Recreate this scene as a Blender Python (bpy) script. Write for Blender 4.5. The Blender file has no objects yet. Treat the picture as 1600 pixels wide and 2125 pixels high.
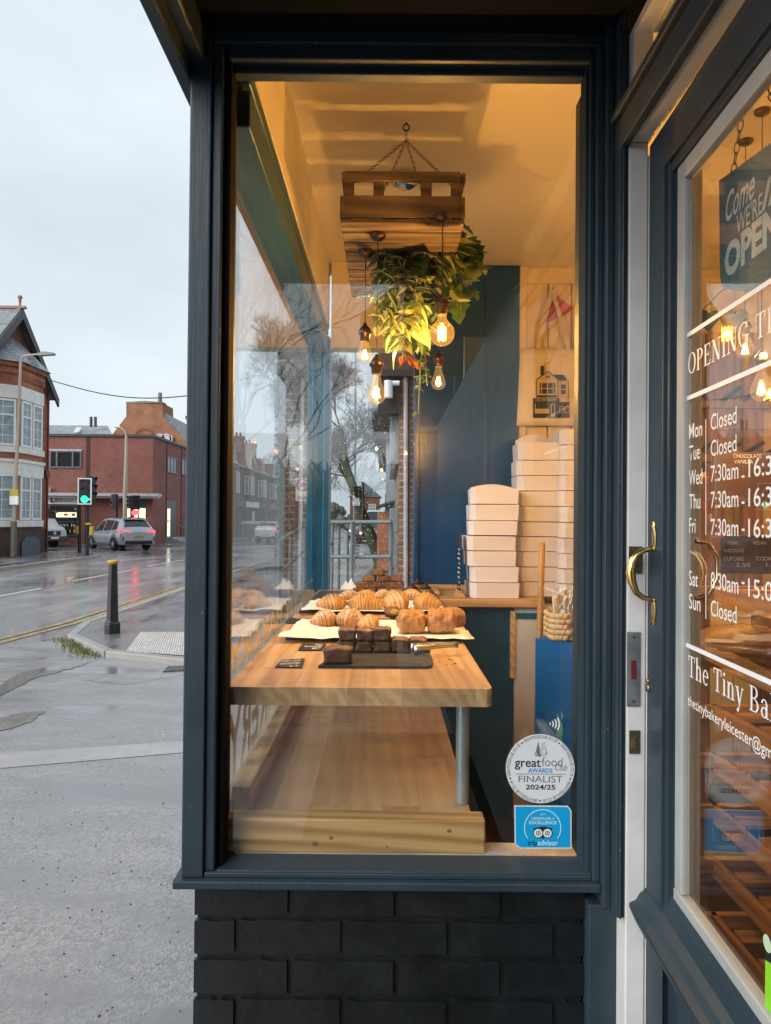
import bpy, bmesh, math, random
from mathutils import Vector, Matrix, noise
random.seed(7)
R = math.radians
S = bpy.context.scene
COL = S.collection
# ---------------------------------------------------------------- camera
H = 1.72                      # eye height
F = 1475.0                    # focal length in photo pixels (photo 1600 x 2125)
PITCH, ROLL = R(0.60), R(0.50)
cf = Vector((0, math.cos(PITCH), math.sin(PITCH)))
r0, u0 = Vector((1, 0, 0)), Vector((0, -math.sin(PITCH), math.cos(PITCH)))
cr = r0*math.cos(ROLL) + u0*math.sin(ROLL)
cu = u0*math.cos(ROLL) - r0*math.sin(ROLL)
EYE = Vector((0, 0, H))
cam = bpy.data.cameras.new('camera')
cam.sensor_fit = 'HORIZONTAL'; cam.sensor_width = 36; cam.lens = 36*F/1600
cam.clip_start = 0.05; cam.clip_end = 2000
co = bpy.data.objects.new('camera', cam)
co.matrix_world = Matrix(((cr.x, cu.x, -cf.x, 0), (cr.y, cu.y, -cf.y, 0), (cr.z, cu.z, -cf.z, H), (0, 0, 0, 1)))
COL.objects.link(co); S.camera = co
# ---------------------------------------------------------------- world: overcast sky
W = bpy.data.worlds.new('World'); S.world = W; W.use_nodes = True
wn, wl = W.node_tree.nodes, W.node_tree.links
wn.clear()
SUN_EL, SUN_AZ = R(30), R(230)          # from behind the viewer, a little over the street
sky = wn.new('ShaderNodeTexSky'); sky.sky_type = 'NISHITA'; sky.sun_disc = False
sky.sun_elevation = SUN_EL; sky.sun_rotation = SUN_AZ; sky.dust_density = 4; sky.air_density = 1.5
tc = wn.new('ShaderNodeTexCoord'); mp = wn.new('ShaderNodeMapping'); mp.inputs['Scale'].default_value = (1.2, 1.2, 3.2)
nz = wn.new('ShaderNodeTexNoise'); nz.inputs['Scale'].default_value = 1.7; nz.inputs['Detail'].default_value = 5; nz.inputs['Roughness'].default_value = .52
cr_ = wn.new('ShaderNodeValToRGB')
cr_.color_ramp.elements[0].position = .32; cr_.color_ramp.elements[0].color = (5.35, 6.1, 6.75, 1)
cr_.color_ramp.elements[1].position = .70; cr_.color_ramp.elements[1].color = (6.8, 7.45, 8.0, 1)
mx = wn.new('ShaderNodeMix'); mx.data_type = 'RGBA'; mx.inputs[0].default_value = .93
bg = wn.new('ShaderNodeBackground'); bg.inputs['Strength'].default_value = .05
wo = wn.new('ShaderNodeOutputWorld')
wl.new(tc.outputs['Generated'], mp.inputs['Vector']); wl.new(mp.outputs[0], nz.inputs['Vector'])
wl.new(nz.outputs['Fac'], cr_.inputs[0]); wl.new(sky.outputs[0], mx.inputs[6]); wl.new(cr_.outputs[0], mx.inputs[7])
wl.new(mx.outputs[2], bg.inputs['Color']); wl.new(bg.outputs[0], wo.inputs['Surface'])
sl = bpy.data.lights.new('sun', 'SUN'); sl.energy = 1.5; sl.angle = R(60); sl.color = (1, .97, .93)
so = bpy.data.objects.new('sun', sl); COL.objects.link(so)
sd = Vector((math.sin(SUN_AZ)*math.cos(SUN_EL), math.cos(SUN_AZ)*math.cos(SUN_EL), math.sin(SUN_EL)))
so.rotation_euler = sd.to_track_quat('Z', 'Y').to_euler()
# ---------------------------------------------------------------- render
S.view_settings.view_transform = 'Standard'; S.view_settings.look = 'None'
S.view_settings.exposure = 1.42; S.view_settings.gamma = 1
S.render.engine = 'CYCLES'
cy = S.cycles
cy.use_denoising = True
try: cy.denoiser = 'OPENIMAGEDENOISE'
except Exception: pass
cy.max_bounces = 10; cy.transparent_max_bounces = 24; cy.diffuse_bounces = 4; cy.glossy_bounces = 5; cy.transmission_bounces = 6
cy.caustics_reflective = False; cy.caustics_refractive = False; cy.sample_clamp_indirect = 6.0
# ---------------------------------------------------------------- picture to world helpers
def ray(px, py): return cf*F + cr*(px-800) + cu*(1062.5-py)
def P(px, py, d):
    v = ray(px, py); return EYE + v*(d/v.y)
def onX(px, py, X):
    v = ray(px, py); return EYE + v*(X/v.x)
def onZ(px, py, Z):
    v = ray(px, py); return EYE + v*((Z-H)/v.z)
def onPl(px, py, o, n):
    v = ray(px, py); return EYE + v*((o-EYE).dot(n)/v.dot(n))
def ppm(d): return d/F          # metres per photo pixel at depth d
# ---------------------------------------------------------------- mesh builder
class MB:
    def __init__(s): s.v = []; s.f = []; s.m = []; s.sm = []
    def add(s, vs, fs, mi=0, sm=False):
        b = len(s.v); s.v += [tuple(v) for v in vs]
        for f in fs: s.f.append([b+i for i in f]); s.m.append(mi); s.sm.append(sm)
        return s
    def box(s, x0, x1, y0, y1, z0, z1, mi=0):
        if x0 > x1: x0, x1 = x1, x0
        if y0 > y1: y0, y1 = y1, y0
        if z0 > z1: z0, z1 = z1, z0
        v = [(x, y, z) for z in (z0, z1) for y in (y0, y1) for x in (x0, x1)]
        return s.add(v, [(0,2,3,1), (4,5,7,6), (0,1,5,4), (2,6,7,3), (0,4,6,2), (1,3,7,5)], mi)
    def obox(s, c, sz, M=None, mi=0):
        M = M or Matrix.Identity(3)
        c = Vector(c); h = [a/2 for a in sz]
        v = [c + M @ Vector((x*h[0], y*h[1], z*h[2])) for z in (-1, 1) for y in (-1, 1) for x in (-1, 1)]
        return s.add(v, [(0,2,3,1), (4,5,7,6), (0,1,5,4), (2,6,7,3), (0,4,6,2), (1,3,7,5)], mi)
    def prism(s, pts, ext, mi=0, sm=False):
        pts = [Vector(p) for p in pts]; e = Vector(ext); n = len(pts)
        c = sum(pts, Vector())/n
        nn = Vector()
        for i in range(n): nn += (pts[i]-c).cross(pts[(i+1) % n]-c)
        if nn.dot(e) > 0: pts = pts[::-1]
        s.add(pts, [list(range(n))], mi, sm)
        s.add([p+e for p in pts], [list(range(n))[::-1]], mi, sm)
        return s.add(pts+[p+e for p in pts], [(i, i+n, (i+1) % n+n, (i+1) % n) for i in range(n)], mi, sm)
    def tube(s, pts, r, n=8, mi=0, sm=True, cap=True, sq=None):
        pts = [Vector(p) for p in pts]; k = len(pts)
        rs = r if isinstance(r, (list, tuple)) else [r]*k
        up = None; vs = []
        for i, p in enumerate(pts):
            t = (pts[min(i+1, k-1)]-pts[max(i-1, 0)])
            t = t.normalized() if t.length > 1e-9 else Vector((0, 0, 1))
            if up is None: up = t.orthogonal().normalized()
            up = (up-t*up.dot(t)); up = up.normalized() if up.length > 1e-6 else t.orthogonal().normalized()
            w = t.cross(up)
            for j in range(n):
                a = 2*math.pi*j/n
                vs.append(p + (up*math.cos(a)+w*math.sin(a))*rs[i])
        fs = [(i*n+j, i*n+(j+1) % n, (i+1)*n+(j+1) % n, (i+1)*n+j) for i in range(k-1) for j in range(n)]
        s.add(vs, fs, mi, sm)
        if cap:
            s.add(vs[:n], [list(range(n))[::-1]], mi); s.add(vs[-n:], [list(range(n))], mi)
        return s
    def lathe(s, prof, c, axis=(0, 0, 1), n=20, mi=0, sm=True, cap=True):
        c = Vector(c); ax = Vector(axis).normalized(); u = ax.orthogonal().normalized(); w = ax.cross(u)
        if abs(ax.z) > .99: u, w = Vector((1, 0, 0)), Vector((0, 1, 0))*(1 if ax.z > 0 else -1)
        vs = [c + ax*z + (u*math.cos(2*math.pi*j/n)+w*math.sin(2*math.pi*j/n))*r for r, z in prof for j in range(n)]
        k = len(prof)
        s.add(vs, [(i*n+j, i*n+(j+1) % n, (i+1)*n+(j+1) % n, (i+1)*n+j) for i in range(k-1) for j in range(n)], mi, sm)
        if cap:
            if prof[0][0] > 1e-5: s.add(vs[:n], [list(range(n))[::-1]], mi)
            if prof[-1][0] > 1e-5: s.add(vs[-n:], [list(range(n))], mi)
        return s
    def blob(s, c, rad, M=None, n=10, m=7, mi=0, fn=None):
        M = M or Matrix.Identity(3); c = Vector(c); vs = []
        for i in range(m+1):
            th = math.pi*i/m
            for j in range(n):
                a = 2*math.pi*j/n
                d = Vector((math.sin(th)*math.cos(a), math.sin(th)*math.sin(a), math.cos(th)))
                q = Vector((d.x*rad[0], d.y*rad[1], d.z*rad[2]))
                if fn: q = fn(q, d)
                vs.append(c + M @ q)
        return s.add(vs, [(i*n+j, (i+1)*n+j, (i+1)*n+(j+1) % n, i*n+(j+1) % n) for i in range(m) for j in range(n)], mi, True)
    def disc(s, c, r, U, V, n=28, mi=0, r0=0.0, a0=0, a1=2*math.pi):
        c, U, V = Vector(c), Vector(U), Vector(V)
        full = abs(a1-a0-2*math.pi) < 1e-6
        k = n if full else n+1
        o = [c+(U*math.cos(a0+(a1-a0)*i/n)+V*math.sin(a0+(a1-a0)*i/n))*r for i in range(k)]
        if r0 <= 0: return s.add(o, [list(range(k))], mi)
        q = [c+(U*math.cos(a0+(a1-a0)*i/n)+V*math.sin(a0+(a1-a0)*i/n))*r0 for i in range(k)]
        return s.add(o+q, [(i, (i+1) % k, k+(i+1) % k, k+i) for i in range(n)], mi)
    def build(s, name, mats, parent=None, bevel=0, seg=2, sub=0, disp=None):
        me = bpy.data.meshes.new(name); me.from_pydata(s.v, [], s.f)
        mats = mats if isinstance(mats, (list, tuple)) else [mats]
        for m in mats: me.materials.append(m)
        me.polygons.foreach_set('material_index', s.m); me.polygons.foreach_set('use_smooth', s.sm)
        me.update()
        o = bpy.data.objects.new(name, me); COL.objects.link(o)
        if parent: attach(o, parent)
        if bevel:
            b = o.modifiers.new('bevel', 'BEVEL'); b.width = bevel; b.segments = seg; b.limit_method = 'ANGLE'; b.angle_limit = R(40)
        if sub:
            b = o.modifiers.new('sub', 'SUBSURF'); b.levels = sub; b.render_levels = sub
        return o
def wloc(o):
    m = o.matrix_basis.copy()
    return wloc(o.parent) @ o.matrix_parent_inverse @ m if o.parent else m
def attach(o, p):
    o.parent = p; o.matrix_parent_inverse = wloc(p).inverted()
def tag(o, label=None, cat=None, group=None, kind=None):
    if label: o['label'] = label
    if cat: o['category'] = cat
    if group: o['group'] = group
    if kind: o['kind'] = kind
    return o
def thing(name, label, cat, loc=(0, 0, 0), group=None):
    o = bpy.data.objects.new(name, None); o.empty_display_size = .1; o.location = loc; COL.objects.link(o)
    return tag(o, label, cat, group)
def struct(name, b, mats, **k):
    return tag(b.build(name, mats, None, **k), kind='structure')
def copy_tree(o, parent=None, M=None):
    c = o.copy(); COL.objects.link(c)
    if parent:
        c.parent = parent; c.matrix_parent_inverse = o.matrix_parent_inverse.copy()
    for ch in [x for x in o.children]: copy_tree(ch, c)
    return c
def join(objs, name, m, parent):
    b = MB()
    for o in objs:
        b.add([v.co for v in o.data.vertices], [list(p.vertices) for p in o.data.polygons]); bpy.data.objects.remove(o)
    return b.build(name, m, parent)
def weld(o, d=1e-5):
    b = bmesh.new(); b.from_mesh(o.data); bmesh.ops.remove_doubles(b, verts=b.verts, dist=d)
    bmesh.ops.recalc_face_normals(b, faces=b.faces); b.to_mesh(o.data); b.free(); return o
def rotz(a): return Matrix.Rotation(a, 3, 'Z')
def basis(U, V):
    U = Vector(U).normalized(); V = Vector(V); V = (V-U*V.dot(U)).normalized(); return U, V, U.cross(V)
# lettering: a text curve turned into a mesh on the plane through o spanned by U (reading direction) and V (up)
def text(body, o, U, V, size, m, name='lettering', parent=None, xs=1.0, bold=0, shear=0, align='LEFT', ext=0, fit=None, space=1.0):
    cu_ = bpy.data.curves.new(name, 'FONT'); cu_.body = body; cu_.size = size; cu_.shear = shear
    cu_.align_x = align; cu_.offset = bold*size; cu_.extrude = ext; cu_.resolution_u = 4; cu_.space_character = space
    t = bpy.data.objects.new(name, cu_); COL.objects.link(t)
    dg = bpy.context.evaluated_depsgraph_get()
    me = bpy.data.meshes.new_from_object(t.evaluated_get(dg)); bpy.data.objects.remove(t); bpy.data.curves.remove(cu_)
    if fit and len(me.vertices):
        xx = [v.co.x for v in me.vertices]; w = max(xx)-min(xx); xs = fit/max(w, 1e-6)
    U, V, N = basis(U, V)
    x0 = min((v.co.x for v in me.vertices), default=0) if fit else 0
    for v in me.vertices:
        v.co = Vector(o) + U*(v.co.x-(x0 if align == 'LEFT' else 0))*xs + V*v.co.y + N*v.co.z
    me.materials.clear(); me.materials.append(m); me.name = name
    ob = bpy.data.objects.new(name, me); COL.objects.link(ob)
    if parent: attach(ob, parent)
    return ob
# ---------------------------------------------------------------- materials
def nodes(name):
    m = bpy.data.materials.new(name); m.use_nodes = True
    n, l = m.node_tree.nodes, m.node_tree.links
    return m, n, l, n['Principled BSDF']
def N_(n, t, **k):
    x = n.new(t)
    for a, b in k.items(): setattr(x, a, b)
    return x
def coords(n, l, scale=(1, 1, 1), rot=(0, 0, 0), src='Object'):
    t = n.new('ShaderNodeTexCoord'); m = n.new('ShaderNodeMapping')
    m.inputs['Scale'].default_value = scale; m.inputs['Rotation'].default_value = rot
    l.new(t.outputs[src], m.inputs['Vector']); return m.outputs[0]
def noise_(n, l, vec, scale, detail=4, rough=.55):
    x = n.new('ShaderNodeTexNoise'); x.inputs['Scale'].default_value = scale; x.inputs['Detail'].default_value = detail
    x.inputs['Roughness'].default_value = rough
    if vec is not None: l.new(vec, x.inputs['Vector'])
    return x.outputs['Fac']
def ramp(n, l, fac, stops):
    x = n.new('ShaderNodeValToRGB'); e = x.color_ramp.elements
    while len(e) < len(stops): e.new(.5)
    for q, (p, c) in zip(e, stops): q.position = p; q.color = (c[0], c[1], c[2], 1)
    l.new(fac, x.inputs[0]); return x.outputs[0]
def mixc(n, l, fac, a, b, mode='MIX'):
    x = n.new('ShaderNodeMix'); x.data_type = 'RGBA'; x.blend_type = mode
    for i, v in ((0, fac), (6, a), (7, b)):
        if isinstance(v, (int, float)): x.inputs[i].default_value = v
        elif isinstance(v, tuple): x.inputs[i].default_value = (v[0], v[1], v[2], 1)
        else: l.new(v, x.inputs[i])
    return x.outputs[2]
def math_(n, l, op, a, b=None, c=None):
    x = n.new('ShaderNodeMath'); x.operation = op
    for i, v in enumerate((a, b, c)):
        if v is None: continue
        if isinstance(v, (int, float)): x.inputs[i].default_value = v
        else: l.new(v, x.inputs[i])
    return x.outputs[0]
def bump(n, l, p, h, strength, dist=.01):
    b = n.new('ShaderNodeBump'); b.inputs['Strength'].default_value = strength; b.inputs['Distance'].default_value = dist
    l.new(h, b.inputs['Height']); l.new(b.outputs[0], p.inputs['Normal'])
def dk(c, k): return tuple(x*k for x in c)
def plain(name, c, rough=.5, var=.15, scale=6, bmp=0, bscale=60, metal=0, spec=.5, coat=0):
    m, n, l, p = nodes(name)
    v = coords(n, l); f = noise_(n, l, v, scale, 5)
    l.new(ramp(n, l, f, [(.25, dk(c, 1-var)), (.75, dk(c, 1+var))]), p.inputs['Base Color'])
    rr = n.new('ShaderNodeMapRange'); rr.inputs[3].default_value = max(.02, rough-.08); rr.inputs[4].default_value = min(1, rough+.08)
    l.new(f, rr.inputs[0]); l.new(rr.outputs[0], p.inputs['Roughness'])
    p.inputs['Metallic'].default_value = metal; p.inputs['Specular IOR Level'].default_value = spec
    p.inputs['Coat Weight'].default_value = coat
    if bmp: bump(n, l, p, noise_(n, l, v, bscale, 3), bmp, .004)
    return m
def wood(name, c1, c2, axis='X', rough=.45, stave=None, scale=1.0, knots=False, grain=.5):
    """grain runs along axis; stave=(length,width) makes a glued block top lying in XY"""
    m, n, l, p = nodes(name)
    sc = {'X': (1.5, 22, 22), 'Y': (22, 1.5, 22), 'Z': (22, 22, 1.5)}[axis]
    v = coords(n, l, tuple(a*scale for a in sc))
    base = coords(n, l)
    if stave:
        bt = n.new('ShaderNodeTexBrick'); bt.inputs['Scale'].default_value = 1
        bt.inputs['Brick Width'].default_value = stave[0]; bt.inputs['Row Height'].default_value = stave[1]
        bt.inputs['Mortar Size'].default_value = 0.0006; bt.inputs['Mortar Smooth'].default_value = 0
        bt.inputs['Color1'].default_value = (.2, .2, .2, 1); bt.inputs['Color2'].default_value = (.85, .85, .85, 1); bt.inputs['Mortar'].default_value = (.3, .3, .3, 1)
        mm = n.new('ShaderNodeMapping'); tcn = n.new('ShaderNodeTexCoord')
        if axis == 'Y': mm.inputs['Rotation'].default_value = (0, 0, R(90))
        l.new(tcn.outputs['Object'], mm.inputs['Vector']); l.new(mm.outputs[0], bt.inputs['Vector'])
        va = n.new('ShaderNodeVectorMath'); va.operation = 'MULTIPLY_ADD'
        l.new(bt.outputs['Color'], va.inputs[0]); va.inputs[1].default_value = (9, 9, 9); l.new(v, va.inputs[2]); v = va.outputs[0]
    f = noise_(n, l, v, 2.2, 6, .6)
    w = n.new('ShaderNodeTexWave'); w.wave_type = 'BANDS'; w.bands_direction = 'DIAGONAL'
    w.inputs['Scale'].default_value = .55; w.inputs['Distortion'].default_value = 6; w.inputs['Detail'].default_value = 3
    l.new(v, w.inputs['Vector'])
    g = math_(n, l, 'ADD', math_(n, l, 'MULTIPLY', f, .65), math_(n, l, 'MULTIPLY', w.outputs['Fac'], .35*grain*2))
    c = ramp(n, l, g, [(.25, c2), (.5, tuple((a+b)/2 for a, b in zip(c1, c2))), (.8, c1)])
    if stave:
        c = mixc(n, l, .55, c, mixc(n, l, 1.0, c, ramp(n, l, bt.outputs['Color'], [(.2, (.62, .56, .5)), (.85, (1.25, 1.2, 1.1))]), 'MULTIPLY'))
    st = noise_(n, l, base, 3, 4)
    c = mixc(n, l, .35, c, mixc(n, l, 1.0, c, ramp(n, l, st, [(.3, (.7, .68, .66)), (.7, (1.15, 1.12, 1.1))]), 'MULTIPLY'))
    for kx, kz, kr in (knots or ()):
        sp = n.new('ShaderNodeSeparateXYZ'); l.new(base, sp.inputs[0])
        dx = math_(n, l, 'MULTIPLY', math_(n, l, 'SUBTRACT', sp.outputs[0], kx), .75/kr); dz = math_(n, l, 'MULTIPLY', math_(n, l, 'SUBTRACT', sp.outputs[2], kz), 1/kr)
        d2 = math_(n, l, 'ADD', math_(n, l, 'ADD', math_(n, l, 'MULTIPLY', dx, dx), math_(n, l, 'MULTIPLY', dz, dz)), math_(n, l, 'MULTIPLY', f, .5))
        c = mixc(n, l, ramp(n, l, d2, [(.35, (.85,)*3), (.8, (.35,)*3), (1.0, (0,)*3)]), c, (.16, .07, .02))
    l.new(c, p.inputs['Base Color'])
    rr = n.new('ShaderNodeMapRange'); rr.inputs[3].default_value = rough+.12; rr.inputs[4].default_value = rough-.08
    l.new(g, rr.inputs[0]); l.new(rr.outputs[0], p.inputs['Roughness'])
    bump(n, l, p, g, .18, .0025)
    return m
def wallvec(n, l):
    """(x+y, z) so that courses lie level on any upright wall that follows the axes"""
    t = n.new('ShaderNodeTexCoord'); s = n.new('ShaderNodeSeparateXYZ'); c = n.new('ShaderNodeCombineXYZ')
    l.new(t.outputs['Object'], s.inputs[0])
    l.new(math_(n, l, 'ADD', s.outputs[0], s.outputs[1]), c.inputs[0]); l.new(s.outputs[2], c.inputs[1])
    return c.outputs[0], t.outputs['Object']
def brick(name, c1, c2, mortar, var=.25, bw=.225, rh=.075, ms=.006):
    m, n, l, p = nodes(name)
    v, o = wallvec(n, l)
    b = n.new('ShaderNodeTexBrick'); b.inputs['Scale'].default_value = 1
    b.inputs['Brick Width'].default_value = bw; b.inputs['Row Height'].default_value = rh
    b.inputs['Mortar Size'].default_value = ms; b.inputs['Mortar Smooth'].default_value = .2; b.inputs['Bias'].default_value = -.1
    for k, c in (('Color1', c1), ('Color2', c2), ('Mortar', mortar)): b.inputs[k].default_value = (*c, 1)
    l.new(v, b.inputs['Vector'])
    f = noise_(n, l, o, .9, 6, .65); f2 = noise_(n, l, o, 25, 4)
    c = mixc(n, l, 1.0, b.outputs['Color'], ramp(n, l, f, [(.28, (1-var*1.6,)*3), (.72, (1+var,)*3)]), 'MULTIPLY')
    c = mixc(n, l, 1.0, c, ramp(n, l, f2, [(.3, (.8, .8, .8)), (.7, (1.18, 1.16, 1.14))]), 'MULTIPLY')
    l.new(c, p.inputs['Base Color']); p.inputs['Roughness'].default_value = .8
    bump(n, l, p, math_(n, l, 'ADD', math_(n, l, 'MULTIPLY', b.outputs['Fac'], -1), math_(n, l, 'MULTIPLY', f2, .4)), .5, .008)
    return m
def slate(name, c):
    m, n, l, p = nodes(name)
    t = n.new('ShaderNodeTexCoord'); s = n.new('ShaderNodeSeparateXYZ'); cc = n.new('ShaderNodeCombineXYZ')
    l.new(t.outputs['Object'], s.inputs[0])
    l.new(math_(n, l, 'ADD', s.outputs[0], s.outputs[1]), cc.inputs[0]); l.new(math_(n, l, 'MULTIPLY', s.outputs[2], 1.4), cc.inputs[1])
    b = n.new('ShaderNodeTexBrick'); b.inputs['Scale'].default_value = 1; b.inputs['Brick Width'].default_value = .3; b.inputs['Row Height'].default_value = .2
    b.inputs['Mortar Size'].default_value = .012
    for k, q in (('Color1', dk(c, .8)), ('Color2', dk(c, 1.2)), ('Mortar', dk(c, .35))): b.inputs[k].default_value = (*q, 1)
    l.new(cc.outputs[0], b.inputs['Vector'])
    f = noise_(n, l, t.outputs['Object'], .8, 6)
    l.new(mixc(n, l, 1.0, b.outputs['Color'], ramp(n, l, f, [(.3, (.7, .72, .7)), (.7, (1.2, 1.2, 1.2))]), 'MULTIPLY'), p.inputs['Base Color'])
    p.inputs['Roughness'].default_value = .35
    bump(n, l, p, b.outputs['Fac'], -.4, .01)
    return m
def glass(name, f0=.05, tint=(.97, .98, .98), power=5.0, dirt=.0, glow=None):
    m, n, l, p = nodes(name); n.remove(p)
    out = n['Material Output']
    g = n.new('ShaderNodeNewGeometry'); d = n.new('ShaderNodeVectorMath'); d.operation = 'DOT_PRODUCT'
    l.new(g.outputs['Incoming'], d.inputs[0]); l.new(g.outputs['Normal'], d.inputs[1])
    a = math_(n, l, 'SUBTRACT', 1.0, math_(n, l, 'ABSOLUTE', d.outputs['Value']))
    fr = math_(n, l, 'MULTIPLY_ADD', math_(n, l, 'POWER', a, power), 1-f0, f0)
    tr = n.new('ShaderNodeBsdfTransparent'); tr.inputs[0].default_value = (*tint, 1)
    gl = n.new('ShaderNodeBsdfGlossy'); gl.inputs['Roughness'].default_value = 0.0; gl.inputs['Color'].default_value = (1, 1, 1, 1)
    ms = n.new('ShaderNodeMixShader'); l.new(fr, ms.inputs[0]); l.new(tr.outputs[0], ms.inputs[1]); l.new(gl.outputs[0], ms.inputs[2])
    sh = ms.outputs[0]
    if dirt:
        df = n.new('ShaderNodeBsdfDiffuse'); df.inputs[0].default_value = (.7, .7, .68, 1)
        ds = noise_(n, l, coords(n, l, (3, 3, 1.2)), 2.5, 6, .7)
        m2 = n.new('ShaderNodeMixShader'); l.new(math_(n, l, 'MULTIPLY', math_(n, l, 'POWER', ds, 3.0), dirt), m2.inputs[0])
        l.new(sh, m2.inputs[1]); l.new(df.outputs[0], m2.inputs[2]); sh = m2.outputs[0]
    if glow:
        em = n.new('ShaderNodeEmission'); em.inputs[0].default_value = (*glow[0], 1); em.inputs[1].default_value = glow[1]
        ad = n.new('ShaderNodeAddShader'); l.new(sh, ad.inputs[0]); l.new(em.outputs[0], ad.inputs[1]); sh = ad.outputs[0]
    l.new(sh, out.inputs['Surface'])
    return m
def emit(name, c, s):
    m, n, l, p = nodes(name); p.inputs['Base Color'].default_value = (*c, 1)
    p.inputs['Emission Color'].default_value = (*c, 1); p.inputs['Emission Strength'].default_value = s
    return m
# ---------------------------------------------------------------- shared materials
m, n, l, p = nodes('navy_paint'); o = coords(n, l); f = noise_(n, l, o, 5, 6, .6)
c = ramp(n, l, f, [(.28, (.0185, .032, .044)), (.72, (.0265, .043, .057))])
c = mixc(n, l, ramp(n, l, noise_(n, l, o, 75, 3, .6), [(.725, (0, 0, 0)), (.76, (.7,)*3)]), c, (.20, .22, .23))
c = mixc(n, l, ramp(n, l, noise_(n, l, coords(n, l, (9, 9, 2.2)), 3, 6, .7), [(.62, (0, 0, 0)), (.85, (.35,)*3)]), c, (.085, .09, .09))
l.new(c, p.inputs['Base Color']); p.inputs['Specular IOR Level'].default_value = .35
l.new(ramp(n, l, f, [(.3, (.38,)*3), (.7, (.56,)*3)]), p.inputs['Roughness'])
bump(n, l, p, math_(n, l, 'ADD', noise_(n, l, coords(n, l, (160, 160, 6)), 1, 3), math_(n, l, 'MULTIPLY', noise_(n, l, o, 22, 4), 1.2)), .22, .003)
NAVY = m
NAVY2 = plain('navy_gloss', (.0022, .048, .145), .24, .3, 3, .25, 14)
BLACKBRICK = None
WHITEP = plain('white_gloss_paint', (.62, .62, .62), .4, .1, 9, .2, 25)
CREAMBEAD = plain('putty_bead', (.32, .34, .335), .5, .12, 12, .1)
CEIL = plain('cream_ceiling', (.74, .63, .43), .6, .06, 2)
STEEL = plain('brushed_steel', (.55, .56, .56), .32, .1, 20, 0, 60, 1)
GALV = plain('galvanised_steel', (.36, .43, .46), .42, .2, 9, .1, 40, .6)
BRASS = plain('brass', (.62, .45, .17), .2, .15, 20, 0, 60, 1)
BLACKM = plain('black_metal', (.012, .012, .014), .38, .2, 10)
DARKM = plain('dark_grey_metal', (.05, .055, .06), .45, .2, 10)
GREYM = plain('grey_paint', (.22, .24, .25), .5, .12, 4)
GLASS = glass('window_glass', .04, power=7.5)
GLASSR = glass('return_window_glass', .085, dirt=.006)
GLASSD = glass('door_glass', .045, dirt=.01)
DGLASS = plain('dark_window_glass', (.02, .025, .03), .06, .3, 2, 0, 60, 0, .8)
WHITE = plain('white_paint', (.84, .84, .84), .5, .06)
VINYL = plain('white_vinyl', (.72, .74, .76), .5, .03)
OAK = wood('oak_top', (.68, .46, .245), (.46, .28, .125), 'Y', .38, (.42, .043))
OAK2 = wood('oak_shelf', (.74, .53, .30), (.58, .39, .20), 'Y', .4, (.7, .09), grain=.35)
OAKX = wood('oak_rail', (.60, .36, .15), (.36, .18, .06), 'X', .45)
OAKY = wood('oak_batten', (.60, .40, .2), (.38, .22, .09), 'Y', .5)
PINE = wood('pine', (.66, .42, .17), (.40, .21, .06), 'X', .5, knots=[(-.155, H-.747, .0075), (-.118, H-.733, .006), (.153, H-.715, .006), (.01, H-.752, .004)], scale=1.3, grain=.8)
CRATEW = wood('weathered_crate_wood', (.24, .165, .105), (.085, .06, .038), 'X', .7)
RACKW = wood('rack_wood', (.42, .2, .07), (.22, .09, .028), 'Z', .5)
RACKX = wood('rack_shelf_wood', (.55, .27, .09), (.3, .13, .04), 'X', .5)
DOWEL = wood('dowel_wood', (.45, .25, .09), (.3, .16, .055), 'Z', .45)
FLOORW = plain('dark_floor', (.035, .02, .013), .5, .3, 8)
PAPER = plain('white_paper', (.78, .77, .75), .7, .04, 20, .1, 30)
CARD = plain('white_card', (.70, .64, .635), .6, .03, 4)
SLATE = plain('serving_slate', (.040, .043, .048), .7, .25, 20, .35, 70, 0, .25)
CHALK = plain('chalk', (.75, .75, .73), .9, .05)
BLACKB = plain('chalkboard', (.014, .015, .017), .5, .3, 14)
RUBBER = plain('tyre_rubber', (.012, .012, .012), .8, .2)

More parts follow.
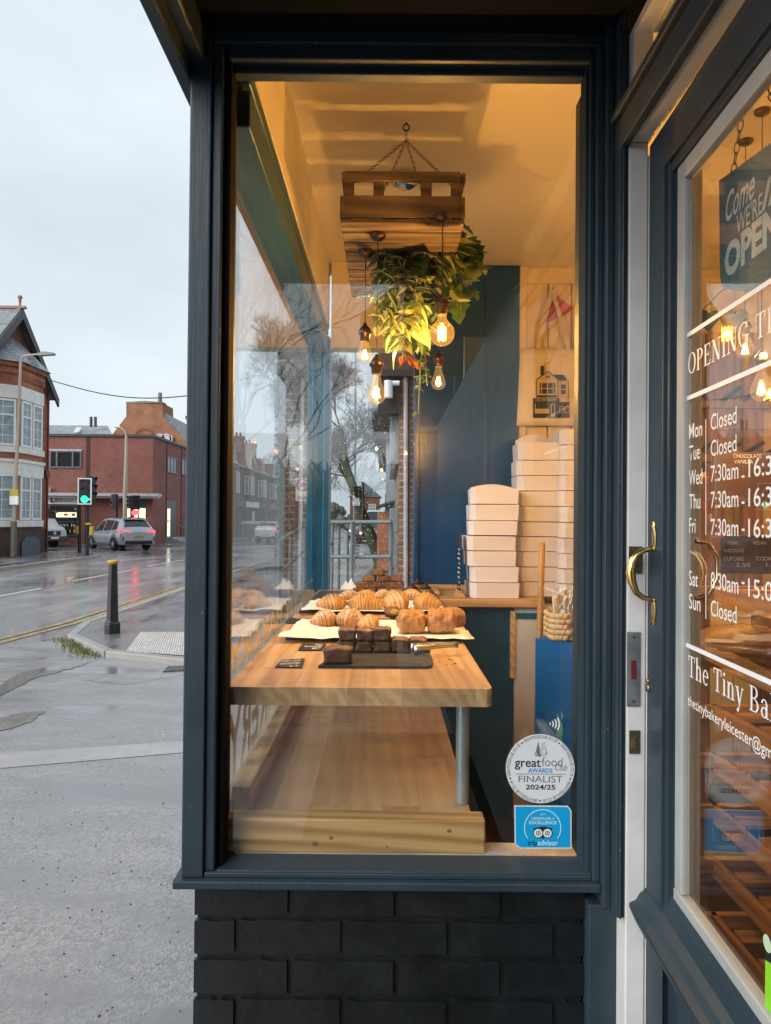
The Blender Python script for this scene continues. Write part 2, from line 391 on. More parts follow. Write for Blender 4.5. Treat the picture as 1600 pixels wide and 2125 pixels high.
# ---------------------------------------------------------------- ground
def wet(name, c, pud=(.5, .62), rough=(.05, .42), bs=90, bstr=.35, stretch=(1, .45, 1), big=.55, speck=.35):
    m, n, l, p = nodes(name)
    o = coords(n, l); st = coords(n, l, stretch)
    f1 = noise_(n, l, st, big, 6, .6); f2 = noise_(n, l, o, bs, 3, .7); f3 = noise_(n, l, st, 2.2, 6, .65)
    vor = n.new('ShaderNodeTexVoronoi'); vor.inputs['Scale'].default_value = bs*.9; l.new(o, vor.inputs['Vector'])
    col = ramp(n, l, f3, [(.3, dk(c, .84)), (.7, dk(c, 1.12))])
    col = mixc(n, l, speck, col, mixc(n, l, 1.0, col, ramp(n, l, vor.outputs['Color'], [(.1, (.35,)*3), (.9, (1.9,)*3)]), 'MULTIPLY'))
    mask = n.new('ShaderNodeMapRange'); mask.inputs[1].default_value = pud[0]; mask.inputs[2].default_value = pud[1]
    l.new(math_(n, l, 'ADD', math_(n, l, 'MULTIPLY', f1, .75), math_(n, l, 'MULTIPLY', f3, .25)), mask.inputs[0])
    wetm = mask.outputs[0]
    col = mixc(n, l, wetm, col, dk(c, .72))
    l.new(col, p.inputs['Base Color'])
    rr = n.new('ShaderNodeMapRange'); rr.inputs[3].default_value = rough[1]; rr.inputs[4].default_value = rough[0]
    l.new(wetm, rr.inputs[0]); l.new(rr.outputs[0], p.inputs['Roughness'])
    p.inputs['Specular IOR Level'].default_value = .6
    b = n.new('ShaderNodeBump'); b.inputs['Distance'].default_value = .006
    l.new(math_(n, l, 'ADD', f2, math_(n, l, 'MULTIPLY', vor.outputs['Distance'], .8)), b.inputs['Height'])
    l.new(math_(n, l, 'MULTIPLY_ADD', wetm, -bstr*.93, bstr), b.inputs['Strength']); l.new(b.outputs[0], p.inputs['Normal'])
    return m
FORECOURT = wet('wet_forecourt_tarmac', (.25, .255, .268), (.47, .59), (.06, .35), 95, .42, (.45, 1.7, 1), .9, .38)
ROADM = wet('wet_road_tarmac', (.32, .32, .34), (.42, .60), (.03, .22), 70, .3, (1, .35, 1), .5)
FOOTM = wet('wet_footway_tarmac', (.17, .17, .18), (.44, .58), (.05, .35), 90, .3, (1, .4, 1), .7)
KERBM = plain('kerb_stone', (.28, .27, .26), .45, .2, 6, .3, 40)
b = MB()
b.add([(-300, -60, 0), (300, -60, 0), (300, 700, 0), (-300, 700, 0)], [(0, 1, 2, 3)])
struct('ground', b, ROADM)
# forecourt sheet in front of the shop
b = MB(); z = .004
A_ = onZ(0, 1352, 0); 
pts = [(3, -12), (3, 9.6), (-3.0, 9.6), (-4.5, 9.9), (-5.2, 9.2), (-7.5, 7.0), (-9.5, 5.2), (-9.5, -12)]
b.add([(x, y, z) for x, y in pts], [list(range(len(pts)))])
struct('forecourt', b, FORECOURT)
# a lighter band of concrete edging and tar joints set in the forecourt
BANDM = wet('concrete_band', (.33, .33, .34), (.45, .6), (.12, .45), 60, .25, (1, 1, 1), .9, .12)
b = MB()
q = [onZ(-40, 1568, 0), onZ(410, 1538, 0), onZ(410, 1561, 0), onZ(-40, 1600, 0)]
b.add([(p.x, p.y, .008) for p in q], [(3, 2, 1, 0)])
struct('concrete_band', b, BANDM)
PATCHM = wet('old_tarmac_patch', (.19, .178, .165), (.36, .5), (.05, .3), 80, .35, (1, .6, 1), 1.2)
def patch(name, pix, m, z, jit=.03):
    b = MB(); pp = [onZ(x, y, 0) for x, y in pix]; out = []
    for i, p in enumerate(pp):
        q = pp[(i+1) % len(pp)]
        for k in range(6):
            t = k/6; s = p.lerp(q, t); j = jit*(s-EYE).length*.12
            out.append((s.x+random.uniform(-j, j), s.y+random.uniform(-j, j), z))
    b.add(out, [list(range(len(out)))]); return struct(name, b, m)
patch('ground_patch', [(-30, 1440), (60, 1392), (200, 1372), (150, 1388), (60, 1412), (-30, 1468)], PATCHM, .009)
patch('ground_patch', [(-30, 1500), (40, 1482), (92, 1478), (70, 1497), (10, 1517), (-30, 1526)], PATCHM, .009)
b = MB(); random.seed(44)
for k in range(170):
    p = onZ(random.uniform(-20, 390), 1380+740*random.random()**1.3, 0); r_ = random.uniform(.002, .005)
    b.blob((p.x, p.y, .006), (r_, r_*random.uniform(.6, 1.3), r_*.6), n=5, m=3, mi=random.choice((0, 0, 0, 1, 2)))
tag(b.build('grit', [plain('dark_grit', (.03, .03, .03), .6), plain('pale_grit', (.45, .44, .42), .6), plain('leaf_litter', (.10, .06, .03), .7)]), 'scattered grit and leaf crumbs on the wet tarmac', 'grit', kind='stuff')
b = MB()
for pix in ([(170, 1412), (220, 1418), (260, 1422), (400, 1398)],):
    pp = [onZ(x, y, 0) for x, y in pix]; fine = []
    for p, q in zip(pp, pp[1:]): fine += [p.lerp(q, i/9)+Vector((random.gauss(0, .012), random.gauss(0, .012), 0)) for i in range(9)]
    for p, q in zip(fine, fine[1:]):
        s = Vector((-(q-p).y, (q-p).x, 0)).normalized()*random.uniform(.0015, .005); b.add([(p-s)+Vector((0, 0, .0065)), (q-s)+Vector((0, 0, .0065)), (q+s)+Vector((0, 0, .0065)), (p+s)+Vector((0, 0, .0065))], [(0, 1, 2, 3)])
struct('tarmac_cracks', b, plain('crack_dark', (.06, .06, .062), .5))
# raised footway along the shops with its kerb
KZ = .075
fa, fb, fc = onZ(150, 1316, KZ), onZ(226, 1350, KZ), onZ(420, 1371, KZ)
foot = [(.9, fc.y-.02), (fc.x, fc.y), (fb.x, fb.y), (fa.x, fa.y), (-4.68, fa.y+1.2), (-4.72, 200), (.9, 200)]
b = MB(); b.prism([(x, y, 0.0) for x, y in foot], (0, 0, KZ-.004)); struct('footway', b, FOOTM)
b = MB()
line = [Vector((x, y, 0)) for x, y in [(.9, fc.y-.03), (fc.x, fc.y), (fb.x, fb.y), (fa.x, fa.y), (-4.66, fa.y+1.2), (-4.70, 60)]]
def kerbline(b, line, w=.13, z=.082, step=.9):
    for p, q in zip(line, line[1:]):
        L = (q-p).length; k = max(1, int(L/step)); d = (q-p).normalized(); nn = Vector((-d.y, d.x, 0))
        for i in range(k):
            a, c = p+d*(L*i/k+.004), p+d*(L*(i+1)/k-.004)
            b.add([a-nn*w/2, c-nn*w/2, c+nn*w/2, a+nn*w/2, a-nn*w/2+Vector((0, 0, z)), c-nn*w/2+Vector((0, 0, z)), c+nn*w/2+Vector((0, 0, z)), a+nn*w/2+Vector((0, 0, z))],
                  [(4, 5, 6, 7), (0, 1, 5, 4), (1, 2, 6, 5), (2, 3, 7, 6), (3, 0, 4, 7)])
kerbline(b, line)
struct('kerb', b, KERBM, bevel=.012)
# tactile paving
TACT = wet('tactile_paving', (.42, .40, .385), (.55, .75), (.12, .4), 60, .2, (1, 1, 1), 1.5)
b = MB()
t0, t1, t2, t3 = onZ(262, 1352, KZ), onZ(400, 1362, KZ), onZ(400, 1312, KZ), onZ(292, 1312, KZ)
b.add([(p.x, p.y, KZ+.004) for p in (t0, t1, t2, t3)], [(0, 1, 2, 3)])
for i in range(26):
    for j in range(22):
        u, v = (i+.5)/26, (j+.5)/22
        p = t0.lerp(t1, u).lerp(t3.lerp(t2, u), v)
        b.lathe([(.016, KZ+.004), (.012, KZ+.010)], (p.x, p.y, 0), n=6)
struct('tactile_paving', b, TACT)
# far pavement at the corner and beyond the side street
def pavement(name, pts, z=.1):
    b = MB(); b.prism([(x, y, 0) for x, y in pts], (0, 0, z)); struct(name, b, FOOTM)
arc = [(-16.2+4*math.cos(a), 29.6+3.6*math.sin(a)) for a in [R(t) for t in range(0, 91, 9)]]
pavement('pavement', [(-60, -40), (-12.2, -40)] + arc + [(-60, 33.2)])
b = MB(); kerbline(b, [Vector((-12.15, -30, 0)), Vector((-12.15, 29.6, 0))] + [Vector((x, y, 0)) for x, y in arc[1:]] + [Vector((-40, 33.25, 0))], .14, .108)
struct('kerb', b, KERBM, bevel=.012)
arc2 = [(-15.2+3*math.cos(a), 43.6+3*math.sin(a)) for a in [R(t) for t in range(-90, 1, 15)]]
pavement('pavement', [(-60, 40.6)] + arc2 + [(-12.2, 200), (-60, 200)])
# painted lines
YEL = plain('yellow_line_paint', (.42, .30, .10), .22, .5, 9)
WHI = plain('white_line_paint', (.62, .62, .62), .3, .2, 10)
def stripe(b, x0, y0, x1, y1, w, z=.005):
    d = Vector((x1-x0, y1-y0, 0)); n_ = Vector((-d.y, d.x, 0)).normalized()*w/2
    a, c = Vector((x0, y0, z)), Vector((x1, y1, z)); b.add([a-n_, c-n_, c+n_, a+n_], [(0, 1, 2, 3)])
b = MB()
for dx in (0, -.19):
    stripe(b, -5.25+dx, 9.1-dx, -4.98+dx, 11.5, .085, .009); stripe(b, -4.98+dx, 11.5, -4.87+dx, 70, .085, .009)
    stripe(b, -11.75+dx, -5, -11.75+dx, 27.5, .075, .009)
struct('yellow_lines', b, YEL)
b = MB()
for y0 in (7, 13, 19, 25, 31, 46, 52, 58, 64): stripe(b, -8.35, y0, -8.2, y0+4, .11)
stripe(b, -12, 30.1, -8.3, 30.1, .12, .007); stripe(b, -8.2, 33, -4.9, 33, .2, .007)
struct('white_lines', b, WHI)
# drain cover at the right edge
dc = thing('drain_cover', 'rectangular iron drain cover set in wet tarmac beside the corner post', 'drain cover', (-1.9, 6.7, .01))
b = MB(); q = [onZ(338, 1396, 0), onZ(400, 1392, 0), onZ(400, 1384, 0), onZ(348, 1385, 0)]
b.prism([(p.x, p.y, .004) for p in q], (0, 0, .012)); b.build('cover_plate', DARKM, dc)
b = MB()
for k in range(9):
    t = (k+.5)/9; p, r_ = q[0].lerp(q[1], t), q[3].lerp(q[2], t)
    b.tube([(p.x, p.y, .02), (r_.x, r_.y, .02)], .006, 4)
b.build('ridge_pattern', GREYM, dc)
# weeds along the kerb
b = MB()
random.seed(3)
for k in range(380):
    t = random.random()**.8; p = fa.lerp(fb, t); a = random.uniform(0, 6.28); h = random.uniform(.015, .055)*(1.2-t*.5)
    x, y = p.x-.05-abs(random.gauss(0, .10)), p.y-.02-abs(random.gauss(0, .10)); w = .006
    d = Vector((math.cos(a), math.sin(a), 0)); s = Vector((-d.y, d.x, 0))*w
    o = Vector((x, y, .008)); e = o+d*h*.6+Vector((0, 0, h))
    b.add([o-s, o+s, o+d*h*.25+Vector((0, 0, h*.7))+s*.8, e, o+d*h*.25+Vector((0, 0, h*.7))-s*.8], [(0, 1, 2, 3, 4)], random.choice((0, 0, 1)))
tag(b.build('kerb_weeds', [plain('weed_green', (.12, .17, .03), .6, .4, 30), plain('dead_grass', (.22, .16, .08), .7, .3, 30)]), 'low green weeds and dead grass growing against the angled kerb', 'weeds', kind='stuff')

# ---------------------------------------------------------------- the bakery shop front
YF = 1.55; GX = -.385; YB = 4.05; ZC = H+1.46; ZF = .22
shop = thing('bakery_shop', 'navy painted corner bakery shop front with a lit bay window on black brick', 'shop', (0, 1.6, 0))
# black painted bricks: each brick laid as its own rounded block inside one wall mesh
m, n, l, p = nodes('black_painted_brick')
o = coords(n, l); f = noise_(n, l, o, 9, 6, .65); f2 = noise_(n, l, o, 70, 4)
sp = noise_(n, l, o, 26, 6, .75)
c = ramp(n, l, f, [(.3, (.0042, .0058, .007)), (.7, (.0085, .011, .013))])
c = mixc(n, l, ramp(n, l, sp, [(.66, (0, 0, 0)), (.80, (.30,)*3)]), c, (.16, .17, .17))
l.new(c, p.inputs['Base Color']); l.new(ramp(n, l, f, [(.3, (.30,)*3), (.7, (.48,)*3)]), p.inputs['Roughness'])
bump(n, l, p, math_(n, l, 'ADD', f, math_(n, l, 'MULTIPLY', f2, .35)), .32, .006)
BLACKBRICK = m
def brickwall(name, axis, a0, a1, face, z0, z1, depth, first=0.0, bw=.2335, rh=.0862, joint=.013, parent=None, mat=None):
    b = MB(); rnd = random.Random(5)
    z = z1; row = 0
    # recessed mortar body
    if axis == 'x': b.box(a0+.004, a1-.004, face+.007, face+depth, z0, z1)
    else: b.box(face+.007, face+depth, a0+.004, a1-.004, z0, z1)
    while z > z0:
        zt, zb = z, max(z0, z-rh+joint)
        a = a0 + (first if row % 2 == 0 else first-bw/2)
        while a < a1:
            s, e = max(a, a0), min(a+bw-joint, a1)
            if e-s > .02 and zt-zb > .01:
                j = [rnd.uniform(-.003, .003) for _ in range(12)]; pr = rnd.uniform(-.0025, .0015)
                K = 7; pts = []
                for i in range(K+1):
                    t = i/K; aa = s+(e-s)*t
                    pts.append((aa, zb+rnd.uniform(-.0026, .0024)))
                for i in range(K+1):
                    t = 1-i/K; aa = s+(e-s)*t
                    pts.append((aa, zt+rnd.uniform(-.0036, .002)))
                if axis == 'x': b.prism([(q[0], face+pr, q[1]) for q in pts], (0, .009-pr, 0))
                else: b.prism([(face+pr, q[0], q[1]) for q in pts], (.009-pr, 0, 0))
            a += bw
        z -= rh; row += 1
    return b.build(name, mat or BLACKBRICK, parent, bevel=.003, seg=3)
ZS = H-.800                                  # underside of the window sill
brickwall('stall_riser', 'x', -.413, .447, 1.575, 0, ZS, .09, first=-.016, parent=shop)
brickwall('stall_riser', 'y', 1.70, 4.05, -.42, 0, ZS, .09, parent=shop)
b = MB(); b.box(-.32, .16, 4.06, 4.16, 0, H-.46); b.build('stall_riser', BLACKBRICK, shop)
# near window frame
b = MB()
b.box(-.437, -.389, YF, 1.62, ZS+.018, H+1.075)            # corner post, two flats and a reveal
b.box(-.389, -.367, YF+.008, 1.62, ZS+.030, H+1.075); b.box(-.437, -.40, 1.62, 1.68, ZS+.034, H+1.03)
b.box(-.40, -.36, 1.627, 1.68, ZS+.034, H+1.03)
b.build('corner_post', NAVY, shop, bevel=.0035)
b = MB(); b.box(-.367, -.352, YF+.028, 1.627, ZS+.03, H+1.04); b.build('glazing_bead', plain('dark_maroon_bead', (.010, .006, .008), .8, .2, 9, .1, 30, 0, .1), shop, bevel=.002)
b = MB()
b.box(-.452, .472, YF-.014, 1.64, ZS, ZS+.018)            # sill nose
b.box(-.387, .456, YF+.002, 1.64, ZS+.018, ZS+.030)
b.add([(-.367, YF+.010, ZS+.031), (.456, YF+.010, ZS+.031), (.445, 1.626, ZS+.037), (-.352, 1.626, ZS+.037), (-.367, YF+.010, ZS+.02), (.456, YF+.010, ZS+.02), (.445, 1.64, ZS+.02), (-.352, 1.64, ZS+.02)],
      [(0, 1, 2, 3), (0, 4, 5, 1), (1, 5, 6, 2), (0, 3, 7, 4)])
b.box(-.36, .456, YF+.004, YF+.012, ZS+.028, ZS+.0345)
b.build('window_sill', NAVY, shop, bevel=.003)
b = MB()
b.box(.456, .472, YF-.002, 1.66, ZS+.018, H+1.05)
b.box(.472, .489, YF-.022, 1.66, ZS-.028, H+1.075)
b.box(.447, .508, YF-.004, 1.70, 0, ZS-.03); b.box(.489, .508, 1.496, 1.70, ZS-.03, H+1.075); b.box(.494, .500, 1.490, 1.496, ZS-.03, H+1.075)
b.box(.449, .60, 1.66, 1.70, ZS, H+1.0)
b.build('door_post', NAVY, shop, bevel=.004)
b = MB(); b.box(.441, .449, YF+.030, 1.627, ZS+.03, H+1.02); b.box(.446, .456, YF+.012, 1.627, ZS+.03, H+1.03); b.build('glazing_bead', plain('matte_navy', (.024, .040, .054), .95, .12, 9, .1, 30, 0, .04), shop, bevel=.002)
b = MB()
b.box(-.387, .472, YF+.004, 1.64, H+1.048, H+1.075); b.box(-.357, .449, YF+.016, 1.64, H+1.02, H+1.048)
b.box(-.352, .441, YF+.045, 1.627, H+1.005, H+1.02)
b.build('window_head', NAVY, shop, bevel=.003)
b = MB(); b.box(-.362, .446, 1.628, 1.633, ZS+.032, H+1.03); b.build('window_pane', GLASSR, shop)
b = MB(); b.box(-.34, .447, 1.636, 1.70, ZS+.015, ZS+.033); b.build('inner_sill', plain('worn_white_sill', (.6, .56, .52), .55, .3, 14, .2), shop)
# front window (street side), beam and far corner
b = MB(); b.box(GX, GX+.005, 1.685, 3.955, H-.76, H+.92); b.build('front_pane', GLASS, shop)
b = MB(); b.box(-.437, -.33, 1.68, 4.0, ZS, H-.76); b.build('front_sill', NAVY, shop, bevel=.003)
b = MB()
b.box(-.437, -.33, 1.68, 4.0, H+.93, H+1.02); b.box(-.437, -.345, 1.68, 4.0, H+1.02, H+1.10)
b.box(-.352, -.33, 1.68, 4.0, H+1.035, H+1.075)
b.build('front_head', plain('teal_paint', (.02, .06, .075), .35, .2, 4), shop, bevel=.004)
b = MB(); b.box(-.437, -.334, 1.68, 4.1, H+1.10, ZC); b.build('bulkhead', CEIL, shop)
b = MB()
b.box(-.437, -.395, 3.95, 4.16, 0, H+1.02); b.box(-.395, -.352, 3.97, 4.15, 0, H+1.02); b.box(-.352, -.318, 3.955, 4.14, 0, H+1.02)
b.build('far_corner_post', plain('bright_navy_gloss', (.008, .085, .17), .25, .3, 3), shop, bevel=.005)
b = MB(); b.box(-.318, .16, 4.03, 4.15, H+.975, ZC); b.build('far_head', CEIL, shop)
b = MB(); b.box(-.318, .16, 4.075, 4.08, H-.46, H+.975); b.build('far_pane', glass('far_window_glass', .04), shop)
b = MB(); b.box(-.318, .16, 4.03, 4.07, H-.48, H-.452); b.build('far_sill', WHITEP, shop)
random.seed(11)
b = MB()
for k in range(420):
    x, z = random.uniform(-.31, .02), H-.46+1.05*random.random()**1.5; r_ = random.uniform(.0011, .0030)
    b.blob((x, 4.081, z), (r_, r_*.6, r_*random.uniform(1, 1.5)), n=6, m=4)
tag(b.build('raindrops', plain('water_drops', (.75, .78, .8), .05, .1), shop), kind='stuff')
# interior shell
b = MB(); b.box(.16, .757, YB, 4.2, 0, ZC); 
b.box(.56, .585, YB-.006, YB, 0, ZC); b.box(.165, .19, YB-.012, YB, 0, ZC-.01)
b.build('navy_wall_panel', NAVY2, shop, bevel=.003)
b = MB(); b.box(.757, 3.4, 4.12, 4.25, 0, ZC)
k = .80
while k < 3.4: b.box(k, k+.128, 4.10, 4.12, 0, ZC-.09); k += .135
b.box(.757, 3.4, 4.085, 4.12, ZC-.09, ZC); b.box(.757, .80, 4.07, 4.12, 0, ZC)
b.build('cream_boarded_wall', plain('cream_board_paint', (.72, .56, .32), .5, .08, 3), shop, bevel=.004)
b = MB(); b.box(3.4, 3.5, -2.2, 4.25, 0, ZC); b.box(.6, 3.5, -2.3, -2.2, 0, ZC); b.build('room_wall', plain('cream_wall_paint', (.68, .55, .36), .6, .08, 3), shop)
b = MB(); b.box(-.437, 3.5, 1.70, 4.25, ZC, ZC+.08); b.box(.56, 3.5, -2.3, 1.70, ZC, ZC+.08); b.build('ceiling', CEIL, shop)
b = MB(); b.box(.56, 3.5, -2.3, 4.2, 0, ZF); b.box(-.31, .56, 1.72, 4.04, 0, ZF); b.build('floor', FLOORW, shop)
b = MB(); b.box(-.334, .56, 1.62, 1.72, H+1.14, ZC); b.box(-.40, .46, 1.6, 1.655, H+1.06, H+1.15); b.build('bulkhead', CEIL, shop)
# soffit, fascia and the building above
b = MB()
b.box(-.437, .56, .30, YF+.10, H+1.075, H+1.10); b.box(.28, .56, -.9, .30, H+1.075, H+1.10)
b.build('soffit', plain('soffit_paint', (.004, .005, .007), .85, .2, 4, 0, 60, 0, .08), shop)
b = MB()
b.box(-.452, -.405, .28, 4.2, H+1.0, H+1.62); b.box(-.47, -.437, .26, 4.22, H+.965, H+1.02); b.box(-.50, -.43, .22, 4.25, H+1.60, H+1.68)
b.box(-.452, .6, .24, .30, H+1.0, H+1.62)
b.build('fascia', NAVY, shop, bevel=.006)
BRK = brick('orange_brick', (.28, .095, .045), (.20, .065, .035), (.30, .25, .2))
b = MB(); b.box(.12, 3.6, -4.5, 4.3, ZC+.12, 7.2); b.build('upper_wall', BRK, shop)
b = MB(); b.box(-.45, .2, .24, 4.22, ZC+.085, ZC+.12); b.build('bay_roof', plain('lead_sheet', (.15, .16, .17), .5), shop)
b = MB(); b.prism([(-.2, -4.6, 7.2), (3.8, -4.6, 7.2), (3.8, -4.6, 7.35), (1.8, -4.6, 9.2), (-.2, -4.6, 7.35)], (0, 9.0, 0)); b.build('roof', slate('shop_slate', (.06, .065, .07)), shop)
# door side of the recess
b = MB(); b.box(-.43, .56, -2.4, 1.57, .005, .03); struct('reflection_dimming_floor', b, plain('reflection_dimming_dark', (.03, .022, .02), .6, .2, 6))  # unseen dark floor, added to dim what the near window pane mirrors
b = MB(); b.box(.56, .66, -4.5, .58, 0, H+1.03); b.box(.56, .60, -.9, 1.5, H+1.04, ZC)
b.build('recess_wall', NAVY, shop)
jam = MB(); jam.box(.508, .5485, 1.492, 1.66, .05, H+.80); jam.box(.508, .5485, .60, 1.492, H+.80, H+.84); jam.box(.5485, .665, 1.494, 1.66, .05, H+.775)
jam = jam.build('door_jamb', WHITEP, shop, bevel=.003)
tb = MB(); tb.box(.488, .507, .60, YF-.02, H+.79, H+.85); tb.box(.508, .58, .60, 1.66, H+.842, H+.875); tb.box(.478, .507, .60, YF-.02, H+.855, H+.872)
tb.build('transom_bar', NAVY, shop, bevel=.003)
tb = MB(); tb.box(.508, .545, 1.46, 1.66, H+.877, H+1.03); tb.box(.508, .545, .6, 1.46, H+1.012, H+1.03)
tb.build('transom_bead', WHITEP, shop)
tb = MB(); tb.box(.53, .534, .60, 1.458, H+.877, H+1.01); tb.build('transom_pane', GLASSD, shop)
# strike plates in the white jamb
def plate(name, px0, px1, py0, py1, m, hole=None, holem=None, y=1.4905):
    a, c = P(px0, py1, y), P(px1, py0, y)
    b = MB(); b.box(a.x, c.x, y-.001, y+.0015, a.z, c.z, 0)
    if hole:
        q, w = P(hole[0], hole[3], y-.002), P(hole[1], hole[2], y-.002); b.box(q.x, w.x, y-.0022, y+.001, q.z, w.z, 1)
    for t in (.07, .93):
        b.disc(((a.x+c.x)/2, y-.0018, a.z+(c.z-a.z)*t), .0035, (1, 0, 0), (0, 0, 1), 10, 2)
    b.build(name, [m, holem or BLACKM, DARKM], jam)
RUST = plain('worn_zinc_plate', (.22, .25, .27), .45, .35, 30, .2, 60, .7)
plate('lock_keep', 1301, 1329, 1312, 1466, RUST, (1310, 1321, 1371, 1409), plain('red_lock_hole', (.10, .008, .008), .6))
plate('latch_keep', 1305, 1333, 1134, 1190, plain('dull_brass_plate', (.13, .105, .06), .4, .3, 40, 0, 60, .8), (1312, 1324, 1150, 1178))
plate('bolt_keep', 1306, 1328, 1516, 1564, plain('dull_brass_keep', (.16, .13, .07), .4, .3, 40, 0, 60, .8), (1310, 1322, 1530, 1552), BRASS)
# ---------------------------------------------------------------- the half open glazed door
dang = math.atan(.030)
DO = Vector((.5495, 1.488, 0)); DU = Vector((-math.sin(dang), -math.cos(dang), 0)); DV = Vector((0, 0, 1)); DN = Vector((-math.cos(dang), math.sin(dang), 0))
def dpt(u, v, w=0): return DO+DU*u+DV*v+DN*w
def dbox(b, u0, u1, v0, v1, w0, w1, mi=0):
    c = [dpt(u, v, w) for v in (v0, v1) for w in (w0, w1) for u in (u0, u1)]
    return b.add(c, [(0, 2, 3, 1), (4, 5, 7, 6), (0, 1, 5, 4), (2, 6, 7, 3), (0, 4, 6, 2), (1, 3, 7, 5)], mi)
def dprof(b, prof, u0, u1, mi=0):
    """a moulding of (v, w) outline running along the door from u0 to u1"""
    b.prism([dpt(u0, v, w) for v, w in prof], DU*(u1-u0), mi)
DW = .86
ZT = H+.79
b = MB()
dbox(b, 0, .085, .1, ZT, -.045, 0); dbox(b, DW-.1, DW, .1, ZT, -.045, 0)
dbox(b, .085, DW-.1, H+.705, ZT, -.045, 0); dbox(b, .085, DW-.1, .1, H-.80, -.045, -.012)
dbox(b, .085, .102, H-.76, H+.705, -.04, -.006); dbox(b, .102, .116, H-.76, H+.69, -.04, -.016)
dbox(b, .102, DW-.1, H+.685, H+.705, -.04, -.008)
dprof(b, [(H-.835, 0), (H-.835, .020), (H-.803, .034), (H-.795, .034), (H-.789, .020), (H-.775, .012), (H-.765, -.002), (H-.74, -.008), (H-.723, -.014), (H-.723, -.04), (H-.835, -.04)], -.012, DW)
dbox(b, .02, .10, .12, H-.84, 0, .002)
door = b.build('door', NAVY, shop, bevel=.003)
b = MB()
dbox(b, .116, .150, H-.70, H+.685, -.032, -.014); dbox(b, .150, DW-.1, H+.65, H+.685, -.032, -.014); dbox(b, .116, DW-.1, H-.723, H-.70, -.034, -.012)
b.build('glazing_bead', CREAMBEAD, door, bevel=.003)
b = MB(); dbox(b, .15, DW-.1, H-.70, H+.65, -.026, -.022); b.build('glass_pane', GLASSD, door)
# handle: leaf tips screwed to the stile, grip bowed out
def hw(px, py, w): 
    q = onPl(px, py, DO+DN*w, DN); return q
b = MB()
hpts = [(1341, 1137, .002), (1334, 1140, .020), (1324, 1150, .036), (1317, 1166, .045), (1314, 1186, .048), (1317, 1205, .045), (1326, 1226, .036), (1336, 1237, .022), (1343, 1241, .002)]
hr = [.005, .0056, .0066, .0085, .0102, .0088, .0066, .0056, .005]
# the bow stands out towards the camera from the stile, so trace it in the plane of the stile and push it out
base_u = .040
def hz(py): return onPl(1345, py, DO, DN).z
hp = [dpt(base_u, hz(py), w) for px, py, w in hpts]
b.tube(hp, hr, 12)
for y0, y1 in ((1141, 1083), (1238, 1292)):
    z0, z1 = hz(y0), hz(y1); pr = []
    for t in [i/10 for i in range(11)]:
        wd = .0115*math.sin(math.pi*min(1, .12+t*.9))**.8 if t < 1 else .001
        pr.append((t, max(.0008, wd)))
    vs = []
    for t, wd in pr:
        z = z0+(z1-z0)*t
        vs += [dpt(base_u-wd, z, .0015), dpt(base_u, z, .006), dpt(base_u+wd, z, .0015)]
    fs = []
    for i in range(10):
        for k in range(2): fs.append((i*3+k, i*3+k+1, i*3+k+4, i*3+k+3))
    b.add(vs, fs, 0, True)
b.build('handle', BRASS, door)
b = MB()
ih = [dpt(.13, hz(1118), -.046), dpt(.13, hz(1122), -.07), dpt(.13, hz(1150), -.088), dpt(.13, hz(1190), -.088), dpt(.13, hz(1222), -.07), dpt(.13, hz(1228), -.046)]
b.tube(ih, .005, 10); b.build('inner_handle', BRASS, door)
b = MB(); c = onPl(1345, 1427, DO, DN)
b.lathe([(.0001, .005), (.007, .0045), (.0095, .002), (.0095, 0)], c, DN, 16); b.lathe([(.0001, .004), (.004, .0035), (.0045, 0)], c+Vector((0, 0, .0145)), DN, 12)
b.build('keyhole_cover', plain('aged_brass', (.25, .19, .12), .4, .3, 30, 0, 60, .9), door)
# lettering on the glass
TW = -.0212
def dpx(px, py): return onPl(px, py, DO+DN*TW, DN)
def dtext(body, px, py, cap, xs, name='lettering', bold=0, m=None, endpx=None, **k):
    o_ = dpx(px, py); d = o_.y; s = cap*d/F/.70
    fit = None
    if endpx: fit = (dpx(endpx, py)-o_).length
    return text(body, o_, DU, DV, s, m or VINYL, name, door, xs=xs, bold=bold, fit=fit, **k)
def dbar(b, px, py, u_len=None, h=8, vert=None):
    o_ = dpx(px, py); hh = h*o_.y/F
    if vert:
        o2 = dpx(px, vert); ww = h*o_.y/F
        b.add([o_, o_+DU*ww, o2+DU*ww, o2], [(0, 1, 2, 3)])
    else: b.add([o_-DV*hh/2, o_+DU*u_len-DV*hh/2, o_+DU*u_len+DV*hh/2, o_+DV*hh/2], [(0, 1, 2, 3)])
b = MB()
dbar(b, 1425, 697, .55, 9); dbar(b, 1424, 828, .55, 9); dbar(b, 1424, 1338, .55, 9)
dbar(b, 1464, 870, h=3.2, vert=1110); dbar(b, 1464, 1193, h=3.2, vert=1284)
b.build('ruled_lines', VINYL, door)
for t, y in (('Mon', 911), ('Tue', 956), ('Wed', 1007), ('Thu', 1056), ('Fri', 1105), ('Sat', 1214), ('Sun', 1262)):
    dtext(t, 1430, y, 31, .62, endpx={'Mon': 1457, 'Tue': 1452, 'Wed': 1457, 'Thu': 1453, 'Fri': 1443, 'Sat': 1448, 'Sun': 1453}[t], bold=.002)
for t, y in (('Closed', 893), ('Closed', 947), ('Closed', 1277)):
    dtext(t, 1475, y, 33, .7, endpx=1528, bold=.002)
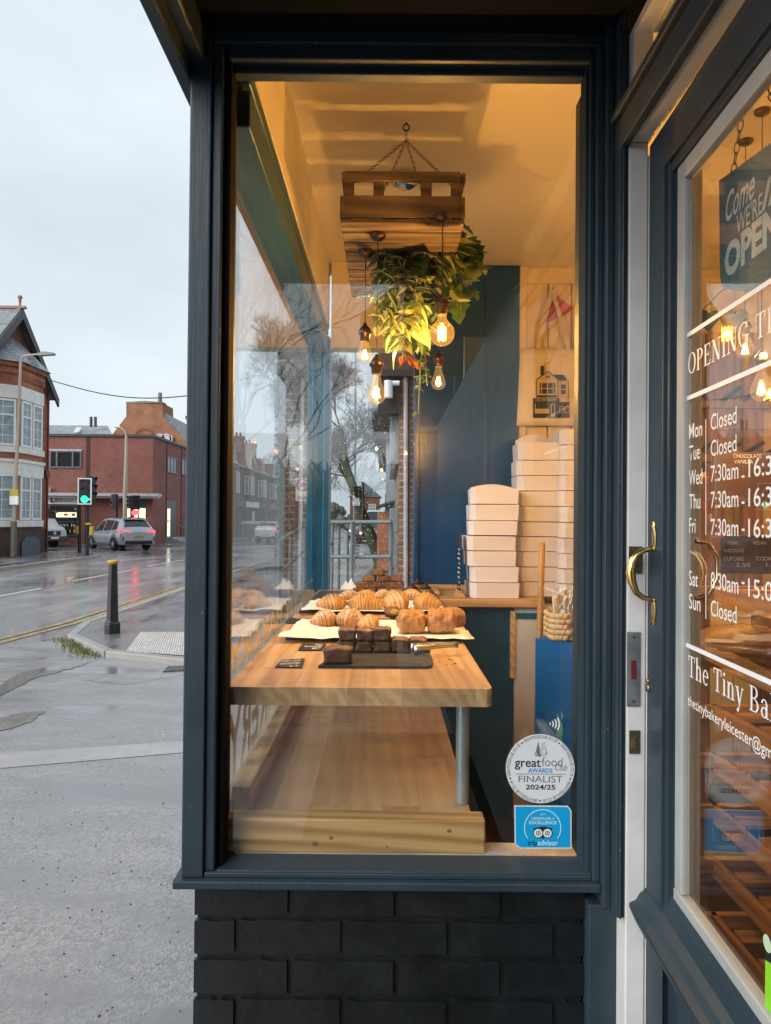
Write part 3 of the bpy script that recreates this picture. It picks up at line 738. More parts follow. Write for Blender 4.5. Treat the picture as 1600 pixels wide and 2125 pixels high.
for t, t2, y in (('7:30am', '16:30', 1000), ('7:30am', '16:30', 1054), ('7:30am', '16:30', 1110), ('8:30am', '15:00', 1220)):
    dtext(t, 1475, y, 34, .7, endpx=1532, bold=.002)
    o_ = dpx(1538, y); dtext('-', 1539, y, 34, .7, bold=.002, endpx=1545)
    yy = y+(1553-1475)*(1078-y)/675*-.0
    z_ = dpx(1475, y).z; q = dpx(1553, 1078); 
    o2 = Vector((q.x, q.y, z_)); text(t2, o2, DU, DV, 34*dpx(1475, y).y/F/.70, VINYL, 'lettering', door, bold=.002, fit=.097)
dtext('thetinybakeryleicester@gmail.com', 1427, 1462, 21, .6, endpx=1655, bold=.002)
# a small hand built serif alphabet (capital height 1)
def G(ch):
    st, th, sf = .13, .05, .045; q = []
    rect = lambda a, b_, c, d: q.append([(a, b_), (c, b_), (c, d), (a, d)])
    def ln(x0, y0, x1, y1, t):     # slanted stroke with level ends
        q.append([(x0-t/2, y0), (x0+t/2, y0), (x1+t/2, y1), (x1-t/2, y1)])
    def ring(cx, cy, ao, bo, ai, bi, a0=0, a1=360, k=18):
        A = [R(a0+(a1-a0)*i/k) for i in range(k+1)]
        for i in range(k):
            q.append([(cx+ao*math.cos(A[i]), cy+bo*math.sin(A[i])), (cx+ao*math.cos(A[i+1]), cy+bo*math.sin(A[i+1])), (cx+ai*math.cos(A[i+1]), cy+bi*math.sin(A[i+1])), (cx+ai*math.cos(A[i]), cy+bi*math.sin(A[i]))])
    serif = lambda x, y, w=.3: rect(x-w/2, y if y == 0 else y-sf, x+w/2, y+sf if y == 0 else y)
    w = .7
    if ch == 'O': ring(.4, .5, .4, .52, .27, .475); w = .84
    elif ch == 'P': rect(.1, 0, .1+st, 1); serif(.165, 0); serif(.12, 1, .2); ring(.3, .74, .32, .26, .19, .215, -90, 90); rect(.2, .955, .3, 1); rect(.2, .48, .3, .525); w = .68
    elif ch == 'E': rect(.1, 0, .1+st, 1); rect(.02, .95, .6, 1); rect(.02, 0, .62, .05); rect(.2, .48, .48, .53); rect(.55, .78, .6, 1); rect(.57, 0, .62, .24); rect(.45, .4, .49, .6); w = .7
    elif ch == 'N': rect(.12, 0, .17, 1); rect(.66, 0, .71, 1); ln(.15, 1, .66, 0, .17); serif(.14, 0, .26); serif(.69, 1, .26); serif(.1, 1, .2); w = .86
    elif ch == 'I': rect(.12, 0, .12+st, 1); serif(.185, 0, .34); serif(.185, 1, .34); w = .4
    elif ch == 'G': ring(.42, .5, .4, .52, .27, .47, 40, 330); rect(.60, .0, .60+st, .42); serif(.66, .45, .3); rect(.66, .72, .71, 1.0); w = .84
    elif ch == 'T': rect(.3, 0, .3+st, 1); rect(.02, .95, .72, 1); rect(.02, .74, .07, 1); rect(.67, .74, .72, 1); serif(.365, 0, .34); w = .74
    elif ch == 'M': rect(.1, 0, .15, 1); rect(.78, 0, .78+st, 1); ln(.16, 1, .47, 0, .15); ln(.8, 1, .49, 0, .06); serif(.12, 0, .24); serif(.84, 0, .32); serif(.1, 1, .2); serif(.86, 1, .22); w = 1.02
    elif ch == 'S': ring(.32, .75, .27, .27, .16, .22, 20, 270); ring(.32, .25, .3, .27, .18, .22, -160, 90); w = .64
    elif ch == 'B': rect(.1, 0, .1+st, 1); rect(.02, .955, .36, 1); rect(.02, 0, .38, .045); rect(.2, .5, .36, .545); ring(.34, .77, .27, .23, .15, .19, -90, 90); ring(.36, .27, .32, .27, .19, .225, -90, 90); w = .74
    elif ch == 'h': rect(.08, 0, .08+st, 1.05); serif(.145, 0, .28); serif(.1, 1.05, .16); ring(.33, .42, .22, .28, .10, .23, 0, 150); rect(.43, 0, .43+st-.01, .42); serif(.49, 0, .27); w = .66
    elif ch == 'n': rect(.08, 0, .08+st, .68); serif(.145, 0, .28); serif(.1, .68, .16); ring(.33, .42, .22, .28, .10, .23, 0, 150); rect(.43, 0, .43+st-.01, .42); serif(.49, 0, .27); w = .66
    elif ch == 'i': rect(.1, 0, .1+st, .68); serif(.165, 0, .3); serif(.12, .68, .16); ring(.165, .9, .08, .08, .0, .0); w = .34
    elif ch == 'e': ring(.3, .34, .27, .36, .15, .31, 0, 320); rect(.08, .36, .56, .405); w = .6
    elif ch == 'a': ring(.26, .19, .22, .21, .11, .165); ring(.27, .48, .22, .22, .11, .175, 0, 170); rect(.37, .06, .37+st-.01, .5); rect(.42, 0, .58, .05); w = .6
    elif ch == 'k': rect(.08, 0, .08+st, 1.05); serif(.145, 0, .28); serif(.1, 1.05, .16); ln(.2, .3, .48, .66, .06); ln(.3, .42, .53, 0, .15); serif(.48, .68, .24); serif(.54, 0, .26); w = .66
    elif ch == 'r': rect(.08, 0, .08+st, .68); serif(.145, 0, .28); serif(.1, .68, .16); ring(.33, .45, .2, .25, .1, .2, 50, 150); ring(.42, .6, .07, .07, 0, 0); w = .52
    elif ch == 'y': ln(.12, .68, .33, .0, .14); ln(.54, .68, .24, -.3, .06); serif(.12, .68, .26); serif(.54, .68, .2); ring(.19, -.27, .08, .08, 0, 0); w = .62
    else: w = .34
    return q, w
def serif_text(body, o, U, V, cap, m, name, parent, xs=1.0, fit=None):
    U, V, N = basis(U, V); polys = []; x = 0
    for ch in body:
        q, w = G(ch); polys += [[(x+a, c) for a, c in pl] for pl in q]; x += w+.06
    if fit: xs = fit/(x*cap)
    b = MB()
    for i, pl in enumerate(polys): b.add([Vector(o)+U*(a*cap*xs)+V*(c*cap)+N*(1e-5*(i % 7)) for a, c in pl], [list(range(len(pl)))])
    return b.build(name, m, parent)
o_ = dpx(1428, 778); serif_text('OPENING TIMES', o_, DU, DV, 42*o_.y/F, VINYL, 'lettering', door, fit=.42)
o_ = dpx(1428, 1402); serif_text('The Tiny Bakery', o_, DU, DV, 43*o_.y/F, VINYL, 'lettering', door, fit=.41)
# frosted lettering strip on the street window, read from outside
FROST = plain('cream_vinyl', (.74, .72, .64), .6, .05)
serif_dir = Vector((0, -1, 0))
for k, (z_, s) in enumerate(((H-.40, .08), (H-.665, .165))):
    text('THE TINY BAKERY', (GX-.001, 3.86, z_), serif_dir, (0, 0, 1), s/.7, FROST, 'window_lettering', shop, fit=2.1, bold=.03)

# ---------------------------------------------------------------- stickers on the near window
def wpx(px, py, y=1.6262): return P(px, py, y)
NV = plain('navy_ink', (.01, .018, .05), .5, .1); BLUEI = plain('blue_ink', (.02, .18, .62), .5, .1); GREYI = plain('grey_ink', (.13, .15, .18), .5, .1)
X_, Z_ = Vector((1, 0, 0)), Vector((0, 0, 1))
c0 = wpx(1121, 1595); rad = 71*1.626/F
st = thing('round_sticker', 'round white award finalist sticker stuck low on the window glass', 'sticker', c0)
b = MB(); b.lathe([(rad, .0008), (rad, -.0008)], c0+Vector((0, -.0004, 0)), (0, 1, 0), 64); b.build('sticker_disc', plain('sticker_white', (.62, .66, .69), .45, .04), st)
tp = c0-Vector((0, .0016, 0)); mm_ = 1.626/F
ringl = []; dots = MB()
for j in range(5):
    s = 'GREATFOODCLUB.CO.UK'
    for i, ch in enumerate(s):
        a = R(90+36-j*72-6) - R(60)*(i/(len(s)-1))
        rr_ = rad*.885; d = Vector((math.cos(a), 0, math.sin(a))); U = Vector((math.sin(a), 0, -math.cos(a)))
        ringl.append(text(ch, tp+d*rr_, U, d, 6.5*mm_/.7*1.0, GREYI, 'ring_lettering', None, align='CENTER', xs=.8))
    a = R(90+36-j*72+0); d = Vector((math.cos(a), 0, math.sin(a)))
    dots.disc(tp+d*rad*.92, .0022, X_, Z_, 8)
dots.build('ring_dots', NV, st)
join(ringl, 'ring_lettering', GREYI, st)
def stext(s, px, py, cap, m, endpx, bold=0, shear=0, par=st):
    o_ = wpx(px, py, tp.y); return text(s, o_, X_, Z_, cap*mm_/.72, m, 'lettering', par, fit=(endpx-px)*mm_, bold=bold, shear=shear)
stext('great', 1068, 1591, 19, NV, 1122, .012); stext('food', 1124, 1590, 19, GREYI, 1167, -.004)
stext('Club', 1152, 1599, 14, GREYI, 1177, -.003, .35)
stext('AWARDS', 1096, 1603, 9, BLUEI, 1146, .02); stext('FINALIST', 1076, 1623, 14, GREYI, 1167)
stext('2024/25', 1091, 1638, 10, NV, 1152, .02)
b = MB(); o_ = wpx(1070, 1606.5, tp.y); b.box(o_.x, o_.x+104*mm_, o_.y-.0002, o_.y, o_.z, o_.z+1.2*mm_); b.build('ruled_line', GREYI, st)
b = MB()       # faceted crystal head emblem
E = lambda *pp: [wpx(x, y, tp.y-.0001*k) for k, (x, y) in enumerate(pp)]
for mi, pp in ((0, [(1112, 1560), (1117, 1538), (1121, 1560), (1119, 1567)]), (1, [(1121, 1560), (1123, 1542), (1132, 1540), (1128, 1551)]), (1, [(1128, 1551), (1134, 1549), (1133, 1556), (1122, 1558)]), (2, [(1108, 1566), (1114, 1556), (1120, 1569)]), (1, [(1120, 1569), (1124, 1556), (1130, 1569)]), (2, [(1130, 1569), (1133, 1553), (1136, 1566)]), (0, [(1116, 1570), (1120, 1562), (1124, 1570)]), (2, [(1110, 1570), (1114, 1562), (1117, 1570)])):
    b.add([wpx(x, y, tp.y) for x, y in pp], [list(range(len(pp)))], mi)
b.build('head_emblem', [GREYI, plain('pale_ice_ink', (.45, .5, .58), .5), plain('mid_ice_ink', (.28, .36, .46), .5)], st)
# square blue sticker
sq = thing('square_sticker', 'bright blue rectangular certificate sticker with owl eyes emblem at the window bottom', 'sticker', wpx(1126, 1716))
b = MB()
for (k, mi, y_) in ((0, 0, 1.6262), (2.6, 1, 1.6258)):
    pp = [(1067+k, 1671+k), (1180, 1672+k), (1187-k, 1680), (1187-k, 1762-k), (1078, 1762-k), (1068+k, 1754)]
    pp = [(1067+k, 1671+k), (1178-k*.3, 1672+k), (1186-k, 1682+k*.3), (1186-k, 1761-k), (1080+k*.3, 1761-k), (1068+k, 1752-k*.3)]
    b.prism([wpx(x, y, y_) for x, y in pp], (0, -.0004, 0), mi)
b.build('sticker_sheet', [plain('sticker_edge', (.62, .68, .72), .4), plain('sticker_cyan', (.004, .32, .66), .4, .05)], sq)
tp2 = 1.6252
def stext2(s, px, py, cap, m, endpx, bold=0, shear=0):
    o_ = wpx(px, py, tp2); return text(s, o_, X_, Z_, cap*mm_/.72, m, 'lettering', sq, fit=(endpx-px)*mm_, bold=bold, shear=shear)
LB = plain('pale_blue_ink', (.45, .68, .8), .5, .05)
stext2('2019', 1121, 1692, 4, LB, 1132, .01); stext2('CERTIFICATE', 1103, 1701, 5.2, LB, 1143, .02); stext2('of', 1145, 1701, 5.2, LB, 1151, .01, .3)
stext2('EXCELLENCE', 1098, 1710, 6.5, LB, 1155, .025); stext2('trip', 1095, 1754, 11, NV, 1115, .02); stext2('advisor', 1115.5, 1754, 11, LB, 1158, .02)
b = MB(); cc = wpx(1126, 1718, tp2); b.disc(cc, 38.5*mm_, X_, Z_, 40, 0, 36.5*mm_, R(-35), R(215))
pc = tp2-.0003
for x in (1117, 1136):
    for r_, mi, dy in ((10.5, 1, 0), (8.8, 2, .0002), (4.8, 1, .0004), (3.3, 2, .0006), (1.6, 1, .0008)): b.disc(wpx(x, 1729, pc-dy), r_*mm_, X_, Z_, 24, mi)
b.add([wpx(*q, pc+.0001) for q in ((1106, 1719), (1112, 1718), (1119, 1716), (1126, 1715), (1134, 1716), (1141, 1718), (1147, 1719), (1143, 1724), (1126, 1742), (1110, 1724))], [list(range(10))], 1)
b.build('owl_emblem', [LB, NV, plain('owl_white', (.7, .74, .76), .5)], sq)
# contactless payment sticker (clear film)
ct = thing('contactless_sticker', 'small clear contactless payment sticker with four white curved bars', 'sticker', wpx(1151, 1502))
b = MB(); b.box(wpx(1118, 1480).x, wpx(1181, 1480).x, 1.6262, 1.6266, wpx(1118, 1524).z, wpx(1118, 1480).z); b.build('clear_film', glass('clear_film', .06), ct)
b = MB()
for k, (r_, w) in enumerate(((5, 2.2), (11, 2.4), (17, 2.6), (23.5, 2.8))):
    b.disc(wpx(1137, 1502, 1.6256), (r_+w/2)*mm_, X_, Z_, 14, 0, (r_-w/2)*mm_, R(-33), R(33))
b.build('wave_bars', VINYL, ct)
# ---------------------------------------------------------------- display table, lower shelf and rails
ZTB = H-.395                                   # table top
tab = thing('display_table', 'oak worktop display table holding pastries in the bay window', 'table', (-.05, 2.7, ZTB-.04))
b = MB()
tl, tr = -.369, .2545
e = [(tl, 1.668), (tr-.02, 1.668), (tr, 1.69), (tr, 3.40), (tl+.05, 4.02), (tl, 4.02)]
b.prism([(x, y, ZTB-.042) for x, y in [(tl, 1.668), (tr-.012, 1.668), (tr, 1.68), (tr, 3.57), (.12, 3.99), (tl, 3.99)]], (0, 0, .042))
b.build('worktop', OAK, tab, bevel=.004)
b = MB(); b.tube([(.196, 1.77, H-.70), (.196, 1.77, ZTB-.042)], .0165, 20, 0, True); b.lathe([(.03, 0), (.03, .006)], (.196, 1.77, ZTB-.049), n=20); b.build('leg', GALV, tab)
b = MB(); b.tube([(.16, 3.3, H-.70), (.16, 3.3, ZTB-.042)], .0165, 16); b.build('leg', GALV, tab)
ZL = H-.702
low = thing('lower_shelf', 'empty oak shelf board below the display table with pine edge rails', 'shelf', (-.05, 2.4, ZL-.04))
b = MB(); b.box(-.36, .212, 1.70, 3.6, ZL-.04, ZL); b.build('shelf_board', OAK2, low, bevel=.003)
b = MB(); b.box(-.372, .236, 1.641, 1.695, ZL-.065, ZL+.012); b.build('front_rail', PINE, low, bevel=.004)
b = MB(); b.box(-.36, -.315, 1.70, 3.9, ZL+.002, ZL+.062); b.build('side_rail', OAKY, low, bevel=.003)
def T(px, py, z=ZTB): return onZ(px, py, z)
# counter shelf along the navy wall
cs = thing('counter_shelf', 'wooden counter shelf under the stacked cake boxes along the navy wall', 'shelf', (.5, 3.7, ZTB-.04))
b = MB(); b.box(.259, .80, 3.56, 4.035, ZTB-.040, ZTB-.001); b.build('shelf_board', OAKX, cs, bevel=.003)
b = MB(); b.box(.17, .62, 4.00, 4.035, ZTB, ZTB+.03); b.box(.26, .285, 3.7, 4.0, ZTB, ZTB+.025); b.build('upstand', OAKX, cs, bevel=.002)
b = MB(); b.box(.27, .65, 3.61, 3.65, 0.22, ZTB-.041); b.build('front_panel', plain('scuffed_navy_panel', (.010, .04, .068), .35, .35, 5, .2, 20), cs)
a0, a1 = P(1059, 1408, 3.585), P(1070, 1268, 3.585)
b = MB(); b.box(a0.x, a1.x, 3.58, 3.609, a0.z, a1.z); b.build('edge_batten', OAKY, cs, bevel=.002)
# white cupboard behind the till side
wc = thing('white_cupboard', 'plain white cupboard with a narrow blue tile strip under the counter', 'cupboard', (.85, 3.5, ZF))
b = MB(); b.box(.657, 1.02, 3.59, 3.95, ZF, ZTB-.042); b.build('carcass', plain('white_laminate', (.55, .52, .5), .4, .08, 4), wc, bevel=.002)
b = MB()
for k in range(9): b.box(.659+k*.028, .659+k*.028+.026, 3.583, 3.59, ZTB-.098, ZTB-.070)
b.build('tile_strip', plain('blue_tiles', (.01, .09, .15), .2, .3, 30), wc)
# blue cabinet with basket
bx0, bz = P(1112, 1325, 2.93), P(1113, 1324, 2.93).z
bc = thing('blue_cabinet', 'bright blue painted cabinet standing in front of the cake boxes', 'cabinet', (.85, 2.98, ZF))
cab = [(.62, 2.93), (.80, 2.74), (1.10, 3.02), (.92, 3.22)]; b = MB(); b.prism([(x, y, ZF) for x, y in cab], (0, 0, bz-ZF)); b.build('cabinet_body', plain('bright_blue_paint', (.006, .115, .36), .32, .12, 3, .1, 20), bc, bevel=.004)
b = MB(); b.prism([(.634-.003, 2.915-.003, ZF+.08), (.79-.003, 2.751-.003, ZF+.08), (.79-.003, 2.751-.003, bz-.02), (.634-.003, 2.915-.003, bz-.02)], (.003, .003, 0)); b.build('cabinet_door', bpy.data.materials['bright_blue_paint'], bc, bevel=.002)
bk = thing('woven_basket', 'pale woven seagrass basket standing on the blue cabinet', 'basket', (.775, 2.93, bz))
b = MB(); random.seed(4)
w2, d2 = .105, .08; cx_, cy_ = .775, 2.93
per = []
for k in range(64):
    a = 2*math.pi*k/64; c_, s_ = math.cos(a), math.sin(a)
    per.append((cx_+w2*math.copysign(abs(c_)**.45, c_), cy_+d2*math.copysign(abs(s_)**.45, s_), a))
for row in range(5):
    for k in range(0, 64, 2):
        i = (k+row) % 64; x, y, a = per[i]; x2, y2, _ = per[(i+1) % 64]; t = math.atan2(y2-y, x2-x)
        b.blob((x, y, bz+.013+row*.0215), (.0165, .0085, .0125), rotz(t) @ Matrix.Rotation(R(24 if row % 2 else -24), 3, 'Y'), 8, 5)
b.build('weave', plain('seagrass', (.56, .42, .24), .65, .22, 30, .3, 90), bk)
b = MB(); b.box(cx_-w2*.93, cx_+w2*.93, cy_-d2*.93, cy_+d2*.93, bz+.004, bz+.05); b.build('base', bpy.data.materials['seagrass'], bk)
bs = thing('breadstick_bags', 'clear bags of pale breadsticks standing in the woven basket', 'breadsticks', (cx_, cy_, bz+.05))
b = MB()
for k in range(22):
    x, y = cx_+random.uniform(-.085, .085), cy_+random.uniform(-.06, .06)
    b.tube([(x, y, bz+.055), (x+random.uniform(-.012, .012), y+random.uniform(-.01, .01), bz+random.uniform(.17, .20))], .0075, 7)
b.build('breadsticks', plain('breadstick', (.62, .50, .30), .6, .12, 30, .2), bs)
def crumple(b, x0, x1, y, z0, z1, nx=9, nz=9, amp=.006):
    vs = [(x0+(x1-x0)*i/nx, y+random.uniform(-amp, amp), z0+(z1-z0)*j/nz+(random.uniform(-amp, amp) if j == nz else 0)) for j in range(nz+1) for i in range(nx+1)]
    b.add(vs, [(j*(nx+1)+i, j*(nx+1)+i+1, (j+1)*(nx+1)+i+1, (j+1)*(nx+1)+i) for j in range(nz) for i in range(nx)])
b = MB()
for k in range(3): crumple(b, cx_-.095+k*.06, cx_-.03+k*.06, cy_-.075+.01*k, bz+.06, bz+.215, amp=.005)
b.build('clear_bag', glass('cellophane', .10, (.93, .93, .92)), bs)
# broom handle
dw = thing('broom_handle', 'slim round wooden broom handle leaning upright beside the blue cabinet', 'broom handle', (.66, 2.9, ZF))
p0, p1 = P(1119, 1400, 3.0), P(1125, 1128, 3.0); q0 = p1+(p0-p1)*3.2; q0.z = max(q0.z, ZF+.06)
b = MB(); b.tube([q0, p1, p1+Vector((0, 0, .006))], [.0135, .0135, .009], 14); b.build('pole', DOWEL, dw)
b = MB(); b.box(q0.x-.15, q0.x+.12, q0.y-.03, q0.y+.03, ZF, q0.z+.02); b.build('broom_head', DARKM, dw, bevel=.01)
# ---------------------------------------------------------------- cake boxes
def boxmesh(w, d, h, open_lid, seed):
    rnd = random.Random(seed); b = MB(); t = .028   # bevelled front corner
    wb = w-.006
    prof = [(-w/2+t, 0), (w/2, 0), (w/2, d), (-w/2, d), (-w/2, t*1.2)]
    bot = [(-wb/2+t, .004), (wb/2, .004), (wb/2, d), (-wb/2, d), (-wb/2, t*1.2+.003)]
    n_ = 5; j = [rnd.uniform(-.003, .003) for _ in range(10)]
    vs = [(x, y, 0) for x, y in bot] + [(x+j[i]*.6, y+j[i+4]*.4, h+j[i]*.5) for i, (x, y) in enumerate(prof)]
    b.add(vs, [(i, (i+1) % n_, n_+(i+1) % n_, n_+i) for i in range(n_)] + [(4, 3, 2, 1, 0)])
    if not open_lid: b.add(vs[5:], [(0, 1, 2, 3, 4)])
    else:
        ins = [(x*.985, y*.985+.003, h-.002) for x, y in prof]; lowi = [(x*.97, y*.97+.004, .006) for x, y in prof]
        b.add(ins+lowi, [((i+1) % n_, i, n_+i, n_+(i+1) % n_) for i in range(n_)] + [(5, 6, 7, 8, 9)])
    o = b.build('tray', CARD); weld(o)
    return o
BOX = {}
def cake_box(x, y, z, w, h, label, open_lid=0, lidh=.03, rot=0, seed=0):
    t = thing('cake_box', label, 'cake box', (x, y, z), 'white cake boxes stacked on the counter')
    key = (round(w, 3), round(h, 3), open_lid, seed % 5)
    if key not in BOX:
        o = boxmesh(w, .20, h, open_lid, seed % 5); BOX[key] = o
    else:
        o = BOX[key].copy(); COL.objects.link(o)
    o.parent = t; o.matrix_parent_inverse = Matrix.Identity(4)
    if open_lid:
        b = MB(); k = 14; pts = []
        for i in range(k+1):
            u = i/k; pts.append((-w/2+.012+(w-.02)*u, .19+.01*(u-.5), h+lidh*(.25+.75*math.sin(math.pi*(.08+.84*u)))))
        bot = [(-w/2+.012+(w-.02)*i/k, .185, h-.01) for i in range(k+1)]
        b.add(bot+pts, [(i, i+1, k+1+i+1, k+1+i) for i in range(k)])
        f = b.build('lid_flap', CARD); f.parent = t; f.matrix_parent_inverse = Matrix.Identity(4)
        sm = f.modifiers.new('solid', 'SOLIDIFY'); sm.thickness = .0012
    t.rotation_euler.z = rot
    return t
ORD = ['bottom', 'second from bottom', 'third from bottom', 'fourth from bottom', 'fifth from bottom', 'sixth from bottom', 'seventh from bottom', 'eighth from bottom', 'ninth from bottom', 'tenth from bottom', 'eleventh from bottom']
def stack(pxl, pxr, bottoms, ybase, name, jits, opens, seed):
    d = ybase; zz = ZTB+.001; rnd = random.Random(seed); n_ = len(bottoms)-1
    for i in range(n_):
        h = (bottoms[i]-bottoms[i+1])*d/F
        a, c = P(pxl+jits[i], 1200, d), P(pxr+jits[i], 1200, d)
        pos = 'top box' if i == n_-1 else ORD[i]+' box'
        lab = 'white cake box, %s of the %s' % (pos.replace(' box', ''), name)
        cake_box((a.x+c.x)/2, d+rnd.uniform(-.006, .006), zz, c.x-a.x, h-.0045, lab, 1 if i in opens else 0, opens.get(i, 0) if opens else 0, R(rnd.uniform(-4, 4)), seed+i)
        zz += h
stack(973, 1074, [1239, 1206, 1173, 1140, 1108, 1077, 1043, 1010], 3.60, 'shortest left stack', [4, 2, -3, -3, -2, 2, 1], {6: .032}, 1)
stack(1072, 1163, [1235, 1204, 1173, 1141, 1110, 1079, 1047, 1015, 983, 951, 913], 3.70, 'tall middle stack beside the left stack', [4, -1, 2, -3, 1, 3, -2, 2, -1, 3], {9: .065, 8: .02}, 20)
stack(1160, 1255, [1238, 1208, 1177, 1145, 1113, 1080, 1047, 1014, 982, 950, 918, 886], 3.64, 'right stack cut off by the window frame', [3, 0, 4, -1, 2, 4, 0, 3, 1, 4, 2], {10: .02}, 40)
# menu card standing in a wooden block
mc = thing('menu_card', 'black chalk menu card standing in a small wooden block on the counter', 'menu card', P(957, 1232, 3.6))
a, c = P(953, 1232, 3.6), P(960, 1108, 3.6)
b = MB(); b.box(a.x+.004, a.x+.009, 3.62, 3.75, ZTB+.02, c.z); b.build('card_panel', BLACKB, mc, bevel=.002)
b = MB()
for k in range(9):
    z_ = ZTB+.05+k*.024; b.box(a.x+.0035, a.x+.0041, 3.626, 3.626+random.uniform(.03, .11), z_, z_+.006)
b.build('chalk_writing', CHALK, mc)
b = MB(); b.prism([(a.x-.02, 3.6, ZTB), (a.x+.032, 3.6, ZTB), (a.x+.026, 3.6, ZTB+.018), (a.x+.01, 3.6, ZTB+.034), (a.x, 3.6, ZTB+.034)], (0, .14, 0)); b.build('wooden_block', OAKX, mc, bevel=.002)
# ---------------------------------------------------------------- tote bag and bunting on the boards
BAGM = plain('tote_canvas', (.72, .59, .40), .8, .08, 12, .25, 200)
YT = 4.055
tb_ = thing('tote_bag', 'cream canvas tote bag printed with a shop front, hanging on the boarded wall', 'tote bag', P(1135, 610, YT))
b = MB(); random.seed(9); nx, nz_ = 10, 10
c4 = [(1072, 884), (1205, 884), (1203, 724), (1079, 724)]
vs = []
for j in range(nz_+1):
    for i in range(nx+1):
        u, v = i/nx, j/nz_
        px = (c4[0][0]*(1-u)+c4[1][0]*u)*(1-v)+(c4[3][0]*(1-u)+c4[2][0]*u)*v; py = c4[0][1]*(1-v)+c4[3][1]*v
        p = P(px, py, YT); vs.append((p.x, p.y-.008*math.sin(math.pi*u)-.006*math.sin(5*u+2*v)*(1-abs(2*v-1)*.5), p.z))
b.add(vs, [(j*(nx+1)+i, j*(nx+1)+i+1, (j+1)*(nx+1)+i+1, (j+1)*(nx+1)+i) for j in range(nz_) for i in range(nx)], 0, True)
o = b.build('bag_body', BAGM, tb_); q = o.modifiers.new('s', 'SOLIDIFY'); q.thickness = .006; q.offset = 1
def strap(b, pts, w=.022):
    for p, q in zip(pts, pts[1:]):
        p, q = Vector(p), Vector(q); d = (q-p).normalized(); s = Vector((d.z, 0, -d.x))*w/2
        b.add([p-s, q-s, q+s, p+s, p-s-Vector((0, .004, 0)), q-s-Vector((0, .004, 0)), q+s-Vector((0, .004, 0)), p+s-Vector((0, .004, 0))], [(4, 5, 6, 7), (0, 1, 5, 4), (2, 3, 7, 6), (0, 3, 2, 1)])
b = MB(); strap(b, [P(1117, 727, YT-.005), P(1129, 670, YT-.008), P(1144, 606, YT-.01)]); strap(b, [P(1180, 728, YT-.006), P(1165, 668, YT-.012), P(1147, 606, YT-.014)])
b.build('handles', plain('tote_strap', (.58, .47, .29), .8, .1, 12, .2, 200), tb_)
INK = plain('black_print', (.02, .016, .012), .6, .1)
PALE = plain('pale_print', (.5, .38, .22), .7, .1)
b = MB(); yb = YT-.022
def pr(x0, y0, x1, y1, mi=0, dy=0.0):
    b.add([P(x0, y1, yb-dy), P(x1, y1, yb-dy), P(x1, y0, yb-dy), P(x0, y0, yb-dy)], [(0, 1, 2, 3)], mi)
def pp_(pts, mi=0, dy=0.0): b.add([P(x, y, yb-dy) for x, y in pts], [list(range(len(pts)))], mi)
def ol(pts, w=1.2, mi=0, dy=.0004):
    for p, q in zip(pts, pts[1:]):
        a_, c_ = Vector((p[0], p[1])), Vector((q[0], q[1])); d = (c_-a_); s = Vector((-d.y, d.x)).normalized()*w/2
        pp_([tuple(a_-s), tuple(c_-s), tuple(c_+s), tuple(a_+s)], mi, dy)
pr(1106, 826, 1160, 867, 0); pr(1158, 834, 1182, 867, 0)                    # ground floor
pr(1110, 837, 1140, 858, 1, .001); pr(1111.5, 834, 1139.5, 848, 0, .0015); pr(1143, 838, 1152, 866, 1, .001); pr(1145, 840, 1150, 858, 0, .0015)
for x in (1161, 1172): pr(x, 843, x+9, 857, 1, .001); pr(x+1.2, 844, x+7.8, 856, 0, .0015)
pr(1106, 826, 1161, 834, 0, .002)
pp_([(1113, 786), (1137, 771), (1158, 786), (1158, 789), (1113, 789)], 1); ol([(1113, 788), (1137, 771), (1159, 788)], 2); pr(1133, 779, 1136, 785, 0, .001); pr(1138, 779, 1141, 785, 0, .001)
pp_([(1150, 777), (1170, 778), (1178, 790), (1160, 790)], 0); pr(1158, 790, 1180, 826, 1); ol([(1179, 788), (1181, 834)], 1); pr(1164, 798, 1174, 807, 0, .001); pr(1164, 809, 1174, 818, 0, .001)
pr(1112, 790, 1158, 826, 1); ol([(1113, 789), (1113, 826)], 1.6); ol([(1158, 789), (1158, 826)], 1.6)
for x, w in ((1120, 3), (1125, 10), (1137, 10), (1149, 3)):
    pr(x, 795, x+w, 805, 0, .001); pr(x, 807, x+w, 817, 0, .001)
pr(1115, 820, 1155, 825, 0, .0012); pr(1122, 759, 1129, 778, 0); ol([(1131, 772), (1132, 753), (1141, 752)], .9)
b.build('shop_print', [INK, PALE], tb_)
p = P(1110, 832.5, yb-.003); text('THE TINY BAKERY', p, X_, Z_, 6*YT/F/.7, PALE, 'lettering', tb_, fit=46*YT/F, bold=.01)
b = MB(); hk = P(1146, 604, YT); b.tube([hk+Vector((0, .03, .012)), hk+Vector((0, -.015, .01)), hk+Vector((0, -.028, 0)), hk+Vector((0, -.02, .02))], .004, 8); 
tag(b.build('wall_hook', BRASS), 'small brass hook on the boarded wall above the tote bag', 'hook')
t2_ = thing('tote_bag', 'second cream tote bag mostly hidden by the window frame', 'tote bag', P(1195, 700, 4.07))
b = MB(); b.prism([P(1185, 790, 4.075), P(1222, 830, 4.075), P(1222, 720, 4.075), P(1176, 730, 4.075)], (0, .012, 0)); b.build('bag_body', BAGM, t2_, bevel=.003)
b = MB(); strap(b, [P(1196, 727, 4.07), P(1194, 690, 4.07), P(1192, 650, 4.07)]); b.build('handle', bpy.data.materials['tote_strap'], t2_)
bu = thing('bunting', 'orange felt bunting flag pinned behind the tote bag straps', 'bunting', P(1150, 610, 4.09))
RED = plain('orange_felt', (.52, .07, .02), .85, .1, 20)
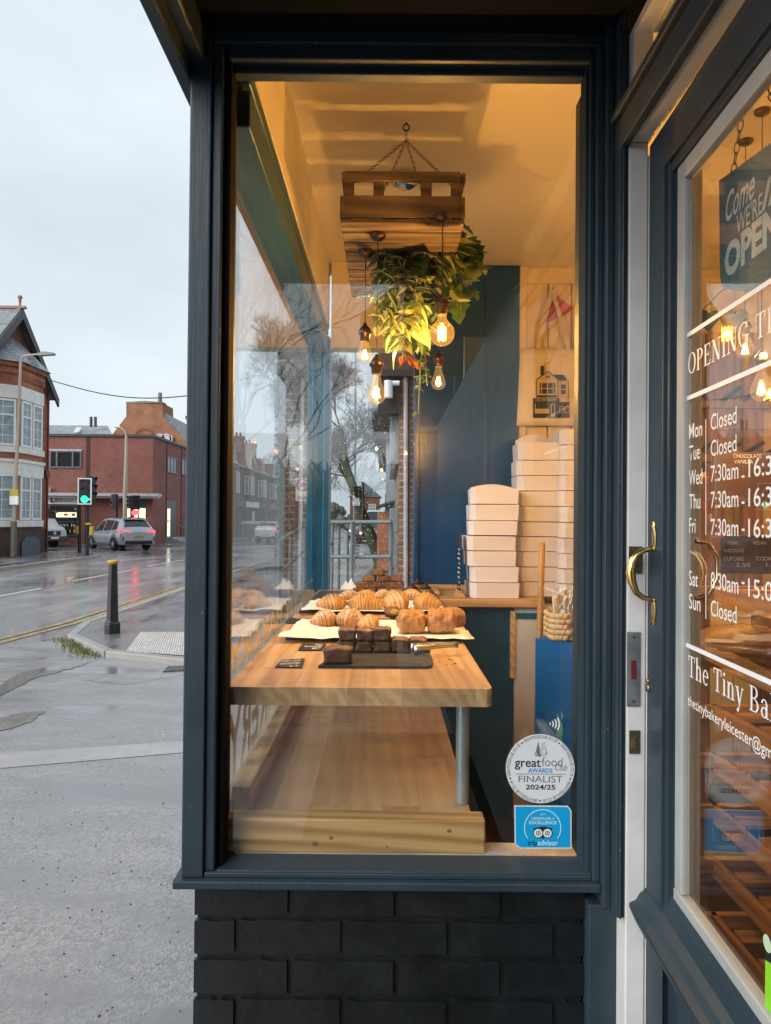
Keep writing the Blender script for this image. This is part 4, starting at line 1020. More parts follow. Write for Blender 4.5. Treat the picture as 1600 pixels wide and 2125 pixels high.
b = MB(); b.prism([P(1150, 612, 4.082), P(1190, 642, 4.078), P(1133, 673, 4.078)], (0, .003, 0)); b.build('flag', RED, bu)
b = MB(); b.tube([P(1148, 608, 4.08), P(1190, 641, 4.078), P(1230, 655, 4.08)], .0012, 5); b.build('cord', DARKM, bu)

# ---------------------------------------------------------------- hanging crate with plants and lamps
cr_t = thing('hanging_crate', 'weathered wooden crate hanging on chains from the ceiling over the table', 'crate', (0, 2.6, H+.95))
cx = .045; hw_ = .196; y0, y1 = 2.22, 2.98; zb, zt = H+.945, H+1.092
b = MB()
def slat(x0, x1, ya, yc, z0, z1): b.box(x0+cx, x1+cx, ya, yc, z0, z1)
for yy in (y0, y1-.014):
    slat(-hw_+.012, hw_-.012, yy, yy+.012, zb+.002, zb+.072)      # wide board
    slat(-hw_+.014, hw_-.014, yy+.003, yy+.015, zt-.028, zt+.004)
    for k in (-.17, -.075, .075, .17): slat(k-.017, k+.017, yy+.006, yy+.024, zb+.02, zt-.002)
for xx in (-hw_, hw_-.013):
    slat(xx, xx+.013, y0-.004, y1+.004, zb, zb+.068); slat(xx+.004, xx+.015, y0, y1, zt-.028, zt)
yy = y0
while yy < y1-.06: slat(-hw_+.002, hw_-.002, yy, yy+.068, zb-.016, zb-.002); yy += .0855
b.build('slats', CRATEW, cr_t, bevel=.0025)
def chain(b, pts, L=.026, r_=.0011, w=.005):
    tot = [Vector(p) for p in pts]; alt = 0
    for p, q in zip(tot, tot[1:]):
        n_ = max(1, round((q-p).length/(L*.78))); d = (q-p).normalized(); u = d.orthogonal().normalized(); v = d.cross(u)
        for i in range(n_):
            c = p+(q-p)*((i+.5)/n_); s = u if alt % 2 else v; alt += 1
            loop = [c+d*(L/2*math.sin(a))*1.0+s*(w*math.cos(a)) for a in [2*math.pi*k/10 for k in range(11)]]
            b.tube(loop, r_, 5, cap=False)
hook = P(843, 258, 2.6); hook.z = min(hook.z, ZC-.005)
b = MB(); chain(b, [hook-Vector((0, 0, .02)), hook-Vector((0, 0, .06))]); h2 = hook-Vector((0, 0, .06))
for sx in (-1, 1):
    for yy in (y0+.1, y1-.1): chain(b, [h2, (cx+sx*.17, yy, zt)])
b.build('chain', DARKM, cr_t)
b = MB(); b.tube([hook+Vector((0, 0, .02)), hook+Vector((0, 0, 0))], .004, 8)
ring_ = [hook+Vector((.012*math.sin(a), 0, -.012+.012*math.cos(a))) for a in [2*math.pi*k/12 for k in range(13)]]; b.tube(ring_, .003, 6, cap=False)
b.lathe([(.014, 0), (.014, .006)], hook+Vector((0, 0, .016)), n=14); b.build('ceiling_hook', DARKM, cr_t)
# round ceiling downlight behind the crate
dl = thing('ceiling_light', 'round chrome ceiling light fitting above the hanging crate', 'ceiling light', P(838, 375, 3.05))
c = P(840, 372, 3.0); b = MB(); b.lathe([(.001, -.035), (.035, -.033), (.055, -.02), (.06, 0), (.06, .02)], c, n=24); b.tube([c, (c.x, c.y, ZC)], .012, 10); b.build('fitting', plain('chrome', (.6, .6, .6), .12, .05, 9, 0, 60, 1), dl)
# ---- filament lamps
FIL = emit('lamp_filament', (1, .52, .13), 14)
AMBER = glass('amber_bulb_glass', .05, (1, .82, .5), glow=((1, .45, .08), .16)); CLEARB = glass('clear_bulb_glass', .06, (1, .92, .76), glow=((1, .5, .12), .06))
POWER = 6.6
def bulb(px, py, d, kind, label, r=.03, cordtop=None, power=None, light=True):
    c = P(px, py, d); t = thing('pendant_lamp', label, 'pendant lamp', c, 'filament pendant lamps in the bakery')
    if kind == 'globe': prof = [(.013, r*1.45), (.014, r*1.1)]+[(r*math.sin(a), r*math.cos(a)) for a in [math.pi*k/14 for k in range(3, 14)]]+[(.0005, -r)]; top = r*1.45
    elif kind == 'tear': prof = [(.012, r*2.0), (.0135, r*1.6), (r*.62, r*1.0), (r*.86, r*.35), (r, -.25*r), (r*.93, -.65*r), (r*.68, -1.0*r), (r*.3, -1.2*r), (.0005, -1.24*r)]; top = r*2.0
    else: prof = [(.012, r*1.7), (.014, r*1.35), (r*.72, r*.75), (r, .1*r), (r*.93, -.4*r), (r*.65, -.82*r), (.0005, -1.02*r)]; top = r*1.7
    b = MB(); b.lathe(prof, c, n=24); b.build('bulb', AMBER if kind == 'globe' else CLEARB, t)
    b = MB(); n_ = 6
    for k in range(n_):
        a = 2*math.pi*k/n_; ra, rb = r*.14, r*(.36 if kind != 'globe' else .28)
        e0, e1 = (c+Vector((ra*math.cos(a), ra*math.sin(a), r*.55)), c+Vector((rb*math.cos(a+.3), rb*math.sin(a+.3), -r*.5)))
        if kind == 'globe': e0, e1 = c+Vector((rb*math.cos(a), rb*math.sin(a), r*.5)), c+Vector((rb*math.cos(a+.2), rb*math.sin(a+.2), -r*.55))
        b.tube([e0, e1], r*.048, 6)
    b.build('filament', FIL, t)
    b = MB(); b.lathe([(.0145, top), (.0165, top+.004), (.017, top+.022), (.023, top+.026), (.024, top+.032), (.019, top+.045), (.008, top+.056), (.004, top+.066)], c, n=20)
    b.build('socket', plain('dark_copper', (.10, .06, .035), .35, .2, 9, 0, 60, 1) if not bpy.data.materials.get('dark_copper') else bpy.data.materials['dark_copper'], t)
    zt_ = cordtop if cordtop else zb-.018
    b = MB(); b.tube([c+Vector((0, 0, top+.06)), (c.x, c.y, zt_)], .0018, 6); b.build('cord', BLACKM, t)
    b = MB(); b.lathe([(.026, 0), (.026, -.010), (.02, -.016), (.004, -.02)], (c.x, c.y, zt_), n=18); b.build('cord_rose', bpy.data.materials['dark_copper'], t)
    if light:
        L = bpy.data.lights.new('bulb_light', 'POINT'); L.energy = power or POWER; L.color = (1, .585, .20); L.shadow_soft_size = .006
        o = bpy.data.objects.new('bulb_light', L); o.location = c; COL.objects.link(o); attach(o, t)
    return t
bulb(917, 692, 2.15, 'globe', 'pendant lamp with a large round amber globe bulb', .0385, None, 10)
bulb(757, 736, 2.45, 'pear', 'pendant lamp with a small pear bulb, furthest left below the plants', .026)
bulb(781, 815, 2.3, 'tear', 'pendant lamp with a teardrop bulb hanging lowest on the left', .030)
bulb(910, 791, 2.9, 'tear', 'teardrop pendant lamp hanging lowest under the large globe lamp', .029)
bulb(1546, 725, 2.7, 'pear', 'small round pendant lamp seen through the door glass, upper one', .032, ZC)
bulb(1580, 806, 2.5, 'tear', 'teardrop pendant lamp seen through the door glass, lower one', .036, ZC)
for k, (x, y, z, kd) in enumerate(((1.6, 1.3, H+.55, 'globe'), (2.4, 2.9, H+.6, 'tear'), (1.5, -.6, H+.5, 'pear'), (2.6, .6, H+.62, 'tear'))):
    v = Vector((x, y, z)); px = 800+F*x/max(y, .01)
    c = bulb(800, 1000, 2, kd, ['globe pendant lamp over the shop floor behind the door', 'teardrop pendant lamp near the back wall of the shop', 'pear pendant lamp deep in the shop behind the recess wall', 'teardrop pendant lamp in the middle of the shop room'][k], .04, ZC, 7)
    off = v-c.location
    c.location = v
# ---------------------------------------------------------------- hanging plants
def leafmesh(b, o, d, up, L, Wd, mi=0, stripe=None, notch=False, fold=.25, curl=.25):
    d = Vector(d).normalized(); s = d.cross(Vector(up)); s = s.normalized() if s.length > 1e-4 else d.orthogonal().normalized(); n = s.cross(d)
    K = 8; rows = []
    for i in range(K+1):
        t = i/K; w = Wd*math.sin(math.pi*t**.82)*(1-.25*t) if 0 < t < 1 else 0
        c = o+d*L*t - n*(curl*L*t*t)
        if notch and i in (3, 5): w *= .62
        rows.append([c+s*w*q+n*w*fold*abs(q) for q in (-1, -.66, -.28, 0, .28, .66, 1)])
    vs = [v for r_ in rows for v in r_]
    for i in range(K):
        for k in range(6):
            m_ = stripe if (stripe is not None and k in (1, 4) and i > 0) else mi
            b.add([vs[i*7+k], vs[i*7+k+1], vs[(i+1)*7+k+1], vs[(i+1)*7+k]], [(0, 1, 2, 3)], m_, True)
def leafmat(name, c, tr=.35):
    m, n, l, p = nodes(name); f = noise_(n, l, coords(n, l), 40, 4)
    col = ramp(n, l, f, [(.3, dk(c, .75)), (.7, dk(c, 1.25))]); l.new(col, p.inputs['Base Color']); p.inputs['Roughness'].default_value = .4
    t = n.new('ShaderNodeBsdfTranslucent'); l.new(col, t.inputs[0]); ms = n.new('ShaderNodeMixShader'); ms.inputs[0].default_value = tr
    l.new(p.outputs[0], ms.inputs[1]); l.new(t.outputs[0], ms.inputs[2]); l.new(ms.outputs[0], n['Material Output'].inputs['Surface']); return m
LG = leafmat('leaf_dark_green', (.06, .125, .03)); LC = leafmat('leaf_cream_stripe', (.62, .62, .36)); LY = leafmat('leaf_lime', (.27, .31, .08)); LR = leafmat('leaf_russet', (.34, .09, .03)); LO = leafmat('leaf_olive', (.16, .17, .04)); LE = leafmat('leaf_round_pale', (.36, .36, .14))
STEM = plain('plant_stem', (.12, .14, .04), .6)
def vine(b, st, pts, nleaf, L, W, mi, stripe=None, notch=False, spread=1.0, rnd=random, round_=False):
    pts = [Vector(p) for p in pts]; st.tube(pts, .0022, 5)
    for k in range(nleaf):
        t = rnd.uniform(.02, 1)*(len(pts)-1); i = min(int(t), len(pts)-2); p = pts[i].lerp(pts[i+1], t-i)
        a = rnd.uniform(0, 2*math.pi); d = Vector((math.cos(a)*spread, math.sin(a)*spread-.25, rnd.uniform(-1.1, .35)))
        up = Vector((rnd.uniform(-.4, .4), rnd.uniform(-.9, -.1), .8)); l_ = L*rnd.uniform(.7, 1.2)
        m_ = rnd.choice(mi) if isinstance(mi, (list, tuple)) else mi
        leafmesh(b, p+Vector((d.x, d.y, 0))*.006, d, up, l_, W*l_/L, m_, stripe if (stripe is not None and rnd.random() < .85) else None, notch)
def plant(name, label, vines, mats, part='leaves'):
    t = thing(name, label, 'hanging plant', vines[0][0][0][0], 'artificial plants hanging from the crate')
    b, st_ = MB(), MB()
    for args, kw in vines: vine(b, st_, *args, **kw)
    b.build('leaves', mats, t); st_.build('stems', STEM, t)
rn = random.Random(21)
def V(*pix): return [P(x, y, d+.22) for x, y, d in pix]
top = lambda x: (x, 470, 2.55)
vs = []
for x0, x1, y1, dd in ((800, 800, 540, 2.3), (825, 822, 600, 2.3), (850, 838, 640, 2.35), (875, 862, 680, 2.4), (840, 858, 705, 2.45), (890, 885, 640, 2.35), (815, 835, 560, 2.25), (905, 900, 560, 2.3), (870, 848, 590, 2.25), (860, 820, 700, 2.4), (880, 888, 690, 2.3), (845, 845, 690, 2.32), (830, 805, 620, 2.36)):
    vs.append(((V((x0, 455, dd+.1), ((x0+x1)/2, (455+y1)/2, dd), (x1, y1, dd)), int((y1-430)/6.5), .098, .036, 0, 1), dict(rnd=rn)))
plant('striped_plant', 'dense green and cream striped trailing plant under the crate', vs, [LG, LC])
vs = []
for x0, x1, y1 in ((960, 975, 560), (950, 965, 610), (970, 955, 650), (940, 950, 640)):
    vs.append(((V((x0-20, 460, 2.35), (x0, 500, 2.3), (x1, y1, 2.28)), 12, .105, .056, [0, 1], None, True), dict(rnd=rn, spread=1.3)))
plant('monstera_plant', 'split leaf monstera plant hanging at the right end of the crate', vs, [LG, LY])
vs = []
for x0, x1, y1 in ((830, 790, 690), (850, 815, 700), (870, 848, 715), (800, 800, 640)):
    vs.append(((V((x0, 560, 2.42), ((x0+x1)/2, (560+y1)/2, 2.4), (x1, y1, 2.38)), 34, .056, .030, 0), dict(rnd=rn)))
plant('round_leaf_plant', 'pale round leaved trailing sprays hanging over the left lamps', vs, [LE])
vs = [((V((878, 690, 2.5), (872, 760, 2.48), (868, 860, 2.46)), 26, .030, .009, [0, 1]), dict(rnd=rn)), ((V((866, 680, 2.5), (882, 740, 2.5), (886, 800, 2.5)), 18, .028, .009, [0, 1]), dict(rnd=rn))]
vs = []
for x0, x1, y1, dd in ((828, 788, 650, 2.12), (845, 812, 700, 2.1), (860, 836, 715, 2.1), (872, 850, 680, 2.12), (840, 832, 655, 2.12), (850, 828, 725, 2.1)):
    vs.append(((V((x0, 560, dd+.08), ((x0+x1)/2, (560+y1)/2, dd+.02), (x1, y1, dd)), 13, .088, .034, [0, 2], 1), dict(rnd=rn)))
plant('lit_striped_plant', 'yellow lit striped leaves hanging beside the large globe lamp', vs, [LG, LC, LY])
vs = [((V((878, 690, 2.5), (872, 760, 2.48), (868, 860, 2.46)), 26, .030, .009, [0, 1]), dict(rnd=rn)), ((V((866, 680, 2.5), (882, 740, 2.5), (886, 800, 2.5)), 18, .028, .009, [0, 1]), dict(rnd=rn))]
plant('slim_vine', 'thin trailing vine with small leaves, the lowest hanging plant', vs, [LO, LG])
vs = [((V((846, 640, 2.4), (838, 690, 2.38), (836, 745, 2.36)), 3, .05, .016, 0), dict(rnd=rn, spread=.8)), ((V((836, 735, 2.36), (843, 740, 2.36), (852, 752, 2.36)), 4, .042, .015, 0), dict(rnd=rn))]
plant('russet_sprig', 'small russet red leaved sprig between the lamps', vs, [LR])

# ---------------------------------------------------------------- pastries
def pm(name, c1, c2, c3, sc=30, bmp=.4, rough=.45, dust=None, coat=0):
    m, n, l, p = nodes(name); o = coords(n, l); f = noise_(n, l, o, sc, 6, .65); g = noise_(n, l, o, sc*3.5, 4)
    c = ramp(n, l, f, [(.28, c3), (.5, c1), (.72, c2)])
    if dust:
        ge = n.new('ShaderNodeNewGeometry'); s = n.new('ShaderNodeSeparateXYZ'); l.new(ge.outputs['Normal'], s.inputs[0])
        k = math_(n, l, 'MULTIPLY', math_(n, l, 'MULTIPLY_ADD', g, 3.0, -1.1), math_(n, l, 'MULTIPLY_ADD', s.outputs[2], 1.4, -.1)); k2 = n.new('ShaderNodeClamp'); l.new(k, k2.inputs[0])
        c = mixc(n, l, math_(n, l, 'MULTIPLY', k2.outputs[0], dust), c, (.72, .68, .62))
    l.new(c, p.inputs['Base Color']); p.inputs['Roughness'].default_value = rough; p.inputs['Coat Weight'].default_value = coat
    bump(n, l, p, math_(n, l, 'ADD', f, math_(n, l, 'MULTIPLY', g, .6)), bmp, .006); return m
CROI = pm('croissant_crust', (.46, .24, .078), (.58, .34, .12), (.30, .12, .032), 28, .35, .38, None, .15)
CROI2 = pm('croissant_mid', (.52, .29, .10), (.62, .39, .15), (.36, .16, .045), 28, .35, .38, None, .15); CROI3 = pm('croissant_pale_layer', (.58, .36, .145), (.68, .46, .21), (.46, .24, .08), 28, .35, .45)
ALMO = pm('dusted_crust', (.36, .16, .05), (.50, .28, .10), (.22, .08, .025), 28, .4, .5, .95)
PAIN = pm('flaky_crust', (.38, .18, .055), (.54, .31, .11), (.22, .085, .022), 34, .6, .42, None, .1)
BROW = pm('brownie_crumb', (.095, .052, .038), (.15, .085, .06), (.05, .028, .02), 60, .7, .55)
BTOP = pm('brownie_top', (.19, .095, .062), (.28, .155, .10), (.09, .045, .028), 35, .8, .4)
FLAP = pm('flapjack', (.22, .10, .035), (.36, .19, .08), (.10, .04, .015), 90, .9, .6)
FLAP2 = pm('rocky_bar', (.17, .065, .03), (.27, .12, .06), (.08, .03, .015), 70, .8, .55)
FROS = pm('chocolate_frosting', (.035, .016, .01), (.05, .025, .015), (.02, .01, .006), 20, .2, .35)
def croissant(c, L, r_, yaw, m, label, seed, bend=.35, ridges=7, cat='croissant', name='croissant', group='croissants on the rear tray'):
    rnd = random.Random(seed); b = MB(); K, N = 90, 16; mis = []; ca, sa = math.cos(yaw), math.sin(yaw); vs = []
    for i in range(K+1):
        t = i/K*2-1; rr = r_*(max(.0, 1-abs(t)**1.45))**.82+.0035
        k_ = (t*ridges/2) % 1.0; kk = (1-k_ if t > 0 else k_); mis.append(2 if kk > .78 else (1 if kk > .45 else 0)); step = 1+.22*kk*(1-abs(t)**3)-.08
        x = L/2*t; y = bend*L*.5*(t*t)
        for j in range(N):
            a = 2*math.pi*j/N; q = rr*step*(1+.03*rnd.uniform(-1, 1))
            oy, oz = q*math.cos(a)*1.05, q*math.sin(a)
            if oz < -.62*r_*.8: oz = -.62*r_*.8
            sk = .16*rr*math.sin(a*1.0)*(1 if t > 0 else -1)
            vx, vy, vz = x+sk, y+oy, oz+.5*r_
            vs.append((c[0]+vx*ca-vy*sa, c[1]+vx*sa+vy*ca, c[2]+vz))
    for i in range(K): b.add(vs[i*N:(i+2)*N], [(j, (j+1) % N, N+(j+1) % N, N+j) for j in range(N)], mis[i], True)
    b.add(vs[:N], [list(range(N))[::-1]]); b.add(vs[-N:], [list(range(N))])
    o = b.build(name, [m, CROI2 if m is CROI else m, CROI3]); weld(o, 1e-5); return tag(o, label, cat, group)
def painchoc(c, w, d, h, yaw, label, seed):
    rnd = random.Random(seed); K, N = 34, 56; vs = []; ca, sa = math.cos(yaw), math.sin(yaw)
    for i in range(K+1):
        t = i/K*2-1; e = (1-abs(t)**8)**.5 if abs(t) < 1 else 0; e = .62+.38*e if abs(t) < 1 else .5
        for j in range(N):
            a = 2*math.pi*j/N; cs_, sn = math.cos(a), math.sin(a)
            sx = math.copysign(abs(cs_)**.75, cs_)*d/2; sz = math.copysign(abs(sn)**.78, sn)*h/2
            q3 = Vector((w/2*t, sx, sz*1.6)); lay = 1+.10*noise.noise(q3*22+Vector((seed*5, 0, 0)))+.075*noise.noise(q3*55+Vector((0, seed*3, 0)))+.05*noise.noise(q3*120)
            x, y, z_ = w/2*t*(1-.05*abs(sn)), sx*e*lay, max(-h*.46, sz*e*lay)+h*.46
            vs.append((c[0]+x*ca-y*sa, c[1]+x*sa+y*ca, c[2]+z_))
    b = MB(); b.add(vs, [(i*N+j, i*N+(j+1) % N, (i+1)*N+(j+1) % N, (i+1)*N+j) for i in range(K) for j in range(N)], 0, True)
    # spiral ends
    for end, s in ((0, -1), (K, 1)):
        ring = vs[end*N:(end+1)*N]; cc = sum((Vector(v) for v in ring), Vector())/N; prev = ring
        for q, push in ((.82, .006), (.62, -.002), (.42, .005), (.2, -.001), (.01, .003)):
            nx_ = [cc+(Vector(v)-cc)*q+Vector((ca, sa, 0))*s*push for v in ring]
            b.add(list(prev)+nx_, [(i, (i+1) % N, N+(i+1) % N, N+i) for i in range(N)], 0, True); prev = nx_
    o = b.build('pain_au_chocolat', PAIN); return tag(o, label, 'pastry', 'chocolate pastries on the middle tray')
def cakebar(c, w, d, h, yaw, label, seed, mats, cat, name, group, rough=.0025, topm=1):
    rnd = random.Random(seed); n_ = 7; b = MB(); M = rotz(yaw)
    def sh(x, y, z):
        p = Vector((x*w/2, y*d/2, z*h)); k = 1-.05*(abs(x)**6*abs(y)**6)
        p.x *= k; p.y *= k
        if z > .9: p.z -= .004*(abs(x)**8+abs(y)**8)
        q = noise.noise(p*60+Vector((seed*3.1, 0, 0))); q2 = noise.noise(p*160+Vector((0, seed*1.7, 0)))
        nrm = Vector((x if abs(x) > .99 else 0, y if abs(y) > .99 else 0, 1 if z > .99 else 0))
        return Vector(c)+M @ (p+nrm*(q*rough+q2*rough*.7))
    g = [i/n_*2-1 for i in range(n_+1)]; hz_ = [i/5 for i in range(6)]
    def grid(fn, A, B_, mi):
        vs = [fn(a, b_) for b_ in B_ for a in A]; W_ = len(A)
        b.add(vs, [(j*W_+i, j*W_+i+1, (j+1)*W_+i+1, (j+1)*W_+i) for j in range(len(B_)-1) for i in range(W_-1)], mi, True)
    grid(lambda a, z: sh(a, -1, z), g, hz_, 0); grid(lambda a, z: sh(-a, 1, z), g, hz_, 0)
    grid(lambda a, z: sh(1, a, z), g, hz_, 0); grid(lambda a, z: sh(-1, -a, z), g, hz_, 0)
    grid(lambda a, c_: sh(a, c_, 1), g, g, topm); grid(lambda a, c_: sh(-a, c_, 0), g, g, 0)
    o = b.build(name, mats); weld(o, 1e-4)
    return tag(o, label, cat, group)
def slab(b, pix, z, h, mi=0):
    b.prism([(p.x, p.y, z) for p in [T(x, y, z) for x, y in pix]], (0, 0, h), mi)
# serving slates
sl1 = MB(); slab(sl1, [(660, 1387), (700, 1361), (893, 1362), (898, 1374), (897, 1386), (885, 1388)], ZTB+.0005, .007)
tag(sl1.build('serving_slate', SLATE, bevel=.002), 'dark serving slate nearest the window holding one brownie', 'slate', 'serving slates on the table')
sl2 = MB(); slab(sl2, [(688, 1357), (712, 1334), (880, 1336), (893, 1355)], ZTB+.0005, .007)
tag(sl2.build('serving_slate', SLATE, bevel=.002), 'dark serving slate under the stacked brownies', 'slate', 'serving slates on the table')
# brownies
bg_ = 'chocolate brownies on the serving slates'
def at_px(pl, pr_, py, zt_=ZTB): a, c = T(pl, py, zt_), T(pr_, py, zt_); return (a+c)/2, (c-a).length
zs = ZTB+.0075
c, w = at_px(671, 728, 1379, zs); c.y += .03
cakebar(c, w, .058, .044, .08, 'single dark brownie with a crumbly top lying alone on the front slate', 1, [BROW, BTOP], 'brownie', 'brownie', bg_, .005)
rows = [(700, 736), (737, 773), (774, 811), (812, 849), (852, 886)]
names1 = ['bottom left brownie of the stack on the rear slate', 'second bottom brownie from the left in the stack', 'third bottom brownie from the left in the stack', 'single layer brownie right of the stack', 'end brownie behind the steel tongs']
for k, (a, d_) in enumerate(rows):
    c, w = at_px(a, d_, 1352, zs); c.y += .028
    cakebar(c, w*.97, .054, .029 if k < 3 else .037, random.uniform(-.05, .05), names1[k], 3+k, [BROW, BTOP], 'brownie', 'brownie', bg_, .004)
names2 = ['top left brownie of the stack', 'top middle brownie of the stack', 'top right brownie of the stack']
for k, (a, d_) in enumerate([(702, 738), (739, 774), (775, 811)]):
    c, w = at_px(a, d_, 1352, zs); c.y += .028; c.z += .031
    cakebar(c, w*.98, .054, .034+.003*(k == 2), random.uniform(-.06, .06), names2[k], 13+k, [BROW, BTOP], 'brownie', 'brownie', bg_, .0045)
# crumbs
b = MB(); random.seed(5)
for k in range(34):
    px, py = random.choice(((random.gauss(808, 6), random.gauss(1373, 4)), (random.uniform(735, 880), random.uniform(1366, 1386)), (random.gauss(930, 10), random.gauss(1372, 4))))
    p = T(px, py, zs); r_ = random.uniform(.0012, .004); b.blob(p, (r_, r_*.8, r_*.6), n=5, m=4)
tag(b.build('cake_crumbs', FLAP2), 'loose cake crumbs scattered on the slate and table', 'crumbs', kind='stuff')
# paper lined trays
def sheet(name, pix, z, mat, wav=.004, n_=16, lift=()):
    p = [T(x, y, z) for x, y in pix]; b = MB(); vs = []; random.seed(len(name)+int(pix[0][0]))
    for j in range(n_+1):
        for i in range(n_+1):
            u, v = i/n_, j/n_; q = p[0].lerp(p[1], u).lerp(p[3].lerp(p[2], u), v)
            ed = max(abs(2*u-1), abs(2*v-1))**8
            vs.append(q+Vector((0, 0, abs(noise.noise(Vector((u*5, v*5, pix[0][0]))))*wav*2+ed*random.uniform(0, wav)*1.5 + sum(h*math.exp(-((u-a)**2+(v-c)**2)*30) for a, c, h in lift))))
    b.add(vs, [(j*(n_+1)+i, j*(n_+1)+i+1, (j+1)*(n_+1)+i+1, (j+1)*(n_+1)+i) for j in range(n_) for i in range(n_)], 0, True)
    return b, p
mt = thing('pastry_tray', 'middle tray lined with white baking paper holding chocolate pastries', 'tray', T(780, 1310), 'trays on the table')
b, p = sheet('paper', [(576, 1328), (985, 1328), (944, 1286), (628, 1288)], ZTB+.012, PAPER, .004, 18, ((0, .12, .012), (0, .75, .010), (1, .5, .004)))
b.build('paper_liner', PAPER, mt).modifiers.new('s', 'SOLIDIFY').thickness = .0006
b = MB(); slab(b, [(592, 1328), (972, 1328), (936, 1288), (634, 1289)], ZTB+.0005, .010); b.build('tray_base', DARKM, mt, bevel=.003)
rt = thing('pastry_tray', 'rear tray lined with white paper holding a row of croissants', 'tray', T(780, 1262), 'trays on the table')
b, p = sheet('paper', [(624, 1271), (926, 1269), (905, 1241), (660, 1243)], ZTB+.014, PAPER, .004, 16, ((0, .5, .016), (0, .1, .012)))
b.build('paper_liner', PAPER, rt).modifiers.new('s', 'SOLIDIFY').thickness = .0006
b = MB(); slab(b, [(620, 1272), (926, 1271), (900, 1228), (664, 1230)], ZTB+.0005, .011); b.build('tray_base', DARKM, rt, bevel=.004)
# pain au chocolat and dusted croissants on the middle tray
for pl, pr_, py, h, yaw, lab, sd in ((826, 884, 1318, .080, .06, 'left plump chocolate pastry on the middle tray', 1), (887, 948, 1318, .086, -.10, 'right plump chocolate pastry on the middle tray', 2), (912, 962, 1306, .072, .5, 'chocolate pastry tucked behind the right plump pastry', 3)):
    c, w = at_px(pl, pr_, py, ZTB+.014); c.y += .05; painchoc(c, w*.98, .095, h, yaw+1.57 if sd == 9 else yaw, lab, sd)
gD = 'sugar dusted pastries on the middle tray'
c, w = at_px(646, 698, 1303, ZTB+.014); c.y += .05; croissant(c, .108, .034, .5, ALMO, 'sugar dusted almond croissant at the left of the middle tray', 5, .15, 9, 'pastry', 'almond_croissant', gD)
c, w = at_px(697, 755, 1304, ZTB+.014); c.y += .05; croissant(c, .125, .038, 2.75, ALMO, 'sugar dusted almond croissant beside the brownie stack', 6, .12, 10, 'pastry', 'almond_croissant', gD)
c, w = at_px(744, 790, 1306, ZTB+.014); c.y += .03; croissant(c, .085, .028, .5, CROI, 'small pastry half hidden behind the brownie stack', 7, .3, 6, 'pastry', 'almond_croissant', gD)
# croissants on the rear tray
for k, (pl, pr_, py, r_, yaw, lab) in enumerate(((655, 722, 1268, .040, .10, 'leftmost golden croissant on the rear tray'), (716, 797, 1268, .040, -.06, 'widest golden croissant, second from left on the rear tray'), (793, 857, 1267, .041, .12, 'golden croissant, third from left on the rear tray'), (852, 918, 1267, .041, -.12, 'rightmost golden croissant on the rear tray'))):
    c, w = at_px(pl, pr_, py, ZTB+.016); c.y += .05; croissant(c, w*(1.02, 1.0, 1.06, .98)[k], r_*(1.0, 1.08, 1.12, 1.05)[k], yaw+(.2, -.05, .38, -.3)[k], CROI, lab, 20+k, (.3, .18, .38, .25)[k], (10, 13, 9, 11)[k])
for k, (pl, pr_, py, yaw, lab) in enumerate(((700, 745, 1254, .7, 'small pastry behind the left croissants'), (735, 785, 1252, -.5, 'flaky pastry behind the widest croissant'), (778, 812, 1252, .9, 'pastry twist standing behind the middle croissants'), (788, 850, 1252, .55, 'long pastry twist leaning behind the third croissant'), (840, 870, 1250, -.8, 'small pastry behind the rightmost croissant'))):
    c, w = at_px(pl, pr_, py, ZTB+.016); c.y += .09; c.z += .012; croissant(c, .13, .024, yaw, ALMO if k % 2 == 0 else CROI, lab, 30+k, .1, 9, 'pastry', 'pastry_twist', 'pastry twists behind the croissants')
# pistachio filled pastry on end
pf = thing('filled_pastry', 'brown pastry with a yellow green filling lying before the croissants', 'pastry', T(815, 1285))
c = T(815, 1284, ZTB+.014); c.y += .02; b = MB(); b.blob(c+Vector((0, 0, .022)), (.034, .022, .024), n=16, m=10, fn=lambda q, d: q*(1+.12*math.sin(7*math.atan2(d.z, d.x)))); b.build('pastry_shell', FLAP2, pf)
b = MB(); b.blob(c+Vector((.006, -.014, .024)), (.020, .012, .014), n=12, m=8); b.build('filling', pm('pistachio_filling', (.33, .26, .06), (.42, .35, .10), (.2, .13, .03), 60, .4), pf)
# stacked flapjacks and bars
gF = 'flapjack bars piled behind the croissants'
yb_ = 1236
def bars(lst, z, h, yo):
    for pl, pr_, m_, lab, yaw in lst:
        a, c_ = T(pl, yb_, ZTB), T(pr_, yb_, ZTB); k = (a.y+yo)/a.y
        cc = (a+c_)/2; cc = Vector((cc.x*k, cc.y+yo, z)); cakebar(cc, (c_.x-a.x)*k*.98, .055, h, yaw, lab, int(pl), [m_, m_], 'flapjack', 'flapjack', gF, .004, 0)
z0_ = ZTB+.001
bars([(732, 760, FLAP2, 'bottom left bar of the flapjack pile', .05), (760, 782, FLAP2, 'bottom bar, second from left in the flapjack pile', 0), (782, 806, FLAP, 'bottom bar, third from left in the flapjack pile', .04), (806, 848, FLAP2, 'bottom right bar of the flapjack pile', -.05)], z0_, .031, .08)
bars([(738, 766, FLAP, 'second row left bar of the flapjack pile', .04), (768, 793, FLAP2, 'second row middle bar of the flapjack pile', .02), (795, 838, FLAP2, 'second row right wide bar of the flapjack pile', -.03)], z0_+.032, .031, .10)
bars([(754, 780, FLAP, 'third row left oaty bar of the flapjack pile', -.2), (785, 808, FLAP2, 'third row middle bar of the flapjack pile', .1), (810, 834, FLAP2, 'third row right bar of the flapjack pile', 0)], z0_+.064, .031, .11)
bars([(771, 798, FLAP, 'topmost oaty bar of the flapjack pile', .06)], z0_+.096, .030, .11)
